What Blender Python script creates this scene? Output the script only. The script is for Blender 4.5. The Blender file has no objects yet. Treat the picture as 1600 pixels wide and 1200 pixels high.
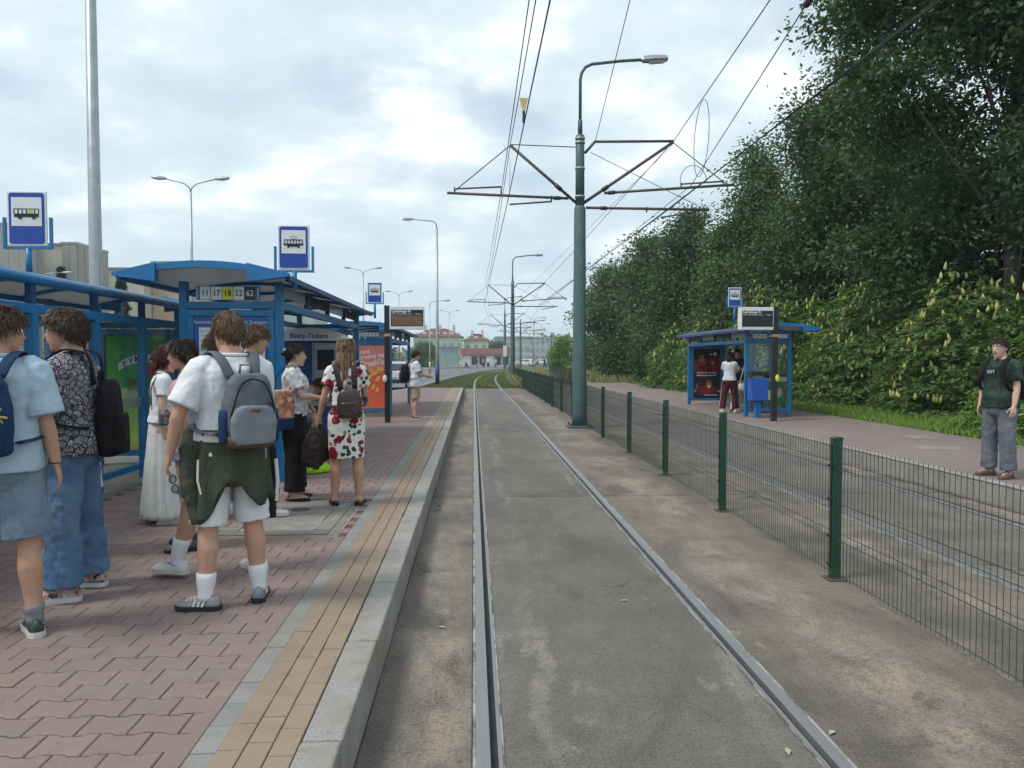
import bpy, bmesh, math, random
import numpy as np
from mathutils import Vector, Matrix, Euler
R = math.radians
rng = np.random.default_rng(7)
random.seed(7)
S = bpy.context.scene
C = S.collection

# ------------------------------------------------------------------ camera
cam_d = bpy.data.cameras.new('camera'); cam = bpy.data.objects.new('camera', cam_d); C.objects.link(cam)
cam.location = (0, 0, 1.70)
cam.rotation_euler = (R(90 - 1.99), 0, R(-2.99))
cam_d.sensor_width = 36; cam_d.lens = 36 * 1150 / 1600
cam_d.clip_start = 0.05; cam_d.clip_end = 3000
S.camera = cam

# ------------------------------------------------------------------ sky, sun, exposure
SUN_EL, SUN_AZ = R(56), R(-112)          # azimuth measured from +Y towards +X
world = bpy.data.worlds.new('World'); S.world = world; world.use_nodes = True
nt = world.node_tree; nt.nodes.clear()
def wn(t, **kw):
    n = nt.nodes.new(t)
    for k, v in kw.items(): setattr(n, k, v)
    return n
wo = wn('ShaderNodeOutputWorld'); bg = wn('ShaderNodeBackground'); bg.inputs['Strength'].default_value = 0.1
sky = wn('ShaderNodeTexSky', sky_type='NISHITA', sun_disc=False, sun_elevation=SUN_EL, sun_rotation=SUN_AZ)
sky.air_density = 1.0; sky.dust_density = 1.0
tc = wn('ShaderNodeTexCoord'); sep = wn('ShaderNodeSeparateXYZ'); nt.links.new(tc.outputs['Generated'], sep.inputs[0])
def wm(op, a, b=None, clamp=False):
    n = wn('ShaderNodeMath', operation=op, use_clamp=clamp)
    for i, x in enumerate((a, b)):
        if x is None: continue
        if isinstance(x, (int, float)): n.inputs[i].default_value = x
        else: nt.links.new(x, n.inputs[i])
    return n.outputs[0]
zc = wm('MAXIMUM', sep.outputs[2], 0.0)
den = wm('ADD', zc, 0.22)
comb = wn('ShaderNodeCombineXYZ')
nt.links.new(wm('DIVIDE', sep.outputs[0], den), comb.inputs[0]); nt.links.new(wm('DIVIDE', sep.outputs[1], den), comb.inputs[1])
def wnoise(scale, detail, rough, off, dist=0.0):
    mp = wn('ShaderNodeMapping'); mp.inputs['Location'].default_value = off; nt.links.new(comb.outputs[0], mp.inputs[0])
    n = wn('ShaderNodeTexNoise'); n.inputs['Scale'].default_value = scale; n.inputs['Detail'].default_value = detail
    n.inputs['Roughness'].default_value = rough; n.inputs['Distortion'].default_value = dist
    nt.links.new(mp.outputs[0], n.inputs['Vector']); return n.outputs[0]
def wramp(fac, stops):
    r = wn('ShaderNodeValToRGB'); e = r.color_ramp.elements
    while len(e) < len(stops): e.new(0.5)
    for i, (p, c) in enumerate(stops): e[i].position = p; e[i].color = (*c, 1)
    nt.links.new(fac, r.inputs[0]); return r.outputs[0]
n1 = wnoise(1.9, 10, 0.56, (3.1, 0.75, 0.0), 0.15)
n2 = wnoise(3.6, 6, 0.55, (1.3, 4.2, 2.0), 0.1)
cl = wm('ADD', wm('MULTIPLY', n1, 0.72), wm('MULTIPLY', n2, 0.28))
CL = 9.7
cloud = wramp(cl, [(0.34, (0.475, 0.59, 0.665)), (0.44, (0.535, 0.645, 0.71)), (0.51, (0.60, 0.70, 0.755)), (0.565, (0.75, 0.825, 0.86)), (0.615, (0.90, 0.93, 0.94))])
gap = wramp(wnoise(1.7, 5, 0.5, (7.7, 2.1, 5.0), 0.2), [(0.54, (1, 1, 1)), (0.64, (0.72, 0.72, 0.72))])
cs = wn('ShaderNodeVectorMath', operation='SCALE'); cs.inputs['Scale'].default_value = CL; nt.links.new(cloud, cs.inputs[0])
mx = wn('ShaderNodeMix', data_type='RGBA'); nt.links.new(gap, mx.inputs[0])
nt.links.new(sky.outputs[0], mx.inputs[6]); nt.links.new(cs.outputs[0], mx.inputs[7])
# flat pale veil towards the horizon
hz = wn('ShaderNodeMix', data_type='RGBA'); hz.inputs[7].default_value = (4.75, 5.85, 6.55, 1)
nt.links.new(wm('SUBTRACT', 1.0, wm('MULTIPLY', zc, 3.6), clamp=True), hz.inputs[0]); nt.links.new(mx.outputs[2], hz.inputs[6])
nt.links.new(hz.outputs[2], bg.inputs[0]); nt.links.new(bg.outputs[0], wo.inputs[0])
sun_d = bpy.data.lights.new('sun', 'SUN'); sun_d.energy = 1.7; sun_d.angle = R(14); sun_d.color = (1, 0.96, 0.9)
sun = bpy.data.objects.new('sun', sun_d); C.objects.link(sun); sun.location = (0, 0, 40)
sdir = Vector((math.sin(SUN_AZ) * math.cos(SUN_EL), math.cos(SUN_AZ) * math.cos(SUN_EL), math.sin(SUN_EL)))
sun.rotation_euler = sdir.to_track_quat('Z', 'Y').to_euler()
S.view_settings.view_transform = 'Standard'; S.view_settings.look = 'None'; S.view_settings.exposure = 0.46; S.view_settings.gamma = 1.0
S.view_settings.use_curve_mapping = False
S.render.engine = 'CYCLES'
S.cycles.max_bounces = 6; S.cycles.diffuse_bounces = 2; S.cycles.glossy_bounces = 2; S.cycles.transmission_bounces = 4
S.cycles.transparent_max_bounces = 16; S.cycles.use_denoising = True; S.cycles.caustics_reflective = False; S.cycles.caustics_refractive = False
S.cycles.volume_bounces = 0; HAZE = 0.0006; S.cycles.use_adaptive_sampling = True; S.cycles.adaptive_threshold = 0.03
world.cycles.sampling_method = 'MANUAL'; world.cycles.sample_map_resolution = 512

# ------------------------------------------------------------------ helpers
class MB:
    """collects verts and faces, then links them as one mesh object"""
    def __init__(s): s.v = []; s.f = []; s.m = []; s.n = 0
    def add(s, v, f, m=0):
        v = np.asarray(v, float).reshape(-1, 3); s.v.append(v)
        o = s.n
        for q in f: s.f.append([i + o for i in q]); s.m.append(m)
        s.n += len(v); return s
    def box(s, x0, x1, y0, y1, z0, z1, m=0):
        v = [(x0,y0,z0),(x1,y0,z0),(x1,y1,z0),(x0,y1,z0),(x0,y0,z1),(x1,y0,z1),(x1,y1,z1),(x0,y1,z1)]
        return s.add(v, [(0,3,2,1),(4,5,6,7),(0,1,5,4),(1,2,6,5),(2,3,7,6),(3,0,4,7)], m)
    def loft(s, rings, m=0, caps=True, closed=False):
        n = len(rings[0]); v = np.concatenate([np.asarray(r, float) for r in rings]); f = []
        K = len(rings)
        for k in range(K - (0 if closed else 1)):
            a, b = k * n, ((k + 1) % K) * n
            for i in range(n):
                j = (i + 1) % n; f.append((a + i, a + j, b + j, b + i))
        if caps and not closed:
            f.append(tuple(range(n - 1, -1, -1))); f.append(tuple((K - 1) * n + i for i in range(n)))
        return s.add(v, f, m)
    def tube(s, pts, r, n=8, m=0, caps=True, ref=(1, 0, 0), flat=1.0):
        pts = [np.asarray(p, float) for p in pts]; K = len(pts)
        rr = r if hasattr(r, '__len__') else [r] * K
        rings = []
        ref = np.asarray(ref, float)
        for k in range(K):
            t = pts[min(k + 1, K - 1)] - pts[max(k - 1, 0)]; t = t / (np.linalg.norm(t) + 1e-12)
            a = ref - t * (ref @ t)
            if np.linalg.norm(a) < 1e-3:
                a = np.array([0, 1.0, 0]) - t * t[1]
                if np.linalg.norm(a) < 1e-3: a = np.array([0, 0, 1.0]) - t * t[2]
            a /= np.linalg.norm(a); b = np.cross(t, a)
            ang = np.arange(n) * 2 * math.pi / n
            rx, ry = rr[k] if hasattr(rr[k], '__len__') else (rr[k], rr[k] * flat)
            rings.append(pts[k] + np.outer(np.cos(ang) * rx, a) + np.outer(np.sin(ang) * ry, b))
        return s.loft(rings, m, caps)
    def prism(s, poly, axis, a, b, m=0):
        """poly = 2D outline, extruded along axis from a to b"""
        n = len(poly); v = []
        for h in (a, b):
            for p, q in poly: v.append({'x': (h, p, q), 'y': (p, h, q), 'z': (p, q, h)}[axis])
        f = [tuple(range(n))[::-1], tuple(range(n, 2 * n))] + [(i, (i + 1) % n, n + (i + 1) % n, n + i) for i in range(n)]
        return s.add(v, f, m)
    def ell(s, c, r, n=12, k=8, m=0, rot=None):
        rings = []
        for i in range(k + 1):
            t = -math.pi / 2 + math.pi * i / k; t = max(min(t, 1.5), -1.5)
            a = np.arange(n) * 2 * math.pi / n
            p = np.stack([np.cos(a) * math.cos(t) * r[0], np.sin(a) * math.cos(t) * r[1], np.full(n, math.sin(t) * r[2])], 1)
            if rot is not None: p = p @ np.asarray(rot).T
            rings.append(p + np.asarray(c, float))
        return s.loft(rings, m)
    def mesh(s, name, smooth=False):
        me = bpy.data.meshes.new(name)
        v = np.concatenate(s.v) if s.v else np.zeros((0, 3))
        me.from_pydata(v.tolist(), [], s.f)
        if any(s.m): me.polygons.foreach_set('material_index', s.m)
        if smooth: me.polygons.foreach_set('use_smooth', [True] * len(me.polygons))
        me.update(); return me
    def build(s, name, mat, parent=None, smooth=False, bevel=0, loc=None, fix=True):
        me = s.mesh(name, smooth)
        if fix:
            bm = bmesh.new(); bm.from_mesh(me); bmesh.ops.recalc_face_normals(bm, faces=bm.faces); bm.to_mesh(me); bm.free()
        return obj(name, me, mat, parent, bevel, loc)
def obj(name, me, mat=None, parent=None, bevel=0, loc=None, rz=0):
    o = bpy.data.objects.new(name, me); C.objects.link(o)
    if mat is not None and me is not None and not me.materials:
        for q in (mat if isinstance(mat, (list, tuple)) else [mat]): me.materials.append(q)
    if parent: o.parent = parent
    if loc is not None: o.location = loc
    if rz: o.rotation_euler = (0, 0, rz)
    if bevel:
        b = o.modifiers.new('bevel', 'BEVEL'); b.width = bevel; b.segments = 2; b.limit_method = 'ANGLE'; b.harden_normals = False
    return o
def tag(o, label, cat, group=None, kind=None):
    if label: o['label'] = label
    if cat: o['category'] = cat
    if group: o['group'] = group
    if kind: o['kind'] = kind
    return o
def struct(o, kind='structure'): o['kind'] = kind; return o
def thing(name, label, cat, loc=(0, 0, 0), rz=0, group=None):
    o = bpy.data.objects.new(name, None); C.objects.link(o); o.location = loc; o.rotation_euler = (0, 0, rz)
    o.empty_display_size = 0.1
    return tag(o, label, cat, group)
def copy_tree(o, parent=None):
    c = o.copy(); C.objects.link(c)
    if parent is not None: c.parent = parent
    for ch in list(o.children): copy_tree(ch, c)
    return c
def text(s, size, mat, parent, loc, rot=(R(90), 0, 0), align='CENTER', name='lettering', bold=0.0, sx=1.0, ext=0.0006):
    cu = bpy.data.curves.new(name, 'FONT'); cu.body = s; cu.size = size; cu.align_x = align; cu.align_y = 'CENTER'
    cu.extrude = ext; cu.offset = bold; cu.resolution_u = 2
    o = bpy.data.objects.new(name, cu); C.objects.link(o); o.parent = parent; o.location = loc; o.rotation_euler = rot; o.scale = (sx, 1, 1)
    TEXTS.append((o, mat)); return o
TEXTS = []
def bake_texts():
    dg = bpy.context.evaluated_depsgraph_get()
    for o, mat in TEXTS:
        me = bpy.data.meshes.new_from_object(o.evaluated_get(dg)); me.materials.clear(); me.materials.append(mat)
        q = bpy.data.objects.new('lettering', me); C.objects.link(q); q.parent = o.parent; q.location = o.location; q.rotation_euler = o.rotation_euler; q.scale = o.scale; q['kind'] = 'stuff'
    for o, mat in TEXTS: bpy.data.objects.remove(o)
    TEXTS.clear()

# ------------------------------------------------------------------ materials
class NT:
    def __init__(s, name):
        s.m = bpy.data.materials.new(name); s.m.use_nodes = True; s.t = s.m.node_tree; s.t.nodes.clear()
        s.out = s.n('ShaderNodeOutputMaterial')
    def n(s, t, **kw):
        q = s.t.nodes.new(t)
        for k, v in kw.items(): setattr(q, k, v)
        return q
    def l(s, a, b): s.t.links.new(a, b)
    def val(s, inp, x):
        if isinstance(x, (int, float)): inp.default_value = x
        elif isinstance(x, (tuple, list)): inp.default_value = (*x, 1) if len(x) == 3 and len(inp.default_value) == 4 else x
        else: s.l(x, inp)
    def co(s, kind='Object', scale=None, loc=None, rot=None):
        if not hasattr(s, '_tc'): s._tc = s.n('ShaderNodeTexCoord')
        o = s._tc.outputs[kind]
        if getattr(s, 'world', False):                       # same pattern across separate pieces: use world position
            if not hasattr(s, '_gp'): s._gp = s.n('ShaderNodeNewGeometry')
            o = s._gp.outputs['Position']
        if scale is None and loc is None and rot is None: return o
        mp = s.n('ShaderNodeMapping'); s.l(o, mp.inputs[0])
        if scale is not None: mp.inputs['Scale'].default_value = scale
        if loc is not None: mp.inputs['Location'].default_value = loc
        if rot is not None: mp.inputs['Rotation'].default_value = rot
        return mp.outputs[0]
    def noise(s, scale, detail=4, rough=0.55, vec=None, dist=0.0, color=False):
        q = s.n('ShaderNodeTexNoise'); q.inputs['Scale'].default_value = scale; q.inputs['Detail'].default_value = detail
        q.inputs['Roughness'].default_value = rough; q.inputs['Distortion'].default_value = dist
        s.l(vec if vec is not None else s.co(), q.inputs['Vector']); return q.outputs[1 if color else 0]
    def voro(s, scale, vec=None, feature='F1', rnd=1.0, out='Distance'):
        q = s.n('ShaderNodeTexVoronoi', feature=feature); q.inputs['Scale'].default_value = scale; q.inputs['Randomness'].default_value = rnd
        s.l(vec if vec is not None else s.co(), q.inputs['Vector']); return q.outputs[out]
    def math(s, op, a, b=0.0, clamp=False):
        q = s.n('ShaderNodeMath', operation=op, use_clamp=clamp); s.val(q.inputs[0], a); s.val(q.inputs[1], b); return q.outputs[0]
    def ramp(s, fac, stops, interp='LINEAR'):
        r = s.n('ShaderNodeValToRGB'); e = r.color_ramp.elements; r.color_ramp.interpolation = interp
        while len(e) < len(stops): e.new(0.5)
        for i, (p, c) in enumerate(stops):
            e[i].position = p; c = (c, c, c) if isinstance(c, (int, float)) else c; e[i].color = (*c, 1)
        s.l(fac, r.inputs[0]); return r.outputs[0]
    def mix(s, f, a, b, mode='MIX'):
        q = s.n('ShaderNodeMix', data_type='RGBA', blend_type=mode); s.val(q.inputs[0], f); s.val(q.inputs[6], a); s.val(q.inputs[7], b); return q.outputs[2]
    def bump(s, h, strength=0.3, dist=0.01):
        q = s.n('ShaderNodeBump'); q.inputs['Strength'].default_value = strength; q.inputs['Distance'].default_value = dist; s.l(h, q.inputs['Height']); return q.outputs[0]
    def pbr(s, col, rough=0.6, metal=0.0, normal=None, spec=0.5, **kw):
        p = s.n('ShaderNodeBsdfPrincipled'); s.val(p.inputs['Base Color'], col); s.val(p.inputs['Roughness'], rough); s.val(p.inputs['Metallic'], metal)
        p.inputs['Specular IOR Level'].default_value = spec
        if normal is not None: s.l(normal, p.inputs['Normal'])
        for k, v in kw.items(): s.val(p.inputs[k.replace('_', ' ')], v)
        s.l(p.outputs[0], s.out.inputs[0]); s.p = p; return s.m
    def rnd(s):
        """one value per piece: per mesh island and per object"""
        g = s.n('ShaderNodeNewGeometry'); o = s.n('ShaderNodeObjectInfo')
        return s.math('FRACT', s.math('ADD', g.outputs['Random Per Island'], o.outputs['Random']))
def sc(c, k): return tuple(min(1, x * k) for x in c)
def simple(name, c, rough=0.55, metal=0.0, var=0.18, scale=6.0, bump=0.0, bscale=60.0, spec=0.5, dirt=None):
    n = NT(name)
    f = n.noise(scale, 5, 0.6)
    col = n.mix(n.ramp(f, [(0.3, 0), (0.7, 1)]), sc(c, 1 - var), sc(c, 1 + var))
    if dirt: col = n.mix(n.ramp(n.noise(dirt[1], 6, 0.65), [(0.48, 0), (0.68, dirt[2])]), col, dirt[0])
    nm = n.bump(n.noise(bscale, 3), bump, 0.01) if bump else None
    rg = n.math('ADD', n.math('MULTIPLY', n.noise(scale * 3), 0.16), rough - 0.08)
    return n.pbr(col, rg, metal, nm, spec)
def emis(name, c, k):
    n = NT(name); e = n.n('ShaderNodeEmission'); e.inputs[0].default_value = (*c, 1); e.inputs[1].default_value = k; n.l(e.outputs[0], n.out.inputs[0]); return n.m
def glass(name, tint=(0.93, 0.955, 0.955), gl=1.0):
    n = NT(name); t = n.n('ShaderNodeBsdfTransparent'); t.inputs[0].default_value = (*tint, 1)
    g = n.n('ShaderNodeBsdfGlossy'); g.inputs['Roughness'].default_value = 0.03; g.inputs[0].default_value = (gl, gl, gl, 1)
    lw = n.n('ShaderNodeLayerWeight'); fac = n.math('ADD', n.math('MULTIPLY', n.math('POWER', lw.outputs['Facing'], 4.0), 0.45), 0.04)
    m = n.n('ShaderNodeMixShader'); n.l(fac, m.inputs[0]); n.l(t.outputs[0], m.inputs[1]); n.l(g.outputs[0], m.inputs[2]); n.l(m.outputs[0], n.out.inputs[0]); return n.m
M = {}
M['blue'] = simple('blue_paint', (0.010, 0.165, 0.40), 0.38, 0, 0.12, 3, dirt=((0.06, 0.11, 0.18), 5, 0.35))
M['blue_d'] = simple('dark_blue_paint', (0.012, 0.05, 0.16), 0.42, 0, 0.12, 3)
M['sign_blue'] = simple('sign_blue', (0.012, 0.06, 0.36), 0.4, 0, 0.06, 3)
M['white'] = simple('white_paint', (0.74, 0.76, 0.78), 0.45, 0, 0.05, 3)
M['paper'] = simple('paper', (0.72, 0.74, 0.74), 0.7, 0, 0.06, 8)
M['black'] = simple('black_paint', (0.012, 0.013, 0.016), 0.45, 0, 0.2, 5)
M['dark'] = simple('dark_plastic', (0.02, 0.022, 0.025), 0.5, 0, 0.2, 8)
M['yellow'] = simple('yellow_plate', (0.72, 0.72, 0.05), 0.5, 0, 0.05, 4)
M['mast'] = simple('mast_green', (0.06, 0.122, 0.122), 0.5, 0, 0.15, 2.5, dirt=((0.11, 0.15, 0.145), 3, 0.5))
M['fence'] = simple('fence_green', (0.012, 0.062, 0.038), 0.42, 0, 0.15, 5)
M['wire'] = simple('fence_wire', (0.024, 0.043, 0.036), 0.5, 0, 0.15, 20)
M['cable'] = simple('cable', (0.02, 0.022, 0.024), 0.6, 0, 0.1, 4)
M['steel'] = simple('galvanised', (0.36, 0.39, 0.41), 0.45, 0.55, 0.14, 5)
M['brown_rust'] = simple('bracket_tube', (0.10, 0.085, 0.08), 0.55, 0.2, 0.25, 8)
M['ceramic'] = simple('insulator', (0.03, 0.025, 0.022), 0.3, 0, 0.1, 8)
M['glass'] = glass('clear_glass')
M['glass_d'] = glass('dark_glass', (0.5, 0.55, 0.57))
n = NT('roof_sheet')   # twin-wall translucent roofing
co_ = n.co(scale=(1, 30, 1)); w = n.noise(8, 2, 0.5, co_)
t_ = n.n('ShaderNodeBsdfTranslucent'); t_.inputs[0].default_value = (0.42, 0.43, 0.43, 1)
d_ = n.n('ShaderNodeBsdfPrincipled'); d_.inputs['Roughness'].default_value = 0.35; n.l(n.mix(w, (0.2, 0.21, 0.21), (0.3, 0.3, 0.3)), d_.inputs['Base Color'])
m_ = n.n('ShaderNodeMixShader'); m_.inputs[0].default_value = 0.5; n.l(t_.outputs[0], m_.inputs[1]); n.l(d_.outputs[0], m_.inputs[2]); n.l(m_.outputs[0], n.out.inputs[0]); M['roof_sheet'] = n.m
n = NT('frosted_band'); t_ = n.n('ShaderNodeBsdfTransparent'); d_ = n.n('ShaderNodeBsdfPrincipled'); d_.inputs['Base Color'].default_value = (0.32, 0.38, 0.4, 1)
m_ = n.n('ShaderNodeMixShader'); m_.inputs[0].default_value = 0.75; n.l(t_.outputs[0], m_.inputs[1]); n.l(d_.outputs[0], m_.inputs[2]); n.l(m_.outputs[0], n.out.inputs[0]); M['frost'] = n.m
M['wood'] = simple('bench_wood', (0.2, 0.15, 0.1), 0.6, 0, 0.25, 9)
M['skin'] = simple('skin', (0.50, 0.29, 0.20), 0.58, 0, 0.11, 11, 0.12, 150, dirt=((.50, .22, .15), 6, .35))
M['skin_l'] = simple('skin_light', (0.60, 0.38, 0.29), 0.58, 0, 0.09, 11, 0.12, 150, dirt=((.56, .29, .22), 6, .35))
# ================================================================== setting
PZ = 0.24                                     # platform level above the track bed
def bend(y): return 0.0010 * max(0.0, y - 45.0) ** 2
RY = [-8, 10, 25, 37, 44, 66, 88, 102, 130, 170, 230, 320]
RX = [-6.6, -6.2, -4.6, -3.15, -2.9, -1.5, 0.6, 3.0, 8.5, 18, 36, 70]
def road_r(y): return float(np.interp(y, RY, RX))
def sheet(name, pts, mat, z=None, parent=None, kind='structure'):
    """strip from list of (xl, xr, y, z)"""
    v = []; f = []
    for i, (a, b, y, zz) in enumerate(pts):
        v += [(a, y, zz), (b, y, zz)]
        if i: f.append((2 * i - 2, 2 * i - 1, 2 * i + 1, 2 * i))
    mb = MB(); mb.add(v, f); o = mb.build(name, mat, parent)
    if not parent: o['kind'] = kind
    return o
# ---- materials of the ground
n = NT('verge_ground'); a = n.noise(0.5, 6); b = n.noise(9, 5)
col = n.mix(n.ramp(a, [(0.35, 0), (0.65, 1)]), (0.06, 0.10, 0.025), (0.10, 0.145, 0.04)); col = n.mix(n.ramp(b, [(0.5, 0), (0.75, 0.6)]), col, (0.12, 0.11, 0.06))
M['verge'] = n.pbr(col, 0.9, 0, n.bump(b, 0.8, 0.05), 0.2)
n = NT('asphalt'); a = n.noise(0.25, 5, 0.6, n.co(scale=(1, 0.25, 1))); b = n.noise(160, 2)
col = n.mix(a, (0.10, 0.11, 0.12), (0.17, 0.175, 0.185)); col = n.mix(0.25, col, n.mix(b, (0.05, 0.05, 0.05), (0.25, 0.25, 0.25)))
M['asphalt'] = n.pbr(col, 0.8, 0, n.bump(b, 0.3, 0.004), 0.3)
def bedmat(name, dark, light, sandy, bands):
    n = NT(name); sx = n.n('ShaderNodeSeparateXYZ'); n.l(n.co(), sx.inputs[0])
    lng = n.noise(0.9, 5, 0.62, n.co(scale=(1, 0.3, 1)), 0.5); med = n.noise(3.6, 6, 0.66, n.co(scale=(1, .6, 1)), 0.4); fine = n.noise(70, 4, 0.75); cross = n.noise(1.5, 4, 0.55, n.co(scale=(0.2, 1.0, 1), loc=(4, 1, 0)))
    mixer = n.math('ADD', n.math('MULTIPLY', lng, 0.45), n.math('ADD', n.math('MULTIPLY', med, 0.33), n.math('MULTIPLY', cross, 0.22)))
    col = n.mix(n.ramp(mixer, [(0.42, 0), (0.57, 1)]), dark, light)
    wob = n.math('ADD', sx.outputs[0], n.math('MULTIPLY', n.math('SUBTRACT', lng, .5), 1.1))
    acc = None
    for c, w in bands:                                     # sand swept into long drifts beside the rails
        g = n.math('MULTIPLY', n.math('SUBTRACT', wob, c), 1.0 / w); g = n.math('SUBTRACT', 1.0, n.math('MULTIPLY', g, g), clamp=True); acc = g if acc is None else n.math('MAXIMUM', acc, g)
    if acc is not None:
        col = n.mix(n.math('MULTIPLY', n.math('MULTIPLY', acc, n.math('MULTIPLY', n.ramp(n.noise(.55, 3, .5, n.co(loc=(1.7, 6.1, 0))), [(.42, .15), (.58, 1)]), n.ramp(n.math('ADD', n.math('MULTIPLY', med, .6), n.math('MULTIPLY', fine, .4)), [(.38, 0), (.60, 1)]))), .85), col, sandy)
    col = n.mix(n.ramp(n.noise(1.5, 6, 0.68, n.co(loc=(9, 3, 1), scale=(1, .55, 1)), 0.7), [(0.53, 0), (0.66, 0.7)]), col, sc(dark, 0.5))
    col = n.mix(n.ramp(n.noise(5.5, 5, .7, n.co(loc=(2, 8, 3), scale=(1, .4, 1))), [(.62, 0), (.70, .5)]), col, sandy)
    grain = n.noise(24, 5, .75); col = n.mix(n.ramp(grain, [(.50, 0), (.64, .6)]), col, sc(dark, .55)); col = n.mix(0.30, col, n.mix(n.ramp(fine, [(.3, 0), (.7, 1)]), (0.012, 0.011, 0.010), (0.38, 0.34, 0.30)))
    warp = n.n('ShaderNodeVectorMath', operation='MULTIPLY_ADD'); n.l(n.noise(2.5, 4, .6, color=True), warp.inputs[0]); warp.inputs[1].default_value = (.5, .5, 0); n.l(n.co(scale=(1, .7, 1)), warp.inputs[2])
    crack = n.voro(.42, warp.outputs[0], 'DISTANCE_TO_EDGE'); col = n.mix(n.math('MULTIPLY', n.ramp(crack, [(.002, .8), (.006, 0)]), n.ramp(n.noise(.8, 2), [(.54, 0), (.62, 1)])), col, (.03, .027, .024))
    h = n.math('ADD', n.math('MULTIPLY', grain, 0.5), n.math('MULTIPLY', med, 0.8))
    return n.pbr(col, n.ramp(med, [(0.3, 0.7), (0.7, 0.9)]), 0, n.bump(h, 0.4, 0.010), 0.3)
M['bed_mid'] = bedmat('bed_concrete', (0.078, 0.071, 0.064), (0.158, 0.143, 0.128), (0.32, 0.285, 0.245), [(0.36, .07), (1.38, .06)])
M['bed_side'] = bedmat('bed_sandy_concrete', (0.066, 0.056, 0.048), (0.19, 0.158, 0.123), (0.40, 0.325, 0.245), [(2.15, .42), (-.18, .22), (3.45, .35), (5.8, .2)])
n = NT('rail_steel'); a = n.noise(2.2, 5, 0.6, n.co(scale=(30, 0.6, 1)))
M['rail'] = n.pbr(n.mix(a, (0.17, 0.17, 0.172), (0.29, 0.292, 0.297)), n.ramp(a, [(0.3, 0.38), (0.7, 0.55)]), 0.35)
M['groove'] = simple('rail_groove', (0.035, 0.03, 0.027), 0.8, 0, 0.4, 9)
n = NT('sealant'); a = n.noise(7, 5, 0.7, n.co(scale=(1, 0.5, 1)))
M['sealant'] = n.pbr(n.mix(n.ramp(a, [(0.42, 0), (0.56, 1)]), (0.11, 0.10, 0.09), (0.34, 0.325, 0.30)), 0.85, 0, n.bump(a, 0.4, 0.01))
def pavermat(name, c1, c2, worn):
    n = NT(name); n.world = True; r = n.rnd(); a = n.noise(0.7, 6, 0.6); f = n.noise(90, 4, 0.7); b = n.noise(5, 6, 0.65)
    col = n.mix(r, c1, c2); col = n.mix(n.ramp(a, [(0.42, 0), (0.66, 0.8)]), col, worn)
    col = n.mix(n.ramp(b, [(0.5, 0), (0.75, 0.5)]), col, sc(c1, 0.6)); col = n.mix(0.22, col, n.mix(f, (0.02, 0.02, 0.02), (0.45, 0.4, 0.38)))
    sp = n.voro(7, n.co(loc=(3, 1, 0))); col = n.mix(n.ramp(sp, [(.035, .55), (.06, 0)]), col, (.06, .05, .045)); sp2 = n.voro(4.3, n.co(loc=(8, 5, 0))); col = n.mix(n.ramp(sp2, [(.02, .6), (.03, 0)]), col, (.42, .38, .35))
    return n.pbr(col, n.ramp(b, [(0.3, 0.68), (0.7, 0.88)]), 0, n.bump(f, 0.35, 0.004), 0.35)
M['red'] = pavermat('red_paver', (0.20, 0.128, 0.117), (0.285, 0.18, 0.163), (0.225, 0.175, 0.16))
M['tan'] = pavermat('tan_brick', (0.285, 0.20, 0.13), (0.315, 0.222, 0.147), (0.25, 0.19, 0.14))
M['grey_p'] = pavermat('grey_paver', (0.20, 0.205, 0.195), (0.27, 0.275, 0.26), (0.22, 0.21, 0.19))
M['cobble'] = pavermat('grey_cobble', (0.17, 0.16, 0.145), (0.25, 0.235, 0.21), (0.21, 0.2, 0.18))
M['mortar'] = simple('joint_sand', (0.105, 0.085, 0.072), 0.95, 0, 0.35, 12)
n = NT('granite'); n.world = True; v1 = n.voro(260, out='Color'); f = n.noise(230, 3, 0.85); b = n.noise(3.4, 6, 0.65); r = n.rnd()
col = n.mix(n.ramp(f, [(0.38, 0), (0.62, 1)]), (0.13, 0.128, 0.12), (0.46, 0.45, 0.42)); col = n.mix(n.ramp(b, [(0.42, 0), (0.66, 0.75)]), col, (0.22, 0.185, 0.145)); zz = n.n('ShaderNodeSeparateXYZ'); n.l(n.co(), zz.inputs[0]); col = n.mix(n.ramp(n.math('ADD', zz.outputs[2], n.math('MULTIPLY', n.noise(5, 5, .7), .16)), [(-.06, .75), (.06, 0)]) if False else n.ramp(n.noise(9, 6, .75, n.co(loc=(4, 4, 4))), [(.55, 0), (.7, .7)]), col, (.12, .105, .085)); col = n.mix(n.math('MULTIPLY', r, 0.25), col, (0.28, 0.27, 0.26))
M['granite'] = n.pbr(col, 0.75, 0, n.bump(f, 0.3, 0.003), 0.35)
def brickfield(name, c1, c2, mort, bw, bh, off=0.5):
    n = NT(name); br = n.n('ShaderNodeTexBrick'); br.offset = off; br.inputs['Scale'].default_value = 1.0
    br.inputs['Color1'].default_value = (*c1, 1); br.inputs['Color2'].default_value = (*c2, 1); br.inputs['Mortar'].default_value = (*mort, 1)
    br.inputs['Mortar Size'].default_value = 0.006; br.inputs['Brick Width'].default_value = bw; br.inputs['Row Height'].default_value = bh
    n.l(n.co(), br.inputs['Vector']); a = n.noise(0.6, 6, 0.6); f = n.noise(60, 4)
    col = n.mix(n.ramp(a, [(0.4, 0), (0.68, 0.75)]), br.outputs[0], sc(c1, 0.78)); col = n.mix(0.18, col, n.mix(f, (0.03, 0.03, 0.03), (0.42, 0.4, 0.38)))
    return n.pbr(col, 0.85, 0, n.bump(br.outputs[1], -0.3, 0.004), 0.3)
M['red_far'] = brickfield('red_paving', (0.215, 0.145, 0.133), (0.25, 0.168, 0.155), (0.13, 0.10, 0.09), 0.2, 0.15)
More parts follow.
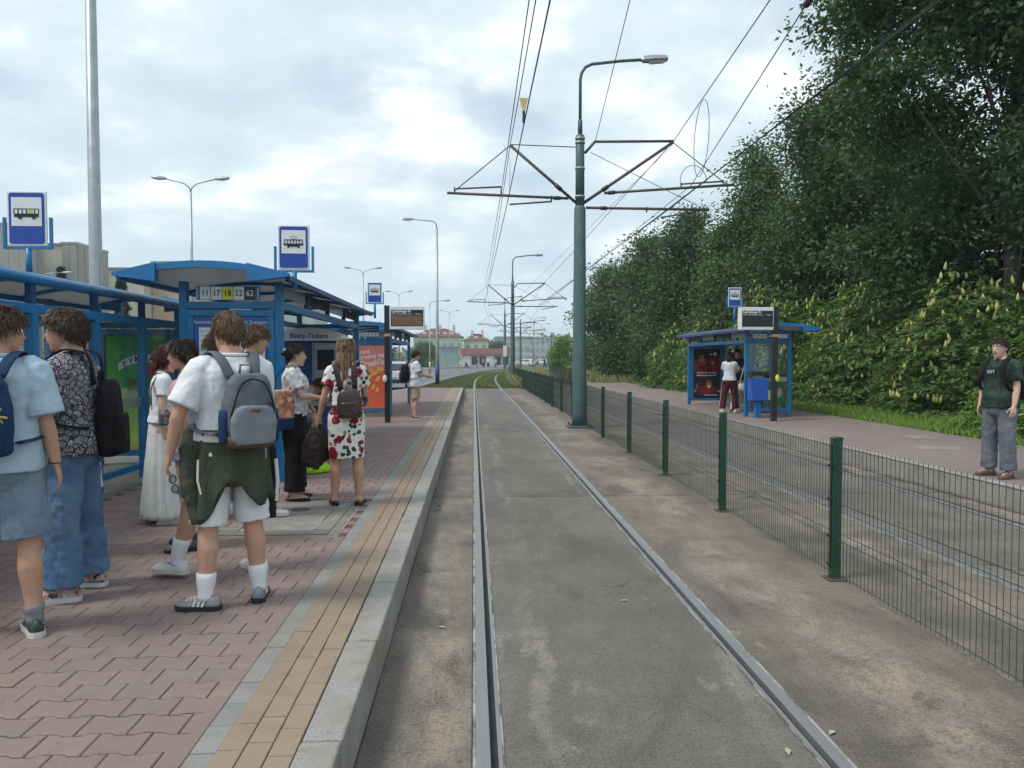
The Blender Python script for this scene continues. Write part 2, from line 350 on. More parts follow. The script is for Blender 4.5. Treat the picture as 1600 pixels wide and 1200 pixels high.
M['red_right'] = brickfield('mauve_paving', (0.235, 0.17, 0.16), (0.265, 0.195, 0.182), (0.16, 0.13, 0.12), 0.2, 0.1)
M['paint_w'] = simple('road_paint', (0.55, 0.56, 0.56), 0.7, 0, 0.15, 9)

# ---- ground, road
g = MB(); g.add([(-1500, -60, -0.06), (1500, -60, -0.06), (1500, 2600, -0.06), (-1500, 2600, -0.06)], [(0, 1, 2, 3)])
struct(g.build('ground', M['verge']))
ys = [-8, 0, 5, 10, 15, 20, 25, 30, 37, 44, 50, 58, 66, 76, 88, 95, 102, 115, 130, 150, 170, 200, 230, 270, 320]
road = sheet('road', [(road_r(y) - 10.4, road_r(y), y, 0.08) for y in ys], M['asphalt'])
for off, nm in ((-0.35, 'edge_line'), (-10.1, 'edge_line')):
    sheet(nm, [(road_r(y) + off - 0.06, road_r(y) + off + 0.06, y, 0.084) for y in ys], M['paint_w'], parent=road)
for k in range(40):                                             # dashed lane line
    y = 2 + 6.0 * k; y1 = y + 3.0
    sheet('lane_dash', [(road_r(q) - 3.7 - 0.06, road_r(q) - 3.7 + 0.06, q, 0.084) for q in (y, y1)], M['paint_w'], parent=road)
sheet('pavement', [(road_r(y) - 15.5, road_r(y) - 10.62, y, 0.2) for y in ys], M['grey_p'])
def kerb_strip(name, off, w, z0, z1, mat):
    pr = [MB(), ]
    mb = pr[0]; rings = [[(road_r(y) + off, y, z0), (road_r(y) + off, y, z1), (road_r(y) + off + w, y, z1), (road_r(y) + off + w, y, z0)] for y in ys]
    mb.loft(rings); return struct(mb.build(name, mat))
kerb_strip('road_kerb', -10.62, 0.2, 0.0, 0.205, M['granite'])
mb = MB(); yy = [y for y in ys if y >= 37]
mb.loft([[(road_r(y) + 0.002, y, 0), (road_r(y) + 0.002, y, 0.2), (road_r(y) + 0.2, y, 0.2), (road_r(y) + 0.2, y, 0)] for y in yy]); struct(mb.build('road_kerb', M['granite']))

# ---- track bed, slab by slab
XL, XR = 0.043, 1.54
XL2, XR2 = 4.02, 5.52
JY = [-3.0, 9.0, 14.5, 20.0, 25.5, 31.0, 36.5, 41.6]
def bed(name, strips):
    root = MB(); root.box(-0.48, 6.08, -3, 41.6, -0.30, -0.09); o = struct(root.build(name, M['groove']))
    for a, b in zip(JY[:-1], JY[1:]):
        for x0, x1, mt in strips:
            q = MB(); q.box(x0, x1, a + 0.015, b - 0.015, -0.085, 0.0); q.build('concrete_slab', M[mt], o, bevel=0.008)
    return o
def inner(x, s, a): return x + s * a
strips = [(-0.50, XL - 0.052, 'bed_side'), (XL + 0.088, XR - 0.088, 'bed_mid'), (XR + 0.052, XL2 - 0.052, 'bed_side'), (XL2 + 0.088, XR2 - 0.088, 'bed_mid'), (XR2 + 0.052, 6.10, 'bed_side')]
track_bed = bed('track_bed', strips)
mb = MB()
for pts in ([(0.02, 9.0), (0.5, 9.03), (0.9, 8.98), (1.5, 9.0)],):
    pass
# grooved rails: head, groove, lip, each rail a thing of its own
def rail(x0, s, y0, y1, label):
    root = thing('tram_rail', label, 'rail', (0, 0, 0))
    yy = list(np.arange(y0, 42, 6.0)) + list(np.arange(42, y1, 3.0))
    def strip(a, b, za, zb, mat, nm, zoff=lambda y: 0.0):
        q = MB(); lo, hi = sorted((x0 + s * a, x0 + s * b))
        q.loft([[(lo + bend(y), y, za), (lo + bend(y), y, zb + zoff(y)), (hi + bend(y), y, zb + zoff(y)), (hi + bend(y), y, za)] for y in yy])
        return q.build(nm, mat, root)
    strip(-0.034, 0.026, -0.08, 0.004, M['rail'], 'rail_head')
    strip(0.026, 0.060, -0.08, -0.03, M['groove'], 'groove')
    strip(0.060, 0.078, -0.08, 0.0015, M['rail'], 'rail_lip')
    strip(-0.050, -0.0342, -0.08, 0.001, M['sealant'], 'sealant_strip')
    strip(0.0782, 0.0875, -0.08, -0.001, M['sealant'], 'sealant_strip')
rail(XL, 1, -3, 78, 'grooved steel tram rail nearest the granite platform kerb')
rail(XR, -1, -3, 78, 'grooved steel tram rail running along the foot of the green fence, platform track')
rail(XL2, 1, -3, 60, 'grooved steel tram rail just behind the green mesh fence')
rail(XR2, -1, -3, 60, 'grooved steel tram rail beside the far platform kerb')

# ---- the near platform
plat = MB()
ring = [(-0.66, -3)] + [(-0.66, 37)] + [(road_r(y), y) for y in (37, 30, 25, 20, 15, 10, 5, 0, -3)]
plat.prism(ring, 'z', -0.05, PZ - 0.012)
platform = struct(plat.build('platform', M['mortar']))
mb = MB(); mb.prism([(-3.86, 13.9), (-1.052, 13.9), (-1.052, 36.98), (road_r(36.9) + 0.22, 36.9), (-3.86, 33.5)], 'z', PZ - 0.011, PZ - 0.002); mb.build('red_paving', M['red_far'], platform)
mb = MB(); mb.prism([(-3.868, -3)] + [(-3.868, 33.5)] + [(road_r(y) + 0.22, y) for y in (33.5, 30, 25, 20, 15, 10, 5, 0, -3)], 'z', PZ - 0.011, PZ - 0.003); mb.build('cobble_paving', brickfield('cobbles', (0.17, 0.16, 0.145), (0.24, 0.225, 0.2), (0.09, 0.08, 0.07), 0.16, 0.16, 0.3), platform)
mb = MB(); mb.loft([[(road_r(y) + 0.002, y, 0), (road_r(y) + 0.002, y, PZ), (road_r(y) + 0.2, y, PZ), (road_r(y) + 0.2, y, 0)] for y in (-3, 0, 5, 10, 15, 20, 25, 30, 37)]); mb.build('bus_kerb', M['granite'], platform)
def piece(outline, h=0.02, ch=0.006):
    """bevelled paving block, top at z=0"""
    o = np.array(outline); nrm = []
    k = len(o); ins = []
    for i in range(k):
        a, b, c = o[i - 1], o[i], o[(i + 1) % k]
        e1 = (b - a) / np.linalg.norm(b - a); e2 = (c - b) / np.linalg.norm(c - b)
        n1 = np.array([-e1[1], e1[0]]); n2 = np.array([-e2[1], e2[0]]); nn = n1 + n2; nn = nn / max(0.4, nn @ nn) * 2 if False else nn / np.linalg.norm(nn)
        ins.append(b + nn * ch)
    ins = np.array(ins)
    v = np.concatenate([np.c_[o, np.full(k, -h)], np.c_[o, np.full(k, -ch * 0.7)], np.c_[ins, np.zeros(k)]])
    f = [(i, (i + 1) % k, k + (i + 1) % k, k + i) for i in range(k)] + [(k + i, k + (i + 1) % k, 2 * k + (i + 1) % k, 2 * k + i) for i in range(k)] + [tuple(2 * k + i for i in range(k))]
    return v, f
G_ = 0.0022
bone = [(-0.1, -0.0825), (-0.062, -0.0825), (-0.038, -0.0675), (0.038, -0.0675), (0.062, -0.0825), (0.1, -0.0825), (0.1, 0.0825), (0.062, 0.0825), (0.038, 0.0675), (-0.038, 0.0675), (-0.062, 0.0825), (-0.1, 0.0825)]
bone = [(x - math.copysign(G_, x), y - math.copysign(0.0042, y)) for x, y in bone]
bone_piece = piece(bone); brick_piece = piece([(-0.05 + G_, -0.1 + G_), (0.05 - G_, -0.1 + G_), (0.05 - G_, 0.1 - G_), (-0.05 + G_, 0.1 - G_)], 0.02, 0.004)
def lay(pos, pc, nm, rest, mat, limit=300):
    me = MB().add(*pc).mesh(nm); mass = MB(); mass_n = 0
    pos.sort(key=lambda p: math.hypot(p[0], p[1]))
    for i, (x, y) in enumerate(pos):
        z = PZ + random.gauss(0, 0.0009)
        if i < limit:
            o = obj(nm, me, mat, platform, loc=(x, y, z)); o.rotation_euler = (random.gauss(0, 0.004), random.gauss(0, 0.004), random.gauss(0, 0.006))
        else: mass.add(pc[0] + np.array([x, y, z]), pc[1])
    if mass.n: struct(mass.build(rest, mat, platform, fix=False), 'stuff')
cover = (-2.13, -1.22, 6.15, 7.62)            # utility cover let into the paving
pos = []
for r_ in range(int((13.9 - 1.55) / 0.15)):
    y = 1.62 + r_ * 0.15
    x = -1.052 - 0.1 - (0.1 if r_ % 2 else 0)
    while x > -3.8:
        seen = x * 1.0 > -(0.695 * y + 0.45) if y < 6 else True
        if seen and not (cover[0] - 0.1 < x < cover[1] + 0.1 and cover[2] - 0.05 < y < cover[3] + 0.05): pos.append((x, y))
        x -= 0.2
lay(pos, bone_piece, 'paver', 'paver_field', M['red'])
half = piece([(-0.05 + G_, -0.0825 + G_), (0.05 - G_, -0.0825 + G_), (0.05 - G_, 0.0825 - G_), (-0.05 + G_, 0.0825 - G_)])
me = MB().add(*half).mesh('half_paver')
for r_ in range(1, 82, 2): obj('half_paver', me, M['red'], platform, loc=(-1.052 - 0.05, 1.62 + r_ * 0.15, PZ))
for nm, mt, cols in (('tan_brick', 'tan', [(-0.712, 0.0), (-0.812, 0.1), (-0.912, 0.05)]), ('border_brick', 'grey_p', [(-1.004, 0.03)])):
    pos = [(x, 1.6 + o_ + 0.2 * k) for x, o_ in cols for k in range(176)]
    lay(pos, brick_piece, nm, nm + '_run', M[mt])
ks = MB(); ks.box(-0.659, -0.502, -0.4965, 0.4965, -0.31, 0.0)
kme = ks.mesh('kerb_stone'); kme.materials.append(M['granite'])
for k in range(37):
    o = obj('kerb_stone', kme, None, platform, bevel=0.012, loc=(random.gauss(0, 0.0015), 0.30 + k, PZ + random.gauss(0, 0.001)))
# utility cover: concrete collar with two slabs
cv = thing('utility_cover', 'rectangular concrete utility cover with a small oval lid, let into the red paving', 'cover', ((cover[0] + cover[1]) / 2, (cover[2] + cover[3]) / 2, PZ - 0.012))
M['conc'] = simple('cover_concrete', (0.25, 0.235, 0.205), 0.85, 0, 0.2, 4, 0.3, 80, dirt=((0.14, 0.125, 0.105), 3, 0.7))
w_, h_ = (cover[1] - cover[0]) / 2, (cover[3] - cover[2]) / 2
q = MB(); q.box(-w_ - .12, w_ + .10, -h_ - .1, h_ + .1, 0, 0.004); q.build('bed', M['conc'] if False else M['cobble'], cv)
for x0, x1, y0, y1 in ((-w_, w_, -h_, -h_ + .13), (-w_, w_, h_ - .13, h_), (-w_, -w_ + .13, -h_ + .136, h_ - .136), (w_ - .13, w_, -h_ + .136, h_ - .136)):
    q = MB(); q.box(x0, x1, y0, y1, 0.004, 0.013); q.build('collar', M['cobble'], cv, bevel=0.003)
for y0, y1 in ((-h_ + .14, -0.005), (0.005, h_ - .14)):
    q = MB(); q.box(-w_ + .14, w_ - .14, y0, y1, 0.004, 0.0125); q.build('cover_slab', M['conc'], cv, bevel=0.004)
q = MB(); q.tube([(0.0, 0.28, 0.012), (0.0, 0.28, 0.0165)], 0.09, 20); q.build('oval_lid', M['brown_rust'], cv)
# chalk squares by the border
chalk = simple('chalk', (0.42, 0.36, 0.34), 0.9, 0, 0.1, 30)
ch = MB()
def cl_(x0, y0, x1, y1, w=0.0045):
    d = np.array([x1 - x0, y1 - y0]); L = np.linalg.norm(d); p = np.array([-d[1], d[0]]) / L * w; z = PZ + 0.0035
    ch.add([(x0 - p[0], y0 - p[1], z), (x1 - p[0], y1 - p[1], z), (x1 + p[0], y1 + p[1], z), (x0 + p[0], y0 + p[1], z)], [(0, 1, 2, 3)])
for k in range(6):
    y = 6.3 + k * 0.31; x = -1.12 - 0.004 * k; w = 0.16 if k % 2 else 0.24
    for a, b, c, d in ((x, y, x, y + .29), (x - w, y + .02, x - w + .01, y + .3), (x, y, x - w, y + .02)): cl_(a + random.uniform(-.01, .01), b, c, d)
tag(ch.build('chalk_marks', chalk), 'white chalk squares scribbled on the red pavers beside the grey border', 'chalk drawing')

# ---- the far platform
fp = MB(); fp.prism([(6.262, -3), (8.98, -3), (8.98, 44), (6.262, 44)], 'z', -0.05, PZ - 0.003)
far_platform = struct(fp.build('far_platform', M['red_right']))
ks = MB(); ks.box(6.102, 6.26, -0.4965, 0.4965, -0.31, 0.0); kme = ks.mesh('kerb_stone'); kme.materials.append(M['granite'])
for k in range(44): obj('kerb_stone', kme, None, far_platform, bevel=0.012, loc=(random.gauss(0, 0.0015), 0.3 + k, PZ + random.gauss(0, 0.001)))
q = MB(); q.box(8.982, 9.06, -3, 44, -0.05, PZ + 0.012); q.build('edging', M['grey_p'], far_platform)
for x, y, w, h in ((7.6, 11.6, 0.8, 0.5), (8.3, 13.2, 0.5, 0.5)):
    q = MB(); q.box(x - w / 2, x + w / 2, y - h / 2, y + h / 2, PZ - 0.004, PZ + 0.003); tag(q.build('manhole_cover', M['conc'], bevel=0.003), 'flat grey utility slab in the far platform, %s' % ('wider and nearer one' if w > .6 else 'small square one'), 'cover')
# grass beyond
sheet('far_verge', [(9.06, 60, -3, 0.20), (9.06, 60, 44, 0.20), (6.4, 60, 46, 0.12), (6.4, 80, 140, 0.1)], M['verge'])
sheet('track_verge', [(road_r(41.61) + 0.2, 6.4, 41.61, -0.012), (road_r(46) + .2, 6.4, 46, -0.012), (road_r(60) + .2, 6.4 + bend(60), 60, -0.012), (road_r(78) + .2, 7 + bend(78), 78, -0.012), (road_r(100) + .2, 9 + bend(100), 100, 0.03), (road_r(128) + .2, 24 + bend(128), 128, 0.03)], M['verge'])
sheet('platform_end', [(road_r(36.9) + .2, -0.5, 37.002, 0.1), (road_r(41.6) + .2, -0.5, 41.605, 0.0)], M['verge'])

# grass blades
def blades(name, pts, hmin, hmax, mat, w=0.008):
    k = len(pts); pts = np.asarray(pts); a = rng.uniform(0, 2 * math.pi, k); h = rng.uniform(hmin, hmax, k); ln = rng.uniform(0.1, 0.6, k) * h
    d = np.stack([np.cos(a), np.sin(a), np.zeros(k)], 1); e = np.stack([-np.sin(a), np.cos(a), np.zeros(k)], 1)
    up = np.array([0, 0, 1.0])
    v = np.stack([pts - d * w, pts + d * w, pts + up * (h * 0.6)[:, None] + e * (ln * 0.4)[:, None] + d * (w * .6), pts + up * h[:, None] + e * ln[:, None]], 1).reshape(-1, 3)
    b = np.arange(k) * 4
    me = bpy.data.meshes.new(name); fl = np.stack([b, b + 1, b + 2, b, b + 2, b + 3], 1).reshape(-1, 3)
    me.from_pydata(v.tolist(), [], fl.tolist()); me.update()
    o = obj(name, me, mat); o['kind'] = 'stuff'; return o
n = NT('grass_blade'); g_ = n.n('ShaderNodeNewGeometry'); col = n.mix(g_.outputs['Random Per Island'], (0.10, 0.20, 0.025), (0.20, 0.30, 0.055)); col = n.mix(n.ramp(n.noise(1.5, 4), [(0.5, 0), (0.7, 0.5)]), col, (0.22, 0.2, 0.09))
M['blade'] = n.pbr(col, 0.6, 0, None, 0.3)
n = NT('dull_grass'); g_ = n.n('ShaderNodeNewGeometry'); M['blade_d'] = n.pbr(n.mix(g_.outputs['Random Per Island'], (0.08, 0.115, 0.03), (0.19, 0.19, 0.075)), 0.7, 0, None, 0.3)
k = 42000; x = 9.08 + rng.beta(1.0, 1.5, k) * 4.2; y = rng.uniform(5.5, 46, k) ** 1.0; y = 5.5 + (y - 5.5) * rng.uniform(0.3, 1, k)
tag(blades('grass', np.stack([x, y, np.full(k, 0.2)], 1), 0.05, 0.22, M['blade'], 0.009), 'mown grass verge between the far platform and the shrubs', 'grass')
k = 16000; y = 41.7 + 45 * rng.random(k) ** 1.6; x = np.array([rng.uniform(road_r(q) + .25, 2.5 + bend(q)) for q in y])
clear = np.array([min(abs(a - XL - bend(b)), abs(a - XR - bend(b))) > 0.10 for a, b in zip(x, y)])
tag(blades('grass', np.stack([x, y, np.full(k, -0.01)], 1)[clear], 0.05, 0.16, M['blade_d'], 0.016), 'grass growing over the tram track beyond the concrete bed', 'grass')
k = 9000; y = rng.uniform(42, 100, k); x = np.array([rng.uniform(2.5, 3.4) + bend(q) for q in y])
k2 = 6000; y2 = rng.uniform(44.5, 80, k2); x2 = rng.uniform(6.3, 12, k2)
M['weed'] = simple('dry_weed', (0.26, 0.25, 0.11), 0.8, 0, 0.3, 4)
tag(blades('weeds', np.stack([np.r_[x, x2], np.r_[y, y2], np.full(k + k2, 0.0)], 1), 0.25, 0.75, M['weed'], 0.014), 'tall dry weeds along the far stretch of the fence', 'weeds')
# ================================================================== shelters
def tint(name, c, rough=0.6): return simple(name, c, rough, 0, 0.06, 4)
M['ad_or'] = tint('poster_orange', (0.78, 0.13, 0.055)); M['ad_pk'] = tint('poster_pink', (0.80, 0.24, 0.20)); M['ad_yel'] = tint('poster_yellow', (0.85, 0.5, 0.12))
M['ad_pur'] = tint('poster_purple', (0.11, 0.04, 0.26)); M['ad_w'] = tint('poster_white', (0.8, 0.8, 0.78))
n = NT('poster_green'); z_ = n.n('ShaderNodeSeparateXYZ'); n.l(n.co(), z_.inputs[0])
M['ad_gr'] = n.pbr(n.ramp(n.math('MULTIPLY', z_.outputs[2], 0.5), [(0.15, (0.42, 0.58, 0.04)), (0.55, (0.06, 0.34, 0.05)), (0.95, (0.03, 0.24, 0.03))]), 0.5)
M['ad_brn'] = tint('poster_brown', (0.22, 0.10, 0.05)); M['ad_skin'] = tint('poster_skin', (0.42, 0.17, 0.09)); M['ad_red'] = tint('poster_red', (0.16, 0.012, 0.016)); M['ad_blk'] = tint('poster_black', (0.014, 0.01, 0.012)); M['ad_grn'] = tint('poster_dark_green', (0.01, 0.11, 0.05))
M['ad_tan'] = tint('poster_tan', (0.34, 0.26, 0.2)); M['ad_lime'] = tint('poster_lime', (0.45, 0.55, 0.2))
M['info_blue'] = simple('info_board_blue', (0.02, 0.10, 0.38), 0.4, 0, 0.08, 3); M['teal'] = simple('teal_frame', (0.012, 0.17, 0.36), 0.4, 0, 0.12, 3)
def disc(mb, cx, cz, rx, rz, y, m=0, n=20, lobes=0, amp=0.0, ph=0.0):
    a = np.arange(n) * 2 * math.pi / n; r = 1 + amp * np.sin(lobes * a + ph)
    mb.add(np.stack([cx + rx * r * np.cos(a), np.full(n, y), cz + rz * r * np.sin(a)], 1), [tuple(range(n))], m)
def rect(mb, x0, x1, z0, z1, y, m=0): mb.add([(x0, y, z0), (x1, y, z0), (x1, y, z1), (x0, y, z1)], [(0, 1, 2, 3)], m)
def flat(name, draw, mats, parent, loc=None):
    mb = MB(); draw(mb); return mb.build(name, mats, parent, loc=loc, fix=False)

def shelter(label, loc, s, L, D=1.10, near='glass', far='glass', numbers=None, zr=0.0, group=None, tube_edge=False, back_open=False, bands=True, nbay=4, bench=True, front_tables=False, uo=0.22):
    """front posts at local x=0, back posts at x = s*D; runs along +y from 0 to L"""
    T = thing('tram_shelter' if not tube_edge else 'bus_shelter', label, 'shelter', loc, 0, group)
    X = lambda u: s * u
    def bx(mb, u0, u1, y0, y1, z0, z1, m=0): a, b = sorted((X(u0), X(u1))); mb.box(a, b, y0, y1, z0, z1, m)
    def part(nm, mat, *boxes, bev=0.004):
        q = MB()
        for b in boxes: bx(q, *b)
        return q.build(nm, mat, T, bevel=bev)
    zb = 2.13 + zr; w = 0.045
    ysb = [L * i / nbay for i in range(nbay + 1)]
    for y in (0, L):
        for u in (0, D): part('post', M['blue'], (u - w, u + w, y - w, y + w, 0, zb + 0.23))
    for y in ysb[1:-1]: part('post', M['blue'], (D - w, D + w, y - w, y + w, 0, zb + 0.22))
    for u in (0, D):
        part('beam', M['blue'], (u - 0.04, u + 0.04, w + .001, L - w - .001, zb - 0.09, zb)) if u == 0 else [part('beam', M['blue'], (u - 0.04, u + 0.04, ysb[i] + w + .001, ysb[i + 1] - w - .001, zb - 0.09, zb)) for i in range(nbay)]
    for y in (0, L): part('beam', M['blue'], (w + .001, D - w - .001, y - 0.04, y + 0.04, zb - 0.085, zb - 0.005))
    for y in ysb[1:-1]: part('stub_post', M['blue_d'], (-0.03, 0.03, y - 0.04, y + 0.04, zb + .001, zb + 0.21))
    # curved roof
    bo = .50 if uo > .1 else .33; uc, hw, ov = (D + bo - uo) / 2, (D + bo + uo) / 2, 0.55
    def arc(u, dz=0.0): return zb + 0.20 + dz + 0.13 * (1 - ((u - uc) / hw) ** 2)
    us = np.linspace(uc - hw, uc + hw, 15)
    def shell(y0, y1, dz0, dz1, nm, mat, sl=slice(None)):
        q = MB(); uu = us[sl]
        q.loft([[(X(u), y0, arc(u, dz0)), (X(u), y0, arc(u, dz1)), (X(u), y1, arc(u, dz1)), (X(u), y1, arc(u, dz0))] for u in uu]); return q.build(nm, mat, T)
    yr = [-ov] + ysb[1:-1] + [L + ov]
    for a, b in zip(yr[:-1], yr[1:]): shell(a + 0.033, b - 0.033, 0.045, 0.06, 'roof_panel', M['roof_sheet'])
    for y in yr[1:-1]: shell(y - 0.03, y + 0.03, 0.0, 0.065, 'roof_rib', M['blue'])
    for y in (yr[0], yr[-1]):
        shell(y - 0.03, y + 0.03, 0.0, 0.075, 'fascia', M['blue'])
        for e in (-1, 1):                                                     # boxy wings at the ends of the arch
            q = MB(); ue = uc + e * hw; ui = uc + e * (hw - 0.42)
            z0 = arc(ue) + 0.02
            pts = [(X(ue + e * .04), z0 + 0.01), (X(ue + e * .04), z0 + 0.05), (X(ui), arc(ui, 0.09)), (X(ui), z0 - 0.05)]
            q.prism(pts, 'y', y - 0.05, y + 0.05); q.build('fascia_wing', M['blue'], T, bevel=0.004)
    for e in (-1, 1):
        ue = uc + e * hw; q = MB()
        if tube_edge and e < 0: q.tube([(X(ue), -ov, arc(ue) + 0.03), (X(ue), L + ov, arc(ue) + 0.03)], 0.055, 12); q.build('edge_tube', M['blue'], T, smooth=True)
        else: a_, b_ = sorted((X(ue - 0.03), X(ue + 0.03))); q.box(a_, b_, -ov + .05, L + ov - .05, arc(ue) - 0.01, arc(ue) + 0.055); q.build('gutter', M['blue_d'] if e < 0 else M['blue'], T, bevel=0.006)
    # glazing
    def pane_back(y0, y1, u=D):
        part('pane', M['glass'], (u - 0.005, u + 0.005, y0 + w + .001, y1 - w - .001, 0.20, zb - 0.095), bev=0)
        part('bottom_rail', M['blue'], (u - 0.03, u + 0.03, y0 + w + .001, y1 - w - .001, 0.12, 0.19))
        if bands: part('frosted_band', M['frost'], (u - 0.007, u + 0.007, y0 + w + .003, y1 - w - .003, 0.88, 0.99), bev=0)
    for i in range(nbay): pane_back(ysb[i], ysb[i + 1])
    if back_open:                                                            # glazed on our side as well (bus shelter seen from behind)
        for i in range(nbay):
            if i: part('post', M['blue'], (-w, w, ysb[i] - w, ysb[i] + w, 0, zb - .091))
            pane_back(ysb[i], ysb[i + 1], 0.0)
    def end(y, kind, face):
        u0, u1 = w + 0.002, D - w - 0.002; xa, xb = sorted((X(u0), X(u1)))
        if kind == 'open': return
        if kind == 'glass':
            part('pane', M['glass'], (u0, u1, y - .005, y + .005, 0.20, zb - 0.09), bev=0); part('bottom_rail', M['blue'], (u0, u1, y - .03, y + .03, 0.12, 0.19))
            part('frosted_band', M['frost'], (u0, u1, y - .007, y + .007, 0.88, 0.99), bev=0)
            return
        fr = MB(); t = 0.075
        fr.box(xa, xb, y - .06, y + .06, 0.12, 0.12 + t); fr.box(xa, xb, y - .06, y + .06, 2.03 + zr - t, 2.03 + zr); fr.box(xa, xa + t, y - .06, y + .06, 0.1205 + t, 2.0295 + zr - t); fr.box(xb - t, xb, y - .06, y + .06, 0.1205 + t, 2.0295 + zr - t)
        box_ = fr.build('panel_frame', M['teal'] if kind == 'info' else M['blue'], T, bevel=0.006)
        q = MB(); q.box(xa + t, xb - t, y - .04, y + .04, 0.12 + t, 2.03 + zr - t); q.build('panel_back', M['blue_d'], box_)
        px0, px1, pz0, pz1 = xa + t + .01, xb - t - .01, 0.205, 1.945 + zr; pw, ph = px1 - px0, pz1 - pz0
        yf = y + face * 0.043; e = face * 0.0025
        U = lambda a: (px0 + a * pw) if face < 0 else (px1 - a * pw)
        V = lambda b: pz0 + b * ph
        Y = lambda k: yf + e * k
        rotx = (R(90), 0, 0) if face < 0 else (R(90), 0, R(180))
        def R_(mb, a0, a1, b0, b1, k, m=0): rect(mb, U(a0), U(a1), V(b0), V(b1), Y(k), m)
        def Dk(mb, a, b, ra, rb, k, m=0, **kw): disc(mb, U(a), V(b), ra * pw, rb * ph, Y(k), m, **kw)
        if kind == 'info':
            flat('board', lambda m: R_(m, 0, 1, 0, 1, 0), [M['info_blue']], box_)
            text('Komunikacja Miejska // Public Transport', 0.052, M['ad_w'], box_, (U(0.5), Y(1), V(0.965)), rotx)
            def sheets(m):
                R_(m, 0.06, 0.34, 0.56, 0.93, 1); R_(m, 0.38, 0.66, 0.55, 0.93, 1); R_(m, 0.60 - .02 + .12, 0.94, 0.55 + .02, 0.93, 1) if False else None
                R_(m, 0.70, 0.965, 0.56, 0.935, 1); R_(m, 0.78, 0.965, 0.24, 0.50, 1); R_(m, 0.06, 0.26, 0.2, 0.5, 1); R_(m, 0.30, 0.52, 0.2, 0.5, 1)
            flat('notice', sheets, [M['paper']], box_)['kind'] = 'stuff'
            flat('notice', lambda m: R_(m, 0.56, 0.74, 0.26, 0.5, 1), [M['yellow']], box_)
            def lines(m):
                for a0, a1, b0, b1, k in ((0.72, 0.95, 0.58, 0.92, 11), (0.40, 0.64, 0.57, 0.92, 11), (0.08, 0.32, 0.58, 0.92, 11), (0.80, 0.95, 0.26, 0.49, 12)):
                    for i in range(k):
                        b = b0 + (b1 - b0) * (i + 0.5) / k; R_(m, a0, a0 + (a1 - a0) * random.uniform(0.5, 1), b - 0.003, b + 0.003, 2)
            flat('printed_lines', lines, [tint('print_grey', (0.38, 0.4, 0.42))], box_)['kind'] = 'stuff'
            q = MB(); q.tube([(U(1.055), Y(1), V(0.86)), (U(1.055), Y(1) + face * .02, V(0.86))], 0.022, 12); q.build('lock', M['steel'], box_)
        elif kind == 'orange':
            flat('poster', lambda m: R_(m, 0, 1, 0, 1, 0), [M['ad_or']], box_)
            flat('poster_wash', lambda m: R_(m, 0, 1, 0.6, 1, 1), [M['ad_pk']], box_)
            for st, a, b, sz in (('masz', 0.38, 0.90, 0.15), ('crusha na', 0.60, 0.83, 0.165), ("Crush'a?", 0.64, 0.72, 0.21)):
                text(st, sz, M['ad_w'], box_, (U(a), Y(3), V(b)), (rotx[0], R(-7), rotx[2]), bold=0.004)
            def art(m):
                Dk(m, 0.22, 0.50, 0.34, 0.15, 2, 0, lobes=9, amp=0.03); R_(m, 0.0, 0.27, 0.0, 0.42, 2, 1)
                m.add([(U(.24), Y(3), V(0)), (U(.5), Y(3), V(0)), (U(.42), Y(3), V(.34)), (U(.27), Y(3), V(.42))], [(0, 1, 2, 3)], 2)
                for a, b, r in ((.55, .50, .10), (.70, .56, .13), (.86, .62, .14), (.52, .38, .09), (.66, .34, .07), (.80, .47, .10), (.78, .30, .07), (.60, .60, .06)):
                    c, s_ = math.cos(a * 9) * .5 + .6, math.sin(b * 11); m.add([(U(a - r), Y(4), V(b - .02 + s_ * .02)), (U(a + r * .2), Y(4), V(b - .035)), (U(a + r), Y(4), V(b + .02 - s_ * .02)), (U(a - r * .2), Y(4), V(b + .04))], [(0, 1, 2, 3)], 3)
                for a, b in ((.08, .44), (.2, .40), (.3, .52), (.12, .56), (.26, .45)): Dk(m, a, b, .045, .02, 5, 4, n=8)
            flat('poster_art', art, [M['ad_pur'], M['info_blue'], M['ad_or'], M['ad_yel'], M['ad_pk']], box_)
        elif kind == 'green':
            flat('poster', lambda m: R_(m, 0, 1, 0, 1, 0), [M['ad_gr']], box_)
            # curved white banner with the brand lettering
            def ban(m):
                k = 14; pts = []
                for i in range(k + 1):
                    t_ = -1 + 2 * i / k; pts.append((U(.62 + t_ * .42), V(.80 - .075 * t_ * t_)))
                for (x0, z0), (x1, z1) in zip(pts[:-1], pts[1:]): m.add([(x0, Y(1), z0 - .055), (x1, Y(1), z1 - .055), (x1, Y(1), z1 + .055), (x0, Y(1), z0 + .055)], [(0, 1, 2, 3)], 0)
                Dk(m, .66, .70, .12, .05, 2, 1); 
                R_(m, .24, .98, .44, .54, 1, 2)
                for a, b, r in ((.78, .27, .16), (.66, .24, .13), (.88, .20, .16), (.76, .33, .10), (.60, .18, .09)): Dk(m, a, b, r, r * .6, 2, 3, lobes=5, amp=.18)
                for a, b, r in ((.74, .24, .07), (.84, .29, .06), (.66, .2, .05)): Dk(m, a, b, r, r * .6, 3, 0, lobes=3, amp=.2)
                R_(m, .50, .98, .0, .16, 2, 4)
            flat('poster_art', ban, [M['ad_w'], tint('apple_red', (.5, .05, .03)), M['ad_lime'], M['ad_brn'], M['ad_tan']], box_)
            for i, c_ in enumerate('TYMBARK'):
                t_ = -1 + 2 * (i + .5) / 7; text(c_, 0.11, M['ad_blk'], box_, (U(.62 + t_ * .38), Y(2), V(.80 - .075 * t_ * t_)), (rotx[0], R(12 * t_), 0), bold=0.002, name='letter')
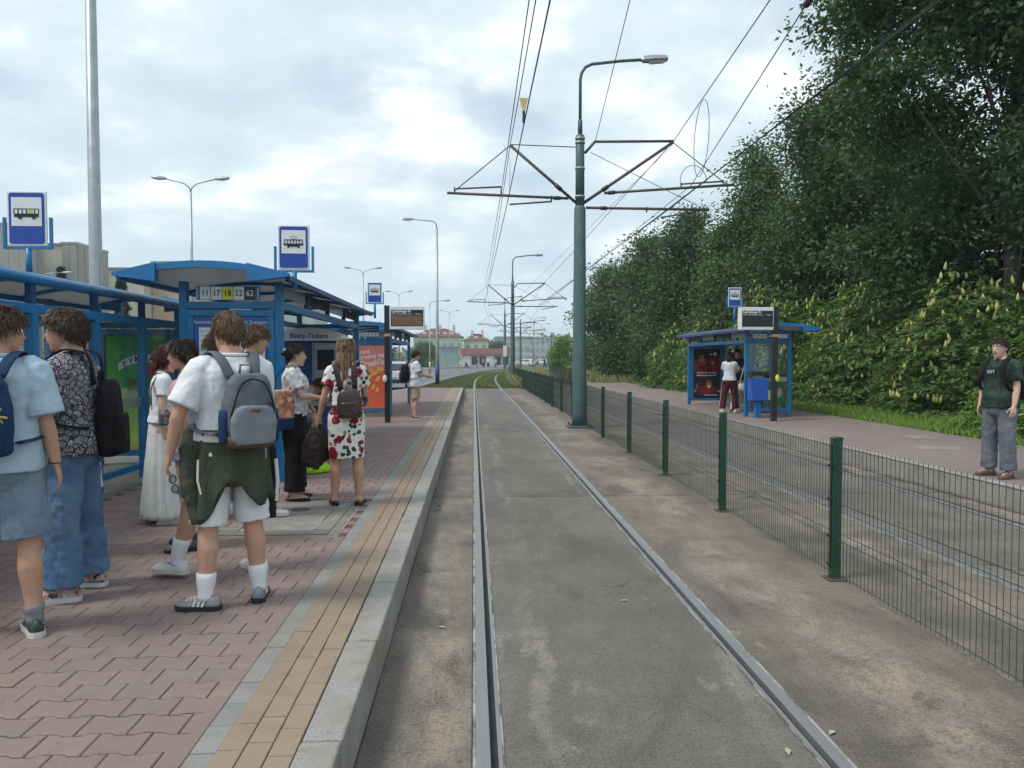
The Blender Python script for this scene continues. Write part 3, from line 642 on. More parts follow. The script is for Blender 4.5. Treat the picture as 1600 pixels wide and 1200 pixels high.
            text('Słodko', 0.13, M['ad_brn'], box_, (U(.55), Y(2), V(.60)), (rotx[0], R(-4), 0), bold=.002); text('kwaśne', 0.12, M['ad_brn'], box_, (U(.57), Y(2), V(.545)), (rotx[0], R(-4), 0), bold=.002)
        elif kind == 'film':
            flat('poster', lambda m: R_(m, 0, 1, 0, 1, 0), [M['ad_blk']], box_)
            def art(m):
                Dk(m, .25, .66, .34, .16, 1, 0, lobes=3, amp=.12); Dk(m, .78, .70, .28, .2, 1, 0, lobes=4, amp=.1); R_(m, .02, .9, .58, .66, 2, 0)
                Dk(m, .55, .16, .42, .1, 1, 0, lobes=3, amp=.1, ph=1)
                Dk(m, .30, .80, .10, .075, 3, 1); Dk(m, .30, .85, .115, .04, 4, 2); Dk(m, .31, .765, .04, .015, 4, 0)
                Dk(m, .72, .72, .06, .04, 3, 1, lobes=3, amp=.2); Dk(m, .58, .27, .10, .085, 3, 3); Dk(m, .58, .335, .115, .035, 4, 2); Dk(m, .585, .235, .05, .014, 4, 4)
                for dx in (-.04, .04): Dk(m, .30 + dx, .81, .018, .007, 5, 2, n=8); Dk(m, .58 + dx, .285, .018, .007, 5, 2, n=8)
                R_(m, .10, .14, .20, .28, 3, 3); Dk(m, .06, .15, .05, .03, 3, 1)
                R_(m, .76, .86, .88, .94, 3, 4); Dk(m, .66, .90, .07, .012, 3, 4)
                for b in (.52, .465):                                     # two lines of small white print
                    a = .12 if b > .5 else .10
                    while a < .84: wd = random.uniform(.018, .035); R_(m, a, a + wd, b - random.uniform(.006, .014), b + random.uniform(.008, .016), 3, 4); a += wd + (.012 if random.random() < .75 else .03)
                a = .40
                while a < .90: wd = random.uniform(.02, .035); R_(m, a, a + wd, .05, .05 + random.uniform(.012, .024), 3, 4); a += wd + .012
            flat('poster_art', art, [M['ad_red'], M['ad_skin'], M['ad_brn'], M['ad_yel'] if False else tint('lit_skin', (.5, .2, .07)), M['ad_w']], box_)
    end(0, near, -1); end(L, far, -1)
    if near == 'glass' and not tube_edge:                                     # small green leaflet case on the glass
        xa, xb = sorted((X(D * .45), X(D * .88)))
        flat('leaflet', lambda m: (rect(m, xa, xb, .28, .86, -.009, 0), rect(m, xa + .04, xa + .2, .42, .66, -.011, 1), disc(m, xb - .12, .6, .07, .12, -.011, 2)), [M['ad_grn'], M['ad_lime'], M['ad_tan']], T)
    if numbers:                                                               # line-number board above the end beam
        nb = len(numbers); cw = 0.128 if nb <= 6 else 0.088; ch = 0.15 if nb <= 6 else .105; W = nb * cw + .09
        xm = X(D * 0.52); q = MB(); q.box(xm - W / 2, xm + W / 2, -.075, -.045, zb + .012, zb + .172); brd = q.build('number_board', M['blue'], T, bevel=.004)
        for i, (t_, bgc, fg) in enumerate(numbers):
            x = xm - W / 2 + .045 + cw * (i + .5); q = MB(); q.box(x - cw / 2 + .005, x + cw / 2 - .005, -.0775, -.0752, zb + .09 - ch / 2, zb + .09 + ch / 2); q.build('number_plate', M[bgc], brd)
            if t_: text(t_, 0.098 if nb <= 6 else .07, M[fg], brd, (x, -.079, zb + .088), bold=.0015, sx=.92)
        for x in (xm - W / 2 + .015, xm + W / 2 - .015): q = MB(); q.box(x - .008, x + .008, -.0785, -.0752, zb + .025, zb + .155); q.build('end_clip', M['steel'], brd)
    if bench:
        b0 = MB(); by0, by1 = L * .16, L * .84
        for y in (by0 + .2, (by0 + by1) / 2, by1 - .2): q = MB(); bx(q, D - .34, D - .26, y - .03, y + .03, 0.0, .40); bx(q, D - .46, D - .06, y - .025, y + .025, .40, .43); q.build('bench_leg', M['blue_d'], T, bevel=.004)
        for k in range(4): part('bench_slat', M['wood'], (D - .46 + k * .10, D - .375 + k * .10, by0, by1, .432, .462))
    if front_tables:                                                          # stop-name plates hung under the roof edge
        for i in range(nbay):
            y0, y1 = ysb[i] + .12, ysb[i + 1] - .12; part('name_plate', M['dark' if i % 2 else 'frost'], (-.012, .012, y0, y1, zb + .06, zb + .2), bev=0)
    return T
W_ = 'white'; K_ = 'black'
nums = [('11', 'white', 'dark'), ('17', 'white', 'dark'), ('18', 'yellow', 'dark'), ('52', 'white', 'dark'), ('62', 'black', 'white')]
shelter('blue tram shelter with arched roof, line numbers 11 to 62 and blue timetable board', (-2.29, 8.85, PZ), -1, 5.75, near='info', far='open', numbers=nums, group='blue tram shelters', front_tables=True)
nums3 = [('62', 'black', 'white')] + [('', 'white', 'dark')] * 6
shelter('blue tram shelter with orange poster in its end wall, past the ticket machine', (-2.10, 18.7, PZ), -1, 5.4, zr=-.16, near='orange', far='open', numbers=nums3, group='blue tram shelters', front_tables=True)
nums4 = [('11', 'white', 'dark'), ('17', 'white', 'dark'), ('18', 'white', 'dark'), ('52', 'white', 'dark'), ('62', 'black', 'white')] + [('', 'white', 'dark')] * 5
shelter('blue tram shelter with dark red film poster, on the far platform before the shrubs', (6.86, 18.2, PZ), 1, 4.9, zr=-.2, near='glass', far='film', numbers=nums4, group='blue tram shelters', front_tables=True)
shelter('long blue bus shelter with green juice poster, seen from behind at the left', (-4.06, 3.6, PZ), -1, 6.8, near='open', far='green', tube_edge=True, back_open=True, zr=-0.17, bench=True, nbay=6, uo=.02)

# ---- stop signs on the roofs
def stop_sign(label, loc, kind, stem, sz=0.50, post=None):
    T = thing('stop_sign', label, 'stop sign', loc, 0, 'blue stop signs')
    w, h = sz, sz * 1.42; z0 = stem
    q = MB(); q.tube([(0, 0.02, 0), (0, 0.02, z0 - .02)], .03, 10); q.build('stem', M['blue'], T, smooth=True)
    q = MB(); q.box(-w / 2 - .045, -w / 2 - .02, 0, .03, z0 - .03, z0 + h * .52); q.box(w / 2 + .02, w / 2 + .045, 0, .03, z0 - .03, z0 + h * .52); q.box(-w / 2 - .0195, w / 2 + .0195, 0, .03, z0 - .03, z0 - .005); q.build('bracket', M['blue'], T)
    q = MB(); q.box(-w / 2, w / 2, 0, .02, z0, z0 + h); pl = q.build('plate', M['white'], T, bevel=.02)
    m_ = w * .055
    def rr(mb, x0, x1, z0_, z1_, y, r, m=0):
        pts = []
        for cx, cz, a0 in ((x1 - r, z1_ - r, 0), (x0 + r, z1_ - r, 90), (x0 + r, z0_ + r, 180), (x1 - r, z0_ + r, 270)):
            for k in range(5): a = R(a0 + k * 22.5); pts.append((cx + r * math.cos(a), y, cz + r * math.sin(a)))
        mb.add(pts, [tuple(range(len(pts)))], m)
    flat('blue_field', lambda m: rr(m, -w / 2 + m_, w / 2 - m_, z0 + m_, z0 + h - m_, -.003, w * .07), [M['sign_blue']], pl)
    zc = z0 + h * .62; hh = h * .26
    flat('white_field', lambda m: rect(m, -w * .38, w * .38, zc - hh, zc + hh, -.006), [M['white']], pl)
    def pic(m):
        y = -.009; b = w * .31; zz = zc - .02
        if kind == 'bus':
            rect(m, -b, b, zz - .045 * w / .5, zz - .0, y, 0); rect(m, -b, b, zz + .055 * w / .5, zz + .065 * w / .5, y, 0)
            for k in range(7): x = -b + 2 * b * k / 6; rect(m, x - .005, x + .005, zz, zz + .056 * w / .5, y, 0)
            rect(m, b * .1, b * .45, zz, zz + .056 * w / .5, y - .001, 1)
            for x in (-b * .5, b * .6): disc(m, x, zz - .045 * w / .5, .028 * w / .5, .028 * w / .5, y - .002, 0)
        else:
            k_ = w / .5
            rect(m, -b, b, zz - .03 * k_, zz + .0, y, 0); rect(m, -b * .92, b * .92, zz + .05 * k_, zz + .065 * k_, y, 0); rect(m, -b * .6, b * .6, zz - .05 * k_, zz - .03 * k_, y, 0)
            for j in range(7): x = -b * .9 + 1.8 * b * j / 6; rect(m, x - .006 * k_, x + .006 * k_, zz, zz + .051 * k_, y, 0)
            P = [(0, .065), (.05, .095), (0, .125), (-.05, .095)]
            for (x0, a), (x1, c) in zip(P, P[1:] + P[:1]): m.add([(x0 * k_ - .004, y, zz + a * k_), (x0 * k_ + .004, y, zz + a * k_), (x1 * k_ + .004, y, zz + c * k_), (x1 * k_ - .004, y, zz + c * k_)], [(0, 1, 2, 3)], 0)
            for x in (-.08, .08): disc(m, x * k_, zz - .05 * k_, .02 * k_, .02 * k_, y - .001, 0)
    flat('pictogram', pic, [M['ad_blk'], M['ad_lime']], pl)
    return T
stop_sign('blue sign with bus pictogram on a stem above the long bus shelter', (-4.60, 7.9, 2.56), 'bus', .30, .40)
stop_sign('blue sign with tram pictogram on the corner of the timetable shelter', (-2.06, 8.62, 2.50), 'tram', .22, .36)
stop_sign('small blue tram sign above the shelter with the orange poster', (-2.45, 18.5, 2.7), 'tram', .38, .36)
stop_sign('blue tram sign half hidden behind the display on the far platform', (7.05, 19.6, 2.6), 'tram', .5, .36)

# ---- dot-matrix departure displays
M['amber'] = emis('amber_leds', (1.0, 0.36, 0.10), 0.30); M['led_bg'] = tint('display_brown', (0.15, 0.095, 0.065), .4)
def display(label, loc, side, lit):
    T = thing('departure_display', label, 'display', loc, 0, 'departure displays on black poles')
    q = MB(); q.box(-.06, .06, -.06, .06, 0, 2.66); q.build('pole', M['black'], T, bevel=.006)
    q = MB(); q.box(-.066, .066, -.066, .066, 1.96, 2.02); q.build('band', simple('copper_band', (.5, .3, .22), .5, .2), T)
    q = MB(); q.ell((.05 * side * -1 + .0, -.072, 1.0), (.05, .03, .085), 12, 8); q.build('call_button', M['paper'] if lit else M['yellow'], T, smooth=True)
    x0, x1 = (.064, .84) if side > 0 else (-.84, -.064)
    q = MB(); q.box(x0, x1, -.10, .10, 2.12, 2.64); cs = q.build('case', M['white'], T, bevel=.01)
    flat('screen', lambda m: rect(m, x0 + .03, x1 - .02, 2.19, 2.56, -.104), [M['black']], cs)
    xl = x0 + .05
    text('Lipińskiego 01', .075, M['ad_w'], cs, (xl, -.108, 2.525), align='LEFT', bold=.002)
    text('Linia  Kierunek/Direction', .045, M['ad_w'], cs, (xl, -.108, 2.465), align='LEFT'); text('Odjazd', .045, M['ad_w'], cs, (x1 - .13, -.108, 2.465), align='CENTER')
    if lit:
        flat('led_field', lambda m: rect(m, x0 + .05, x1 - .04, 2.20, 2.43, -.107), [M['led_bg']], cs)
        def led(m):
            for r_ in range(4):
                z = 2.40 - r_ * .052; a = x0 + .07
                for seg in ((.07, .12), (.16, .16 + random.uniform(.2, .34)), (.58, .68)):
                    a = x0 + seg[0]
                    while a < x0 + seg[1]: wd = random.uniform(.012, .03); rect(m, a, a + wd, z - random.uniform(.002, .008), z + random.uniform(.0, .008), -.109); a += wd + random.uniform(.012, .03)
        flat('led_rows', led, [M['amber']], cs)
    return T
display('lit departure display with amber rows on a black pole, by the orange poster shelter', (-1.96, 16.9, PZ), 1, True)
display('dark departure display on a black pole before the far platform shelter', (6.99, 16.8, PZ), -1, False)

# ---- ticket machine
tm = thing('ticket_machine', 'blue ticket machine with white arched top inside the timetable shelter', 'ticket machine', (-2.98, 13.9, PZ))
q = MB(); q.box(-.52, .52, -.32, .32, 0.05, 1.78); q.build('cabinet', simple('machine_blue', (.02, .06, .17), .4, 0, .1), tm, bevel=.01)
q = MB(); q.box(-.48, .48, -.28, .28, 0, .05); q.build('plinth', M['dark'], tm)
q = MB(); pts = [(-.60, 1.781), (.60, 1.781), (.60, 1.83)] + [(.6 * math.cos(R(a)), 1.83 + .19 * math.sin(R(a))) for a in range(15, 180, 15)] + [(-.60, 1.83)]
q.prism(pts, 'y', -.36, .34); q.build('top_sign', M['white'], tm, bevel=.006)
text('Bilety-Tickets', .125, M['sign_blue'], tm, (0, -.364, 1.865), bold=.002); text('KMK', .115, M['ad_w'], tm, (-.24, -.324, 1.60), bold=.004)
flat('logo', lambda m: (rect(m, -.46, -.36, 1.55, 1.645, -.323, 0), disc(m, -.41, 1.597, .028, .028, -.325, 1, 10)), [M['ad_w'], M['info_blue']], tm)
q = MB(); q.box(-.521, .521, -.326, -.3205, .60, .68); q.build('silver_band', M['steel'], tm); q = MB(); q.box(.05, .075, -.33, -.3205, .70, 1.75); q.build('trim', M['steel'], tm)
q = MB(); q.box(.09, .50, -.34, -.3205, .72, 1.74); fp_ = q.build('front_panel', M['steel'], tm, bevel=.006)
flat('screen', lambda m: rect(m, .14, .45, 1.25, 1.62, -.342), [M['glass_d'] if False else M['black']], fp_); q = MB(); q.box(.16, .42, -.36, -.341, .8, .95); q.build('coin_tray', M['dark'], fp_)
text('62', .06, M['ad_w'], tm, (.30, -.364, 1.70)) if False else None

bake_texts()
# ---- litter bin by the far shelter
bn = thing('litter_bin', 'blue litter bin with dark hood at the front of the far platform shelter', 'bin', (6.98, 17.75, PZ))
q = MB(); q.prism([(-.2, .42), (.2, .42), (.22, .98), (-.22, .98)], 'y', -.16, .16); q.build('bucket', simple('bin_blue', (.012, .10, .42), .4), bn, bevel=.02)
q = MB(); q.box(-.23, .23, -.17, .17, 1.04, 1.14); q.box(-.23, -.20, -.17, .17, .98, 1.04); q.box(.20, .23, -.17, .17, .98, 1.04); q.build('hood', M['dark'], bn, bevel=.01)
q = MB(); q.box(-.07, .07, -.06, .06, 0, .419); q.build('stand', M['blue'], bn, bevel=.006)
q = MB(); q.box(.221, .235, -.05, .05, .6, .78); q.build('lock_plate', M['paper'], bn)

# ================================================================== fence
FX = 2.78
fence = thing('mesh_fence', 'dark green welded mesh fence standing between the two tram tracks', 'fence', (0, 0, 0))
pq = MB(); pq.box(-.035, .035, -.032, .032, 0, 1.08); pm_ = pq.mesh('post'); pm_.materials.append(M['fence'])
cq = MB(); cq.prism([(-.038, 1.0805), (.038, 1.0805), (.038, 1.092), (0.02, 1.10), (-.02, 1.10), (-.038, 1.092)], 'y', -.035, .035); cm_ = cq.mesh('post_cap'); cm_.materials.append(M['fence'])
bq = MB(); bq.box(-.07, .07, -.07, .07, 0.0, .012); bm_ = bq.mesh('foot_plate'); bm_.materials.append(M['brown_rust'])
tq = MB(); tq.box(-.043, -.0355, -.012, .012, .09, 1.04)
for z in (.12, .34, .62, .88): tq.box(-.052, -.0435, -.03, .03, z - .012, z + .012)
tm_ = tq.mesh('clamp_bar'); tm_.materials.append(M['dark'])
wq = MB()
def rod(mb, p, q_, r=.003):
    p = np.array(p, float); q_ = np.array(q_, float); mb.tube([p, q_], r, 4, caps=False)
PITCH = 2.53
for i in range(50): y = -PITCH / 2 + .04 + i * (PITCH - .08) / 49; rod(wq, (-.012, y, .035), (-.012, y, 1.055), .0024)
wires = wq.n
for z in (.06, .32, .60, .86, 1.03):
    for dx in (-.006, .006):
        pass
    rod(wq, (-.018, -PITCH / 2, z), (-.018, PITCH / 2, z), .0036)
    if z in (.32, .86): rod(wq, (.004, -PITCH / 2, z + .045), (.004, PITCH / 2, z + .045), .003)
mesh_panel = wq.mesh('mesh_panel'); mesh_panel.materials.append(M['wire'])
fy = [2.95 - PITCH + PITCH * k for k in range(31)]
for k, y in enumerate(fy):
    x = FX + bend(y) + (0.02 * math.sin(k * 1.7) if y < 40 else 0)
    p_ = obj('post', pm_, None, fence, bevel=.004 if y < 12 else 0, loc=(x, y, 0)); obj('post_cap', cm_, None, p_); obj('clamp_bar', tm_, None, p_); obj('foot_plate', bm_, None, p_)
    if k < len(fy) - 1:
        x2 = FX + bend(fy[k + 1]); o = obj('mesh_panel', mesh_panel, None, fence, loc=((x + x2) / 2, y + PITCH / 2, 0)); o.rotation_euler = (0, 0, -math.atan2(x2 - x, PITCH)); o['kind'] = 'stuff'
f2 = thing('mesh_fence', 'low green mesh fence beyond the end of the far platform', 'fence', (0, 0, 0))
for k in range(7):
    y = 46 + PITCH * k; x = 6.35
    p_ = obj('post', pm_, None, f2, loc=(x, y, 0)); 
    if k < 6: o = obj('mesh_panel', mesh_panel, None, f2, loc=(x, y + PITCH / 2, 0)); o['kind'] = 'stuff'

# ================================================================== catenary masts and wires
def tb(T, nm, pts, r, mat, n=8): q = MB(); q.tube(pts, r, n); return q.build(nm, mat, T, smooth=True)
def lamp_head(T, p, d, mat=None):
    q = MB(); d = np.array(d, float); d /= np.linalg.norm(d); sd = np.cross(d, [0, 0, 1]); sd /= np.linalg.norm(sd); up = np.cross(sd, d); p = np.array(p, float)
    rings = []
    for t_, w, h0, h1 in ((0, .05, -.03, .05), (.06, .09, -.06, .07), (.35, .125, -.075, .075), (.6, .11, -.07, .055), (.66, .07, -.05, .03)):
        rings.append([p + d * t_ + sd * a * w + up * b for a, b in ((-1, h0 * .4), (-.7, h1), (.7, h1), (1, h0 * .4), (.7, h0), (-.7, h0))])
    q.loft(rings); o = q.build('lamp_head', M['steel'], T, smooth=False)
    g_ = MB(); rings = []
    for t_, w, h in ((.2, .08, -.069), (.25, .095, -.09), (.55, .085, -.085), (.6, .06, -.062)): rings.append([p + d * t_ + sd * a * w + up * (h + b) for a, b in ((-1, .012), (1, .012), (.7, -.012), (-.7, -.012))])
    g_.loft(rings); g_.build('lens', M['paper'], o)
def mast(label, x, y, full=True, lamp=True, sc_=1.0):
    T = thing('catenary_mast', label, 'mast', (x, y, 0), 0, 'green masts between the tracks')
    q = MB(); q.box(-.3, .3, -.3, .3, 0, .05); q.build('base_plate', M['mast'], T, bevel=.008)
    for a in (-1, 1):
        for b in (-1, 1): tb(T, 'anchor_bolt', [(a * .23, b * .23, .05), (a * .23, b * .23, .12)], .022, M['brown_rust'], 6)
    tb(T, 'lower_tube', [(0, 0, .05), (0, 0, .35), (0, 0, 5.35), (0, 0, 5.42)], [.178, .176, .142, .115], M['mast'], 14)
    tb(T, 'upper_tube', [(0, 0, 5.42), (0, 0, 7.12), (0, 0, 7.14)], [.112, .106, .07], M['mast'], 14)
    tb(T, 'lamp_pole', [(0, 0, 7.14), (0, 0, 7.48), (0, 0, 7.5)], [.058, .056, .04], M['mast'], 12)
    for z in (5.62, 6.3, 6.92, 7.02): tb(T, 'clamp_band', [(0, 0, z), (0, 0, z + .045)], .123, M['steel'], 14)
    if lamp:
        tb(T, 'lamp_arm', [(0, 0, 7.5), (0, 0, 8.45), (.03, 0, 8.62), (.12, 0, 8.76), (.28, 0, 8.84), (1.0, 0, 8.93), (1.5, 0, 8.97)], .038, M['mast'], 10)
        lamp_head(T, (1.48, 0, 8.97), (1, 0, .07))
    # left bracket (over the platform track)
    wl = -x + .88 + bend(y); m = M['brown_rust']
    def loc_(X, Z): return (X - 2.6, 0, Z)
    tb(T, 'strut', [loc_(2.5, 5.5), loc_(.9, 6.86)], .038, m); tb(T, 'tie_rod', [loc_(.9, 6.88), loc_(2.5, 6.84)], .012, M['cable'], 6); tb(T, 'tie_rod', [loc_(.9, 6.86), loc_(-.45, 5.75)], .012, M['cable'], 6)
    tb(T, 'bracket_tube', [loc_(2.32, 5.60), loc_(-.63, 5.70)], .034, m); tb(T, 'steady_arm', [loc_(-.42, 5.80), loc_(.68, 5.86)], .022, m, 6); tb(T, 'steady_arm', [loc_(1.9, 5.52), loc_(.88, 5.44)], .022, m, 6)
    tb(T, 'insulator', [loc_(2.0, 5.925), loc_(2.14, 5.806)], .055, M['ceramic']); tb(T, 'insulator', [loc_(1.95, 5.61), loc_(2.12, 5.605)], .05, M['ceramic'])
    for a, b in ((-.45, 5.7), (.68, 5.7), (1.9, 5.52)): tb(T, 'fitting', [loc_(a, b - .02), loc_(a, b + .14)], .018, M['cable'], 6)
    # right bracket
    tb(T, 'strut', [loc_(2.7, 5.5), loc_(4.9, 7.0)], .038, m); tb(T, 'top_tube', [loc_(2.98, 6.98), loc_(4.9, 7.02)], .034, m); tb(T, 'hanger', [loc_(2.72, 6.7), loc_(2.98, 7.0)], .035, M['mast'], 6)
    tb(T, 'bracket_tube', [loc_(3.2, 5.74), loc_(6.4, 5.98)], .034, m); tb(T, 'bracket_tube', [loc_(2.75, 5.38), loc_(5.8, 5.36)], .034, m)
    tb(T, 'steady_arm', [loc_(5.1, 5.98), loc_(6.15, 6.06)], .022, m, 6); tb(T, 'steady_arm', [loc_(4.6, 5.16), loc_(5.45, 5.30)], .022, m, 6); tb(T, 'tie_rod', [loc_(4.9, 6.98), loc_(6.25, 5.98)], .012, M['cable'], 6); tb(T, 'tie_rod', [loc_(2.85, 6.72), loc_(5.6, 5.42)], .008, M['cable'], 6)
    tb(T, 'insulator', [loc_(3.3, 5.748), loc_(3.46, 5.76)], .05, M['ceramic']); tb(T, 'insulator', [loc_(3.1, 5.375), loc_(3.25, 5.374)], .05, M['ceramic']); tb(T, 'insulator', [loc_(3.15, 5.807), loc_(3.28, 5.895)], .055, M['ceramic'])
    for a, b in ((5.1, 5.9), (6.15, 5.98), (4.25, 5.3), (5.45, 5.3)): tb(T, 'fitting', [loc_(a, b - .02), loc_(a, b + .12)], .018, M['cable'], 6)
    return T
mast('thick green catenary mast with street lamp, nearest to the camera', 2.6, 18.0)
mast('green catenary mast with lamp at the end of the concrete bed', 2.76, 52.0)
mast('green catenary mast with lamp behind the grassed track', 3.7, 87.0)
mast('thin distant catenary mast by the road crossing', 6.9, 108.0, lamp=False)
for i, (x, y) in enumerate(((11.5, 140), (18, 170))): mast('faint catenary mast far along the line, %s one' % ('nearer' if i == 0 else 'farthest'), x, y, lamp=i == 0)
# switch box on the third mast
q = MB(); q.box(3.5, 3.9, 86.55, 86.8, 1.9, 3.2); tag(q.build('switch_box', M['paper'], bevel=.02), 'white switch box strapped to the third mast from the camera', 'box')
def wire(label, pts, r, name='overhead_wire', n=5, sag=0.0):
    out = []
    for a, b in zip(pts[:-1], pts[1:]):
        a = np.array(a, float); b = np.array(b, float); k = 10 if sag else 1
        for i in range(k): t_ = i / k; p = a + (b - a) * t_; p[2] -= sag * 4 * t_ * (1 - t_); out.append(p)
    out.append(np.array(pts[-1], float))
    q = MB(); q.tube(out, r, n); return tag(q.build(name, M['cable'], smooth=True), label, 'wire', 'tram overhead wires')
wire('contact wire over the platform track', [(.80, -6, 5.5), (.82, 18, 5.45), (.75, 52, 5.5), (2.2, 87, 5.5), (5.2, 108, 5.5), (10, 140, 5.5), (16, 170, 5.5)], .010)
wire('messenger wire above the platform track, on the strut tip', [(.78, -14, 7.0), (.9, 18, 6.9), (.95, 52, 6.9), (2.0, 87, 6.9), (5.2, 108, 6.9), (10, 140, 6.9)], .009, sag=.35)
wire('feeder cable beside the messenger wire of the platform track', [(.66, -14, 6.95), (.70, 18, 5.88), (.80, 52, 6.86)], .008, sag=.1)
wire('upper messenger wire on the tip of the right bracket', [(3.3, -4, 7.05), (4.9, 18, 7.02), (4.9, 52, 6.95), (6.0, 87, 6.9)], .010, sag=.05)
wire('contact wire over the far track', [(5.1, -4, 5.6), (4.95, 18, 5.5), (4.75, 52, 5.5), (6.2, 87, 5.5), (9, 108, 5.5)], .013)
wire('twin contact wire over the far track', [(5.0, -4, 5.62), (4.75, 18, 5.32), (4.6, 52, 5.5)], .009)
wire('anchoring wire with an insulator over the far track', [(3.3, 2.5, 6.25), (4.14, 9.0, 6.12), (5.35, 18, 5.95), (4.9, 52, 5.45)], .009)
wire('stay wire rising from the nearest mast towards the camera', [(2.98, 17.98, 7.02), (2.5, 10.0, 8.1), (2.2, 5.0, 8.8)], .008)
wire('long thin wire crossing behind the nearest mast', [(4.9, 18.1, 6.95), (2.9, 52, 5.7)], .006)
for (a, b), lb in ((((2.545, 10.75, 7.99), (2.525, 10.35, 8.06)), 'chunky dark insulator on the stay wire at the top edge'), (((4.16, 9.2, 6.11), (4.10, 8.75, 6.13)), 'chunky dark insulator on the anchoring wire, nearer the trees')):
    a, b = np.array(a), np.array(b); q = MB(); q.tube([a, a + (b - a) * .15, a + (b - a) * .3, a + (b - a) * .45, a + (b - a) * .6, a + (b - a) * .75, a + (b - a) * .9, b], [.015, .05, .03, .055, .03, .055, .035, .012], 8); tag(q.build('wire_insulator', M['ceramic'], smooth=True), lb, 'insulator')
# loops of jumper cable by the far track
def loop(label, c, rx, rz, ry, r=.008, a0=0, a1=360):
    pts = [(c[0] + rx * math.cos(R(a)) * 1.0, c[1] + ry * math.sin(R(a)), c[2] + rz * math.sin(R(a))) for a in np.linspace(a0, a1, 18)]
    q = MB(); q.tube(pts, r, 5); tag(q.build('jumper_cable', M['cable'], smooth=True), label, 'cable', 'jumper cables')
loop('tall loop of jumper cable hanging between the far track wires', (5.35, 17.2, 6.85), .17, .85, -.2)
loop('small arc of jumper cable over the right bracket tube', (5.35, 17.8, 5.98), .33, .42, .05, a0=0, a1=180)
q = MB(); q.tube([(.71, 17.4, 6.72), (.84, 16.9, 6.2), (.83, 17.0, 5.5)], .004, 5); tag(q.build('dropper_wire', M['cable']), 'thin dropper between messenger and contact wire near the mast', 'wire', 'tram overhead wires')
q = MB(); yt = 11.9; xx = .81; q.prism([(xx - .07, 5.86), (xx + .07, 5.86), (xx + .02, 5.66), (xx - .02, 5.66)], 'y', yt - .006, yt + .006); tagp = q.build('warning_flag', simple('flag_yellow', (.62, .48, .2), .6)); tag(tagp, 'small yellow tapered flag clipped to the contact wire', 'flag')
q = MB(); q.tube([(xx, yt, 5.47), (xx, yt, 5.655)], .022, 8); q.build('clip', M['dark'], tagp)

# ================================================================== street lamps
def lamp_single(label, x, y, H=10.1, arm=-1.4, r=.09, base=True, head=True, cat='street lamp'):
    T = thing('street_lamp', label, cat, (x, y, .1), 0, 'street lamps along the road')
    tb(T, 'pole', [(0, 0, 0), (0, 0, 2.0), (0, 0, H - .5)], [r, r * .95, r * .6], M['steel'], 12); tb(T, 'sleeve', [(0, 0, 0), (0, 0, 1.25)], r * 1.25, M['blue_d'] if base else M['steel'], 12)
    if head:
        s_ = math.copysign(1, arm); tb(T, 'arm', [(0, 0, H - .5), (s_ * .04, 0, H - .2), (s_ * .2, 0, H - .04), (s_ * .5, 0, H + .0), (arm, 0, H + .08)], .035, M['steel'], 8); lamp_head(T, (arm, 0, H + .08), (s_, 0, .05))
    return T
def lamp_double(label, x, y, H=10.0, sc_=1.0):
    T = thing('street_lamp', label, 'street lamp', (x, y, .1), 0, 'double street lamps beyond the road')
    tb(T, 'pole', [(0, 0, 0), (0, 0, H - .5)], [.10, .05], M['steel'], 10)
    for s_ in (-1, 1): tb(T, 'arm', [(0, 0, H - .5), (s_ * .06, 0, H - .3), (s_ * .3, 0, H - .1), (s_ * 1.2, 0, H + .12)], .03, M['steel'], 6); lamp_head(T, (s_ * 1.15, 0, H + .12), (s_, 0, .12))
    return T
lamp_single('grey single-arm street lamp with dark sleeve at the end of the platform', -2.25, 46.0, 10.1, -1.45, .105)
big = lamp_single('thick grey lamp post rising past the top edge behind the bus shelter', -8.38, 16.9, 14, -1.6, .15, base=False)
lamp_double('double-arm street lamp above the timetable shelter roof', -13.4, 36, 10.0)
lamp_double('double-arm street lamp beyond the orange poster shelter', -10.4, 70.5, 10.0)
lamp_double('thin double-arm street lamp left of the departure display top', -9.7, 97, 10.2)
lamp_double('thin double-arm street lamp in front of the red-roofed flats', -4.3, 132, 10)
lamp_single('slim street lamp just left of the platform-end lamp', -4.6, 78, 7.6, 1.5, .07, base=False)
lamp_single('small curved lamp seen over the bus shelter roof', -30.5, 54, 7.6, 1.4, .06, base=False)
for i, (px, y, h) in enumerate(((835, 120, 8.2), (845, 150, 8.6), (852, 185, 8), (838, 165, 10), (858, 220, 8.5), (866, 240, 8))): lamp_single('distant street lamp right of the far masts, number %d going away' % (i + 1) if False else ['distant curved street lamp nearest the far masts', 'distant street lamp second beyond the masts', 'faint street lamp third beyond the masts', 'tall faint lamp between the distant lamps', 'very faint lamp towards the hazy towers', 'faintest lamp next to the hazy towers'][i], (px - 740) / 1150 * y, y, h, 1.3, .07, base=False)
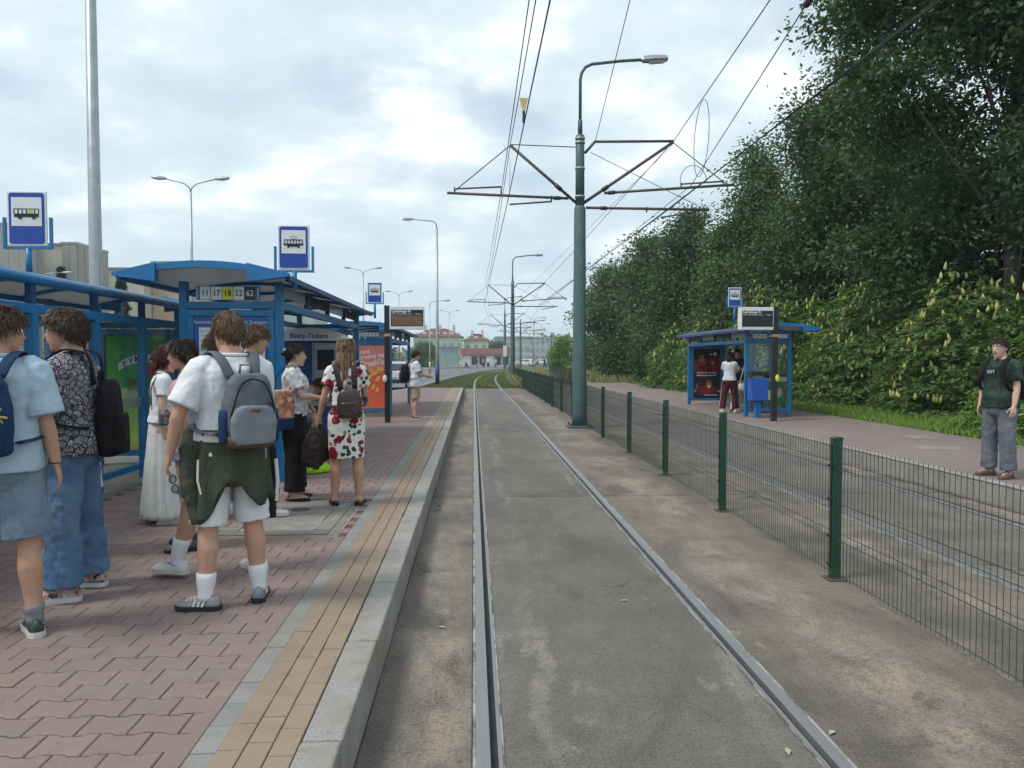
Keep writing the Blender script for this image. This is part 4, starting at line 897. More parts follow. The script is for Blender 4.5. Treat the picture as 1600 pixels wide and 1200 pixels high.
# ================================================================== vegetation
def leafmat(name, c1, c2, tr=0.24, tint_=(1.3, 1.5, .5)):
    n = NT(name); g = n.n('ShaderNodeNewGeometry'); col = n.mix(g.outputs['Random Per Island'], c1, c2)
    col = n.mix(n.ramp(n.noise(0.55, 2), [(0.42, 0), (0.66, 0.55)]), col, sc(c2, 1.35)); col = n.mix(n.ramp(n.noise(1.1, 2, .5, n.co(loc=(5, 2, 1))), [(0.5, 0), (0.7, 0.6)]), col, sc(c1, .7))
    p = n.n('ShaderNodeBsdfPrincipled'); n.l(col, p.inputs['Base Color']); p.inputs['Roughness'].default_value = 0.5; p.inputs['Specular IOR Level'].default_value = 0.35
    t = n.n('ShaderNodeBsdfTranslucent'); n.l(n.mix(1.0, col, tint_, 'MULTIPLY'), t.inputs[0])
    m = n.n('ShaderNodeMixShader'); m.inputs[0].default_value = tr; n.l(p.outputs[0], m.inputs[1]); n.l(t.outputs[0], m.inputs[2]); n.l(m.outputs[0], n.out.inputs[0]); return n.m
M['leaf1'] = leafmat('leaf_dark', (0.036, 0.074, 0.030), (0.07, 0.125, 0.048)); M['leaf2'] = leafmat('leaf_mid', (0.05, 0.098, 0.036), (0.10, 0.165, 0.062)); M['leaf3'] = leafmat('leaf_grey', (0.085, 0.14, 0.075), (0.13, 0.19, 0.10))
M['leaf4'] = leafmat('leaf_fresh', (0.07, 0.15, 0.025), (0.13, 0.24, 0.045)); M['sumac'] = leafmat('sumac_leaf', (0.062, 0.135, 0.032), (0.115, 0.195, 0.05)); M['needle'] = leafmat('needle', (0.018, 0.04, 0.022), (0.03, 0.06, 0.03), 0.1)
M['cone'] = simple('sumac_cone', (0.42, 0.43, 0.14), 0.8, 0, 0.2, 30)
M['bark'] = simple('bark', (0.10, 0.085, 0.07), 0.9, 0, 0.35, 7, 0.7, 25)
def leaf_mesh(name, pos, nrm_dir, size, aspect=0.5, fold=True):
    """one diamond leaf per position; nrm_dir = preferred pointing direction"""
    k = len(pos); d = nrm_dir / (np.linalg.norm(nrm_dir, axis=1, keepdims=True) + 1e-9)
    r = rng.normal(size=(k, 3)); s_ = np.cross(d, r); s_ /= np.linalg.norm(s_, axis=1, keepdims=True) + 1e-9
    L = (size * rng.uniform(0.65, 1.35, k))[:, None]
    v = np.stack([pos, pos + d * L * .45 + s_ * L * aspect * .5, pos + d * L, pos + d * L * .45 - s_ * L * aspect * .5], 1).reshape(-1, 3)
    me = bpy.data.meshes.new(name); me.vertices.add(4 * k); me.vertices.foreach_set('co', v.astype(np.float32).ravel())
    me.loops.add(4 * k); me.loops.foreach_set('vertex_index', np.arange(4 * k, dtype=np.int32)); me.polygons.add(k)
    me.polygons.foreach_set('loop_start', np.arange(0, 4 * k, 4, dtype=np.int32)); me.polygons.foreach_set('loop_total', np.full(k, 4, dtype=np.int32)); me.update(calc_edges=True); me.validate(); return me
def tree(label, x, y, H, rx, mat, z0=1.0, leaf=0.17, n=16000, lobes=9, clumps=130, spread=0.42, name='tree', group=None, trunk_r=0.16, z=0.15, seed=0, lob=None, cat='tree'):
    g = np.random.default_rng(1000 + seed + int(abs(x) * 31 + y * 17)); T = thing(name, label, cat, (x, y, z), 0, group)
    ctr, rad = [], []
    if lob is None:
        for i in range(lobes):
            t = (i + .5) / lobes; zz = z0 + (H - z0) * (0.14 + 0.76 * t); wdt = rx * (0.55 + 0.5 * math.sin(math.pi * min(1, (t * .82 + .18)))) ; a = g.uniform(0, 6.28); off = wdt * g.uniform(.15, .55) * (1 - t * .6)
            ctr.append((math.cos(a) * off, math.sin(a) * off, zz)); rr_ = wdt * g.uniform(.55, .8) * (1 - .35 * t); rad.append((rr_, rr_, min(rr_ * g.uniform(.8, 1.2), H - zz + .2)))
    else: ctr, rad = [l[0] for l in lob], [l[1] for l in lob]
    ctr, rad = np.array(ctr), np.array(rad); wgt = rad[:, 0] * rad[:, 2]; pick = g.choice(len(ctr), clumps, p=wgt / wgt.sum())
    u = g.normal(size=(clumps, 3)); u /= np.linalg.norm(u, axis=1, keepdims=True); u[:, 2] = np.where(u[:, 2] < -.5, -u[:, 2], u[:, 2])
    cc = ctr[pick] + u * rad[pick] * g.uniform(.55, 1.05, (clumps, 1)); cc[:, 2] = np.maximum(cc[:, 2], .35)
    per = g.choice(clumps, n); cs = g.uniform(.6, 1.35, clumps) * spread
    off = g.normal(size=(n, 3)) * cs[per][:, None] * np.array([1, 1, .62]); pos = cc[per] + off
    pos[:, 2] = np.maximum(pos[:, 2], .05)
    dirn = off * .6 / spread + g.normal(size=(n, 3)) * .8 + np.array([0, 0, -.35])
    crown = obj('crown', leaf_mesh('crown', pos, dirn, leaf), mat, T)
    q = MB(); top = z0 + (H - z0) * .7
    q.tube([(0, 0, -.1), (.03, .02, H * .2), (-.04, .05, H * .45), (0.05, 0, top)], [trunk_r * 1.25, trunk_r, trunk_r * .7, trunk_r * .2], 9); tr = q.build('trunk', M['bark'], T, smooth=True)
    q = MB()
    for i in range(min(26, clumps)):
        c = cc[i]; b = np.array([0.0, 0.0, max(z0 * .6, min(c[2] * .55, top * .9))]); mid = b * .45 + c * .55 + np.array([0, 0, -.1 * H * .1]); q.tube([b, mid, c], [trunk_r * .22, trunk_r * .13, trunk_r * .04], 5, caps=False)
    q.build('limbs', M['bark'], tr, smooth=True)
    return T
grp = 'trees behind the far platform'
tree('pale green tree at the far end of the tree row, next to the nearest mast', 10.0, 53, 8.8, 2.5, M['leaf3'], .4, .23, 30000, 9, 190, .55, group=grp)
tree('dark rounded tree second in the row, left of the far shelter', 11.3, 47, 9.9, 2.5, M['leaf2'], .3, .21, 36000, 9, 220, .52, group=grp)
tree('dense dark tree with pale top, behind the left end of the sumac thicket', 12.2, 40.5, 10.5, 2.5, M['leaf1'], .3, .19, 44000, 10, 240, .5, group=grp)
tree('tall lime tree with light outer leaves above the far shelter', 12.8, 33.5, 12.3, 2.9, M['leaf2'], .4, .17, 56000, 11, 270, .48, group=grp)
tree('tall narrow-topped tree above the middle of the sumac thicket', 14.0, 28.0, 14.3, 2.9, M['leaf1'], .4, .16, 62000, 11, 280, .48, group=grp)
tree('dark leaning tree filling the gap behind the thicket', 16.5, 27.0, 11.0, 3.4, M['leaf1'], .4, .17, 56000, 10, 250, .55, group=grp)
big_l = [((-4.0, -.5, 10.2), (1.3, 1.5, .9)), ((-2.6, .3, 11.2), (1.9, 2, 1.3)), ((-1.0, 0, 12.4), (2.5, 2.5, 1.8)), ((1.2, 0, 13.2), (2.8, 2.6, 2)), ((-.8, .5, 9.6), (2.0, 2.2, 1.4)), ((1.4, -.5, 10.2), (2.4, 2.4, 1.8)), ((-2.2, 1.0, 7.2), (1.5, 1.6, 1.5)), ((1.8, .2, 7.0), (2.2, 2.2, 1.8)), ((-.6, -1.2, 11), (1.6, 1.2, 1.6)), ((.4, -1.7, 9.2), (1.7, 1.1, 1.6)), ((.6, -1.8, 6.2), (1.8, 1.2, 1.8)), ((1.8, -1.6, 4.2), (1.6, 1.2, 1.6)), ((1.6, -1.4, 8.6), (1.8, 1.2, 2.0)), ((-3.2, 0, 8.6), (1.2, 1.2, 1.2)), ((0, 1.0, 5.2), (2.2, 2.2, 1.6)), ((2.2, 0, 4.2), (2.2, 2.2, 1.8)), ((-1.8, 1.6, 4.0), (1.7, 1.6, 1.5))]
tree('largest tree with a crown leaning over the top right corner', 14.0, 18.5, 15, 4.5, M['leaf1'], 2.5, .165, 150000, clumps=620, spread=.42, trunk_r=.24, group=grp, lob=big_l)
tree('tree at the right edge behind the largest tree', 19.0, 22.0, 14.0, 4.0, M['leaf2'], .5, .18, 50000, 10, 240, .6, group=grp)
tree('dark bushy tree low behind the thicket near the right edge', 15.2, 15.4, 6.4, 2.6, M['leaf1'], .2, .14, 46000, 8, 210, .46, group=grp)

for i, (x, y, H, r_) in enumerate(((11.8, 37.5, 3.6, 2.2), (11.4, 44, 3.4, 2.2), (10.8, 50, 3.0, 2.0), (14.5, 24.5, 4.6, 2.4), (14.8, 20.5, 4.4, 2.4), (13.4, 33.5, 4.5, 2.4))):
    tree(['dark undergrowth bush below the third tree of the row', 'dark undergrowth bush below the second tree of the row', 'dark undergrowth bush below the far end of the tree row', 'dark bush behind the thickest sumac', 'dark bush at the foot of the largest tree', 'dark bush between the lime tree and the sumac'][i], x, y, H, r_, M['leaf1'], .1, .19, 15000, 6, 110, .48, 'shrub', 'undergrowth below the trees', .07, cat='shrub')
def sumac(label, x, y, H, rx, ry, fronds, cones, mat, seed, z=.2, fl=.5):
    g = np.random.default_rng(seed); T = thing('sumac_shrub', label, 'shrub', (x, y, z), 0, 'sumac shrubs behind the far platform')
    def surf(k, up=False):
        u = g.normal(size=(k, 3)); u /= np.linalg.norm(u, axis=1, keepdims=True); u[:, 2] = np.abs(u[:, 2])
        if up: u[:, 2] = np.maximum(u[:, 2], .12)
        a = np.arctan2(u[:, 1], u[:, 0]); lump = 1 + .10 * np.sin(3 * a + seed) + .07 * np.sin(7 * a + 2 * seed) + .06 * np.sin(5 * u[:, 2] * 3 + a * 2)
        return u, u * np.array([rx, ry, H]) * lump[:, None]
    P, Dv = [], []
    u, base = surf(fronds); base = base * g.uniform(.62, 1.0, (fronds, 1)); base[:, 2] = np.maximum(base[:, 2], .15)
    out = u * np.array([1, 1, .35]) + g.normal(size=(fronds, 3)) * .45; out[:, 2] = np.abs(out[:, 2]) * .5; out /= np.linalg.norm(out, axis=1, keepdims=True)
    side = np.cross(out, np.array([0, 0, 1.0])); side /= np.linalg.norm(side, axis=1, keepdims=True) + 1e-9
    for j in range(9):
        t = (j + 1.2) / 9.5; pt = base + out * fl * t + np.array([0, 0, -1.0]) * fl * .55 * t * t
        for sd in (-1, 1):
            P.append(pt); Dv.append(side * sd + out * .45 + np.array([0, 0, -.55]) + g.normal(size=(fronds, 3)) * .15)
    # inner filling leaves
    k = fronds * 3; u2, in_ = surf(k); in_ = in_ * g.uniform(.2, .8, (k, 1)); in_[:, 2] = np.maximum(in_[:, 2], .1); P.append(in_); Dv.append(g.normal(size=(k, 3)) + np.array([0, 0, -.6]))
    obj('crown', leaf_mesh('crown', np.concatenate(P), np.concatenate(Dv), .125, .34), mat, T)
    if cones:
        u, b = surf(cones, True); q = MB()
        for i in range(cones):
            p = b[i] * .93 + np.array([0, 0, .02]); h = g.uniform(.12, .25); tl = g.normal(size=2) * .03
            q.tube([p, p + np.array([tl[0] * .3, tl[1] * .3, h * .25]), p + np.array([tl[0] * .6, tl[1] * .6, h * .6]), p + np.array([tl[0], tl[1], h])], [.02, .048, .036, .004], 6)
        c = q.build('flower_spikes', M['cone'], T, smooth=True); c['kind'] = 'stuff'
    q = MB()
    for i in range(9): a = i * .7; e = np.array([rx * .6 * math.cos(a), ry * .6 * math.sin(a), H * .72]); q.tube([(0.2 * math.cos(a), .2 * math.sin(a), -.05), e * .5 + np.array([0, 0, .1]), e], [.05, .035, .012], 6)
    q.build('stems', M['bark'], T, smooth=True); return T
sumac('sumac shrub with pale upright flower spikes at the left end of the thicket', 10.8, 33.0, 3.1, 1.7, 2.3, 1400, 240, M['sumac'], 3)
sumac('small rounded sumac shrub left of the far shelter, nearest the tree row', 10.5, 36.5, 2.9, 1.7, 2.2, 1300, 200, M['sumac'], 23)
sumac('sumac shrub with dense flower spikes behind the far shelter roof', 11.6, 27.5, 4.3, 2.0, 2.6, 1900, 420, M['sumac'], 5)
sumac('sumac shrub with scattered flower spikes right of the far shelter', 12.4, 22.5, 3.9, 2.0, 2.5, 2000, 380, M['sumac'], 8)
sumac('broad sumac shrub with flower spikes, middle of the grass verge', 12.7, 18.2, 3.6, 1.9, 2.3, 2000, 300, M['sumac'], 11)
sumac('tall sumac shrub with few flower spikes behind the man in the dark shirt', 13.2, 14.2, 3.6, 1.9, 2.0, 1800, 80, M['sumac'], 14)
sumac('bright green young sumac at the right edge above the man', 12.0, 11.6, 4.3, 1.6, 1.7, 1400, 0, M['leaf4'], 17)
sumac('low bright green sapling on the grass left of the man', 10.5, 13.2, 1.4, .9, 1.0, 380, 0, M['leaf4'], 19)
# shrubs beyond the far platform and across the road
def bush(label, x, y, H, rx, mat, leaf=.2, n=5000, z=.1, grp_=None): return tree(label, x, y, H, rx, mat, .1, leaf, n, 5, 45, .4, 'shrub', grp_, .06, z, cat='shrub')
bush('rounded green shrub beyond the far platform, right of the distant masts', 10.2, 84, 4.0, 2.0, M['leaf4'], .26)
bush('darker shrub behind the fence end, beside the nearest mast', 11.3, 72, 3.2, 1.8, M['leaf2'], .26)
for i, (x, y, H, r_) in enumerate(((-17.5, 15, 4.4, 2.6), (-20.5, 21, 5.0, 3.0), (-23, 28, 5.2, 3.2), (-17.2, 9.5, 3.6, 2.2))): tree(['leafy roadside tree seen through the bus shelter glass', 'taller roadside tree behind the bus shelter glass', 'roadside tree behind the lamp post, through the shelter', 'low roadside bush at the left edge, through the shelter'][i], x, y, H, r_, M['leaf2'], .2, .2, 9000, 6, 70, .45, group='trees across the road')
tree('round clipped green tree across the road beside the glass pavilion', -8.3, 124, 4.0, 3.2, M['leaf2'], .2, .3, 7000, 6, 60, .5, group='trees across the road')
tree('small tree behind the roof of the orange poster shelter', -12.3, 96, 6.0, 2.0, M['leaf2'], .4, .3, 5000, 6, 50, .5, group='trees across the road')
tree('dark tree before the distant crossing, left of the third mast', 7.5, 210, 6.6, 3.4, M['leaf1'], .4, .45, 5000, 6, 50, .7, group='trees across the road')
def spruce(label, x, y, H):
    T = thing('spruce', label, 'tree', (x, y, .1), 0, 'small spruces by the shopping hall'); k = 5000; t = rng.random(k) ** .7; a = rng.uniform(0, 6.28, k); whorl = .75 + .25 * np.sin(t * 60); r_ = (1 - t) * H * .17 * whorl * np.sqrt(rng.uniform(.15, 1, k))
    pos = np.stack([r_ * np.cos(a), r_ * np.sin(a), .4 + t * (H - .5)], 1); d = np.stack([np.cos(a), np.sin(a), np.full(k, -.25)], 1)
    obj('crown', leaf_mesh('crown', pos, d, .32, .3), M['needle'], T); q = MB(); q.tube([(0, 0, -.05), (0, 0, H)], [.14, .02], 7); q.build('trunk', M['bark'], T)
spruce('dark spruce tip left of the thick lamp post', -33.5, 62, 9.2); spruce('dark spruce tip right of the thick lamp post', -29.0, 62.5, 8.8)
# far wood along the horizon
k = 26000; yy_ = rng.uniform(330, 520, k); xx_ = rng.uniform(-330, 420, k); hh_ = 7 + 4 * np.sin(xx_ * .045) + 3 * np.sin(xx_ * .17 + 1) ; zz_ = rng.random(k) * np.maximum(3, hh_)
tag(obj('far_wood', leaf_mesh('far_wood', np.stack([xx_, yy_, zz_], 1), rng.normal(size=(k, 3)), 2.2, .8), M['leaf2']), 'line of distant woods along the horizon', 'woods', kind='stuff')

# ================================================================== buildings
M['clad'] = simple('grey_cladding', (0.33, 0.32, 0.305), .6, 0, .06, 1.0); M['cream'] = simple('cream_render', (0.55, 0.53, 0.47), .8, 0, .05, .6); M['beige'] = simple('beige_render', (0.50, 0.37, 0.26), .8, 0, .05, .6)
M['pale_g'] = simple('pale_green_render', (0.60, 0.62, 0.48), .85, 0, .06, .5); M['rooftile'] = simple('red_roof', (0.14, 0.055, 0.055), .8, 0, .15, 1.5); M['win'] = simple('window_dark', (0.05, 0.06, 0.07), .2, 0, .2, 2); M['win_f'] = simple('window_far', (0.24, 0.27, 0.27), .3, 0, .2, .6)
M['grey_b'] = simple('grey_building', (0.42, 0.44, 0.45), .8, 0, .08, .3); M['tower'] = simple('tower_glass', (0.30, 0.36, 0.42), .5, 0, .08, .1)
mall = thing('shopping_hall', 'large grey and cream shopping hall behind the bus shelter', 'building', (-50, 75, 0))
def clad_block(x0, x1, y0, y1, H, mat, panels=True, nm='cladding_panel'):
    q = MB(); q.box(x0, x1, y0, y1, 0, H); w_ = q.build('wall', mat, mall)
    if panels:
        k = max(2, int((x1 - x0) / 1.0)); st = (x1 - x0) / k
        for i in range(k): q = MB(); q.box(x0 + i * st + .015, x0 + (i + 1) * st - .015, y0 - .08, y0 - .005, H * .35, H - .02); q.build(nm, mat, w_)
    q = MB(); q.box(x0 - .1, x1 + .1, y0 - .12, y1 + .1, H + .002, H + .2); q.build('parapet', M['steel'], w_)
    if x1 < -1 or True:
        k = max(2, int((y1 - y0) / 1.2)); st = (y1 - y0) / k
        if panels:
            for i in range(k): q = MB(); q.box(x1 + .005, x1 + .08, y0 + i * st + .05, y0 + (i + 1) * st - .05, H * .35, H - .02); q.build(nm, mat, w_)
clad_block(-16, 6.6, 0, 2, 14.8, M['clad']); clad_block(4.6, 7.9, 3.2, 8, 13.3, M['cream'], False); clad_block(8.0, 9.5, 3, 9.3, 13.4, M['clad']); clad_block(8.6, 12.6, 11, 20, 11.8, M['cream'], False); clad_block(12.7, 18, 13, 24, 12.8, M['beige'], False)
def house(label, x, y, w, d, He, Hr, wall, floors, bays, loc_name='apartment_house', chim=3):
    T = thing(loc_name, label, 'building', (x, y, 0), 0); q = MB(); q.box(0, w, 0, d, 0, He); q.build('wall', wall, T)
    q = MB(); o = .5; q.add([(-o, -o, He + .01), (w + o, -o, He + .01), (w + o, d + o, He + .01), (-o, d + o, He + .01), (d * .35, d / 2, Hr), (w - d * .35, d / 2, Hr)], [(0, 1, 5, 4), (1, 2, 5), (2, 3, 4, 5), (3, 0, 4), (3, 2, 1, 0)]); rf = q.build('roof', M['rooftile'], T)
    for i in range(chim): q = MB(); cx = w * (i + .7) / (chim + .4); q.box(cx, cx + .7, d * .4, d * .5, He + .5, Hr + .9); q.build('chimney', M['cream'], rf)
    for i in range(bays):
        t = (i + .5) / bays; zz = He + (Hr - He) * .38; yy = -o + (d / 2 + o) * .38 - .12
        if i % 1 == 0: q = MB(); q.box(w * t - .45, w * t + .45, yy - .12, yy + .2, zz - .3, zz + .35); q.build('skylight', M['white'], rf)
        for f in range(floors):
            z = 1.2 + f * (He - 1) / floors; q = MB(); q.box(w * t - .6, w * t + .6, -.06, -.004, z, z + 1.4); wd = q.build('window', M['white'], T); q = MB(); q.box(w * t - .52, w * t + .52, -.09, -.0605, z + .08, z + 1.32); q.build('pane', M['win_f'], wd)
    return T
house('pale green apartment house with red hipped roof and skylights', -15.5, 190, 12.6, 12, 7.2, 9.6, M['pale_g'], 2, 7)
house('smaller pale green house with red roof to the right of the apartment house', -2.6, 200, 6.6, 12, 6.6, 8.6, M['pale_g'], 2, 3, chim=2)
pv = thing('glass_pavilion', 'teal glass pavilion beside the road before the apartment house', 'pavilion', (-5.5, 120, .1))
for i in range(4): 
    for j in (0, 1): q = MB(); q.box(i * 1.0 - .05, i * 1.0 + .05, j * 3 - .05, j * 3 + .05, 0, 3.55); q.build('post', M['steel'], pv)
    if i < 3: q = MB(); q.box(i + .06, i + .94, -.02, .02, .3, 3.4); q.build('pane', simple('teal_pane', (.28, .38, .38), .2, 0, .1), pv); q = MB(); q.box(i + .06, i + .94, -.04, .04, 1.3, 1.4); q.build('rail', M['steel'], pv)
q = MB(); q.box(-.3, 3.3, -.4, 3.4, 3.56, 3.75); q.build('roof', M['grey_b'], pv)
kq = thing('roadside_kiosk', 'long low kiosk with red roof and white shopfront', 'kiosk', (-2.2, 138, .1)); q = MB(); q.box(0, 9, 0, 5, 0, 2.3); q.build('wall', M['cream'], kq); q = MB(); q.prism([(-.5, 2.31), (5.5, 2.31), (4, 3.5), (1.5, 3.5)], 'x', -.4, 9.4); q.build('roof', M['rooftile'], kq)
for i in range(6): q = MB(); q.box(.4 + i * 1.45, 1.5 + i * 1.45, -.05, -.004, .4, 2.0); q.build('shopfront', M['win'] if i % 3 else M['white'], kq)
for i, (x, y, w, d, H, mt, lb) in enumerate(((8, 260, 12, 10, 9, 'grey_b', 'pale distant block behind the far masts'), (22, 300, 26, 12, 10, 'grey_b', 'long pale distant building beyond the crossing'), (48, 280, 14, 12, 7, 'cream', 'low distant building right of the crossing'), (108, 700, 9, 9, 18.5, 'tower', 'hazy slim tower on the horizon, left one of two'), (122, 720, 8, 8, 17, 'tower', 'hazy slim tower on the horizon, right one of two'), (-62, 150, 30, 14, 12, 'grey_b', 'plain grey block far behind the bus shelter'))):
    T = thing('distant_building', lb, 'building', (x, y, 0)); q = MB(); q.box(0, w, 0, d, 0, H); q.build('wall', M[mt], T); q = MB(); q.box(-.3, w + .3, -.3, d + .3, H + .01, H + .5); q.build('parapet', M['steel'], T)
    for r_ in range(int(H / 3.2)):
        for c in range(int(w / 2.4)): q = MB(); q.box(.7 + c * 2.4, 2.1 + c * 2.4, -.12, -.01, 1.2 + r_ * 3.1, 2.7 + r_ * 3.1); q.build('window', M['win_f'], T)

# ================================================================== cars
def car_proto(label, paint, loc, rz):
    T = thing('car', label, 'car', loc, rz, 'cars on the road')
    L, W = 4.2, .88
    prof = [(-2.1, .35), (-2.12, .62), (-2.02, .92), (-1.85, 1.0), (-1.55, 1.38), (-1.2, 1.46), (.2, 1.44), (.55, 1.36), (1.15, .98), (1.95, .84), (2.1, .6), (2.1, .32)]
    q = MB(); rings = []
    for xs, wz in ((-1, 1), (-.96, 1.0), (.96, 1), (1, 1)):
        ring = []
        for (py, pz) in prof:
            tap = 1 if pz < 1.0 else 1 - (pz - 1.0) * .42
            e = 1 if abs(xs) < .99 else .97
            ring.append((xs * W * tap, py * e, .32 + (pz - .32) * (1 if abs(xs) < .99 else .985)))
        rings.append(ring)
    q.loft(rings); body = q.build('body', paint, T, bevel=.03)
    dk = M['win']
    def quad(nm, pts, mat, par=body): m = MB(); m.add(pts, [(0, 1, 2, 3)]); return m.build(nm, mat, par, fix=False)
    quad('rear_window', [(-.66, -1.87, 1.05), (.66, -1.87, 1.05), (.60, -1.60, 1.34), (-.60, -1.60, 1.34)], dk); quad('windscreen', [(-.64, 1.10, 1.05), (.64, 1.10, 1.05), (.60, .62, 1.36), (-.60, .62, 1.36)], dk)
    for s_ in (-1, 1):
        quad('side_window', [(s_ * .882, -1.45, 1.04), (s_ * .882, -.05, 1.04), (s_ * .735, -.05, 1.38), (s_ * .735, -1.3, 1.38)], dk); quad('side_window', [(s_ * .882, .05, 1.04), (s_ * .882, .95, 1.04), (s_ * .745, .4, 1.36), (s_ * .735, .05, 1.38)], dk)
        m = MB(); m.box(s_ * .72 - .13, s_ * .72 + .13, -2.135, -1.98, .72, .98); m.build('tail_light', M['lamp_red'], T, bevel=.02); m = MB(); m.box(s_ * .66 - .16, s_ * .66 + .16, 2.0, 2.11, .62, .76); m.build('headlight', M['white'], T, bevel=.02)
        for yy in (-1.3, 1.3):
            m = MB(); m.tube([(s_ * .70, yy, .32), (s_ * .905, yy, .32)], .32, 20); wh = m.build('wheel', M['dark'], T, bevel=.02); m = MB(); m.tube([(s_ * .9, yy, .32), (s_ * .915, yy, .32)], .2, 14); m.build('rim', M['steel'], wh)
        m = MB(); m.ell((s_ * .98, .8, 1.02), (.10, .06, .07), 8, 6); m.build('mirror', paint, T, smooth=True)
    m = MB(); m.box(-.26, .26, -2.14, -2.115, .66, .77); m.build('number_plate', M['white'], T); m = MB(); m.box(-.84, .84, -2.15, -2.05, .36, .55); m.build('bumper', M['dark'], T, bevel=.02)
    return T
M['lamp_red'] = simple('tail_lamp', (.35, .015, .015), .25)
def paint(nm, c): return simple(nm, c, .28, .2, .03, 2)
car_proto('silver hatchback seen from behind past the orange poster shelter', paint('silver_paint', (.42, .43, .44)), (-4.2, 39.5, .084), 0)
proto = car_proto('white car waiting at the distant crossing', paint('white_car', (.7, .7, .7)), (10.5, 150, .084), R(60))
for i, (x, y, a, c, lb) in enumerate(((4.0, 150, 75, (.35, .03, .03), 'red car at the distant crossing, by the kiosk'), (6.9, 162, 80, (.12, .13, .15), 'dark grey car at the distant crossing'), (13, 172, 70, (.3, .02, .03), 'dark red car right of the far masts'), (17, 185, 60, (.65, .66, .68), 'pale car far right at the crossing'), (22, 190, 65, (.05, .07, .12), 'navy car at the far end of the crossing'))):
    c_ = copy_tree(proto); c_.location = (x, y, .084); c_.rotation_euler = (0, 0, R(a)); c_['label'] = lb
    pm2 = paint('car_paint', c)
    for ch in c_.children:
        if ch.name.startswith('body') or ch.name.startswith('mirror'):
            ch.data = ch.data.copy(); ch.data.materials.clear(); ch.data.materials.append(pm2)
# ================================================================== people
_tex = {}
def wtex(size):
    if size not in _tex: t = bpy.data.textures.new('folds', 'CLOUDS'); t.noise_scale = size; t.noise_depth = 2; _tex[size] = t
    return _tex[size]
def vol(name, mb, mat, parent, voxel=.008, it=6, wr=None, fac=.5):
    """several overlapping closed shapes fused into one continuous surface"""
    o = mb.build(name, mat, parent, fix=True)
    m = o.modifiers.new('fuse', 'REMESH'); m.mode = 'VOXEL'; m.voxel_size = voxel; m.use_smooth_shade = True
    if it: s_ = o.modifiers.new('relax', 'SMOOTH'); s_.factor = fac; s_.iterations = it
    if wr: d = o.modifiers.new('folds', 'DISPLACE'); d.texture = wtex(wr[1]); d.strength = wr[0]; d.mid_level = .5; d.texture_coords = 'LOCAL'
    return o
def cloth(name, c, rough=.85, fold=.35, var=.07, c2=None, weave=260):
    n = NT(name); a = n.noise(9, 4); col = n.mix(n.ramp(a, [(.35, 0), (.65, 1)]), sc(c, 1 - var), sc(c, 1 + var))
    if c2 is not None: col = n.mix(n.ramp(n.noise(3.2, 5, .6), [(.42, 0), (.62, 1)]), col, c2)
    w = n.noise(weave, 2); f = n.noise(7, 3, .5, n.co(scale=(2.2, 2.2, .8)), .8)
    return n.pbr(col, rough, 0, n.bump(n.math('ADD', n.math('MULTIPLY', w, .06), f), fold, .03), .2)
def hairmat(name, c):
    n = NT(name); a = n.noise(55, 3, .6, n.co(scale=(1, 1, .25))); g = n.n('ShaderNodeNewGeometry'); r = n.math('ADD', n.math('MULTIPLY', a, .6), n.math('MULTIPLY', g.outputs['Random Per Island'], .4))
    return n.pbr(n.mix(n.ramp(r, [(.3, 0), (.7, 1)]), sc(c, .5), sc(c, 1.5)), .45, 0, n.bump(a, .5, .01), .4)
H_BROWN = hairmat('hair_brown', (.075, .045, .028)); H_LIGHT = hairmat('hair_light_brown', (.15, .095, .055)); H_BLOND = hairmat('hair_dark_blonde', (.23, .135, .075)); H_BLACK = hairmat('hair_black', (.016, .013, .012)); H_RED = hairmat('hair_red_brown', (.095, .022, .016)); H_DARK = hairmat('hair_dark_brown', (.035, .022, .016))
M['eye_w'] = simple('eye_white', (.7, .68, .65), .2, 0, .02); M['iris'] = simple('iris', (.05, .03, .02), .15, 0, .1); M['lip'] = simple('lip', (.40, .17, .14), .45, 0, .05, 20)
def rotx(p, a): c, s_ = math.cos(a), math.sin(a); p = np.asarray(p, float); return np.stack([p[..., 0], p[..., 1] * c - p[..., 2] * s_, p[..., 1] * s_ + p[..., 2] * c], -1)
def rotz(p, a): c, s_ = math.cos(a), math.sin(a); p = np.asarray(p, float); return np.stack([p[..., 0] * c - p[..., 1] * s_, p[..., 0] * s_ + p[..., 1] * c, p[..., 2]], -1)
def ring(z, hw, hd, yc=0., n=28, p=2.35, xc=0.):
    a = np.arange(n) * 2 * math.pi / n; c, s_ = np.cos(a), np.sin(a); e = 2 / p
    return np.stack([xc + hw * np.sign(c) * np.abs(c) ** e, yc + hd * np.sign(s_) * np.abs(s_) ** e, np.full(n, z)], 1)
TOR_M = [(.79, .12, .095, 0), (.86, .163, .118, -.01), (.93, .170, .122, -.012), (1.02, .155, .106, -.005), (1.10, .148, .100, 0), (1.20, .160, .108, .005), (1.30, .176, .116, .006), (1.38, .183, .110, 0), (1.44, .160, .090, -.01), (1.485, .105, .070, -.012), (1.515, .064, .062, -.008), (1.56, .055, .058, .0), (1.60, .055, .058, .012)]
TOR_F = [(.79, .12, .10, 0), (.86, .172, .122, -.012), (.93, .176, .122, -.014), (1.02, .145, .100, -.004), (1.10, .126, .090, 0), (1.20, .138, .100, .010), (1.28, .150, .118, .022), (1.36, .158, .108, .010), (1.43, .135, .082, -.006), (1.475, .09, .062, -.01), (1.51, .054, .054, -.006), (1.56, .046, .050, .0), (1.60, .046, .050, .012)]
def tor_at(tab, z):
    zs = [t[0] for t in tab]; return [float(np.interp(z, zs, [t[i] for t in tab])) for i in (1, 2, 3)]
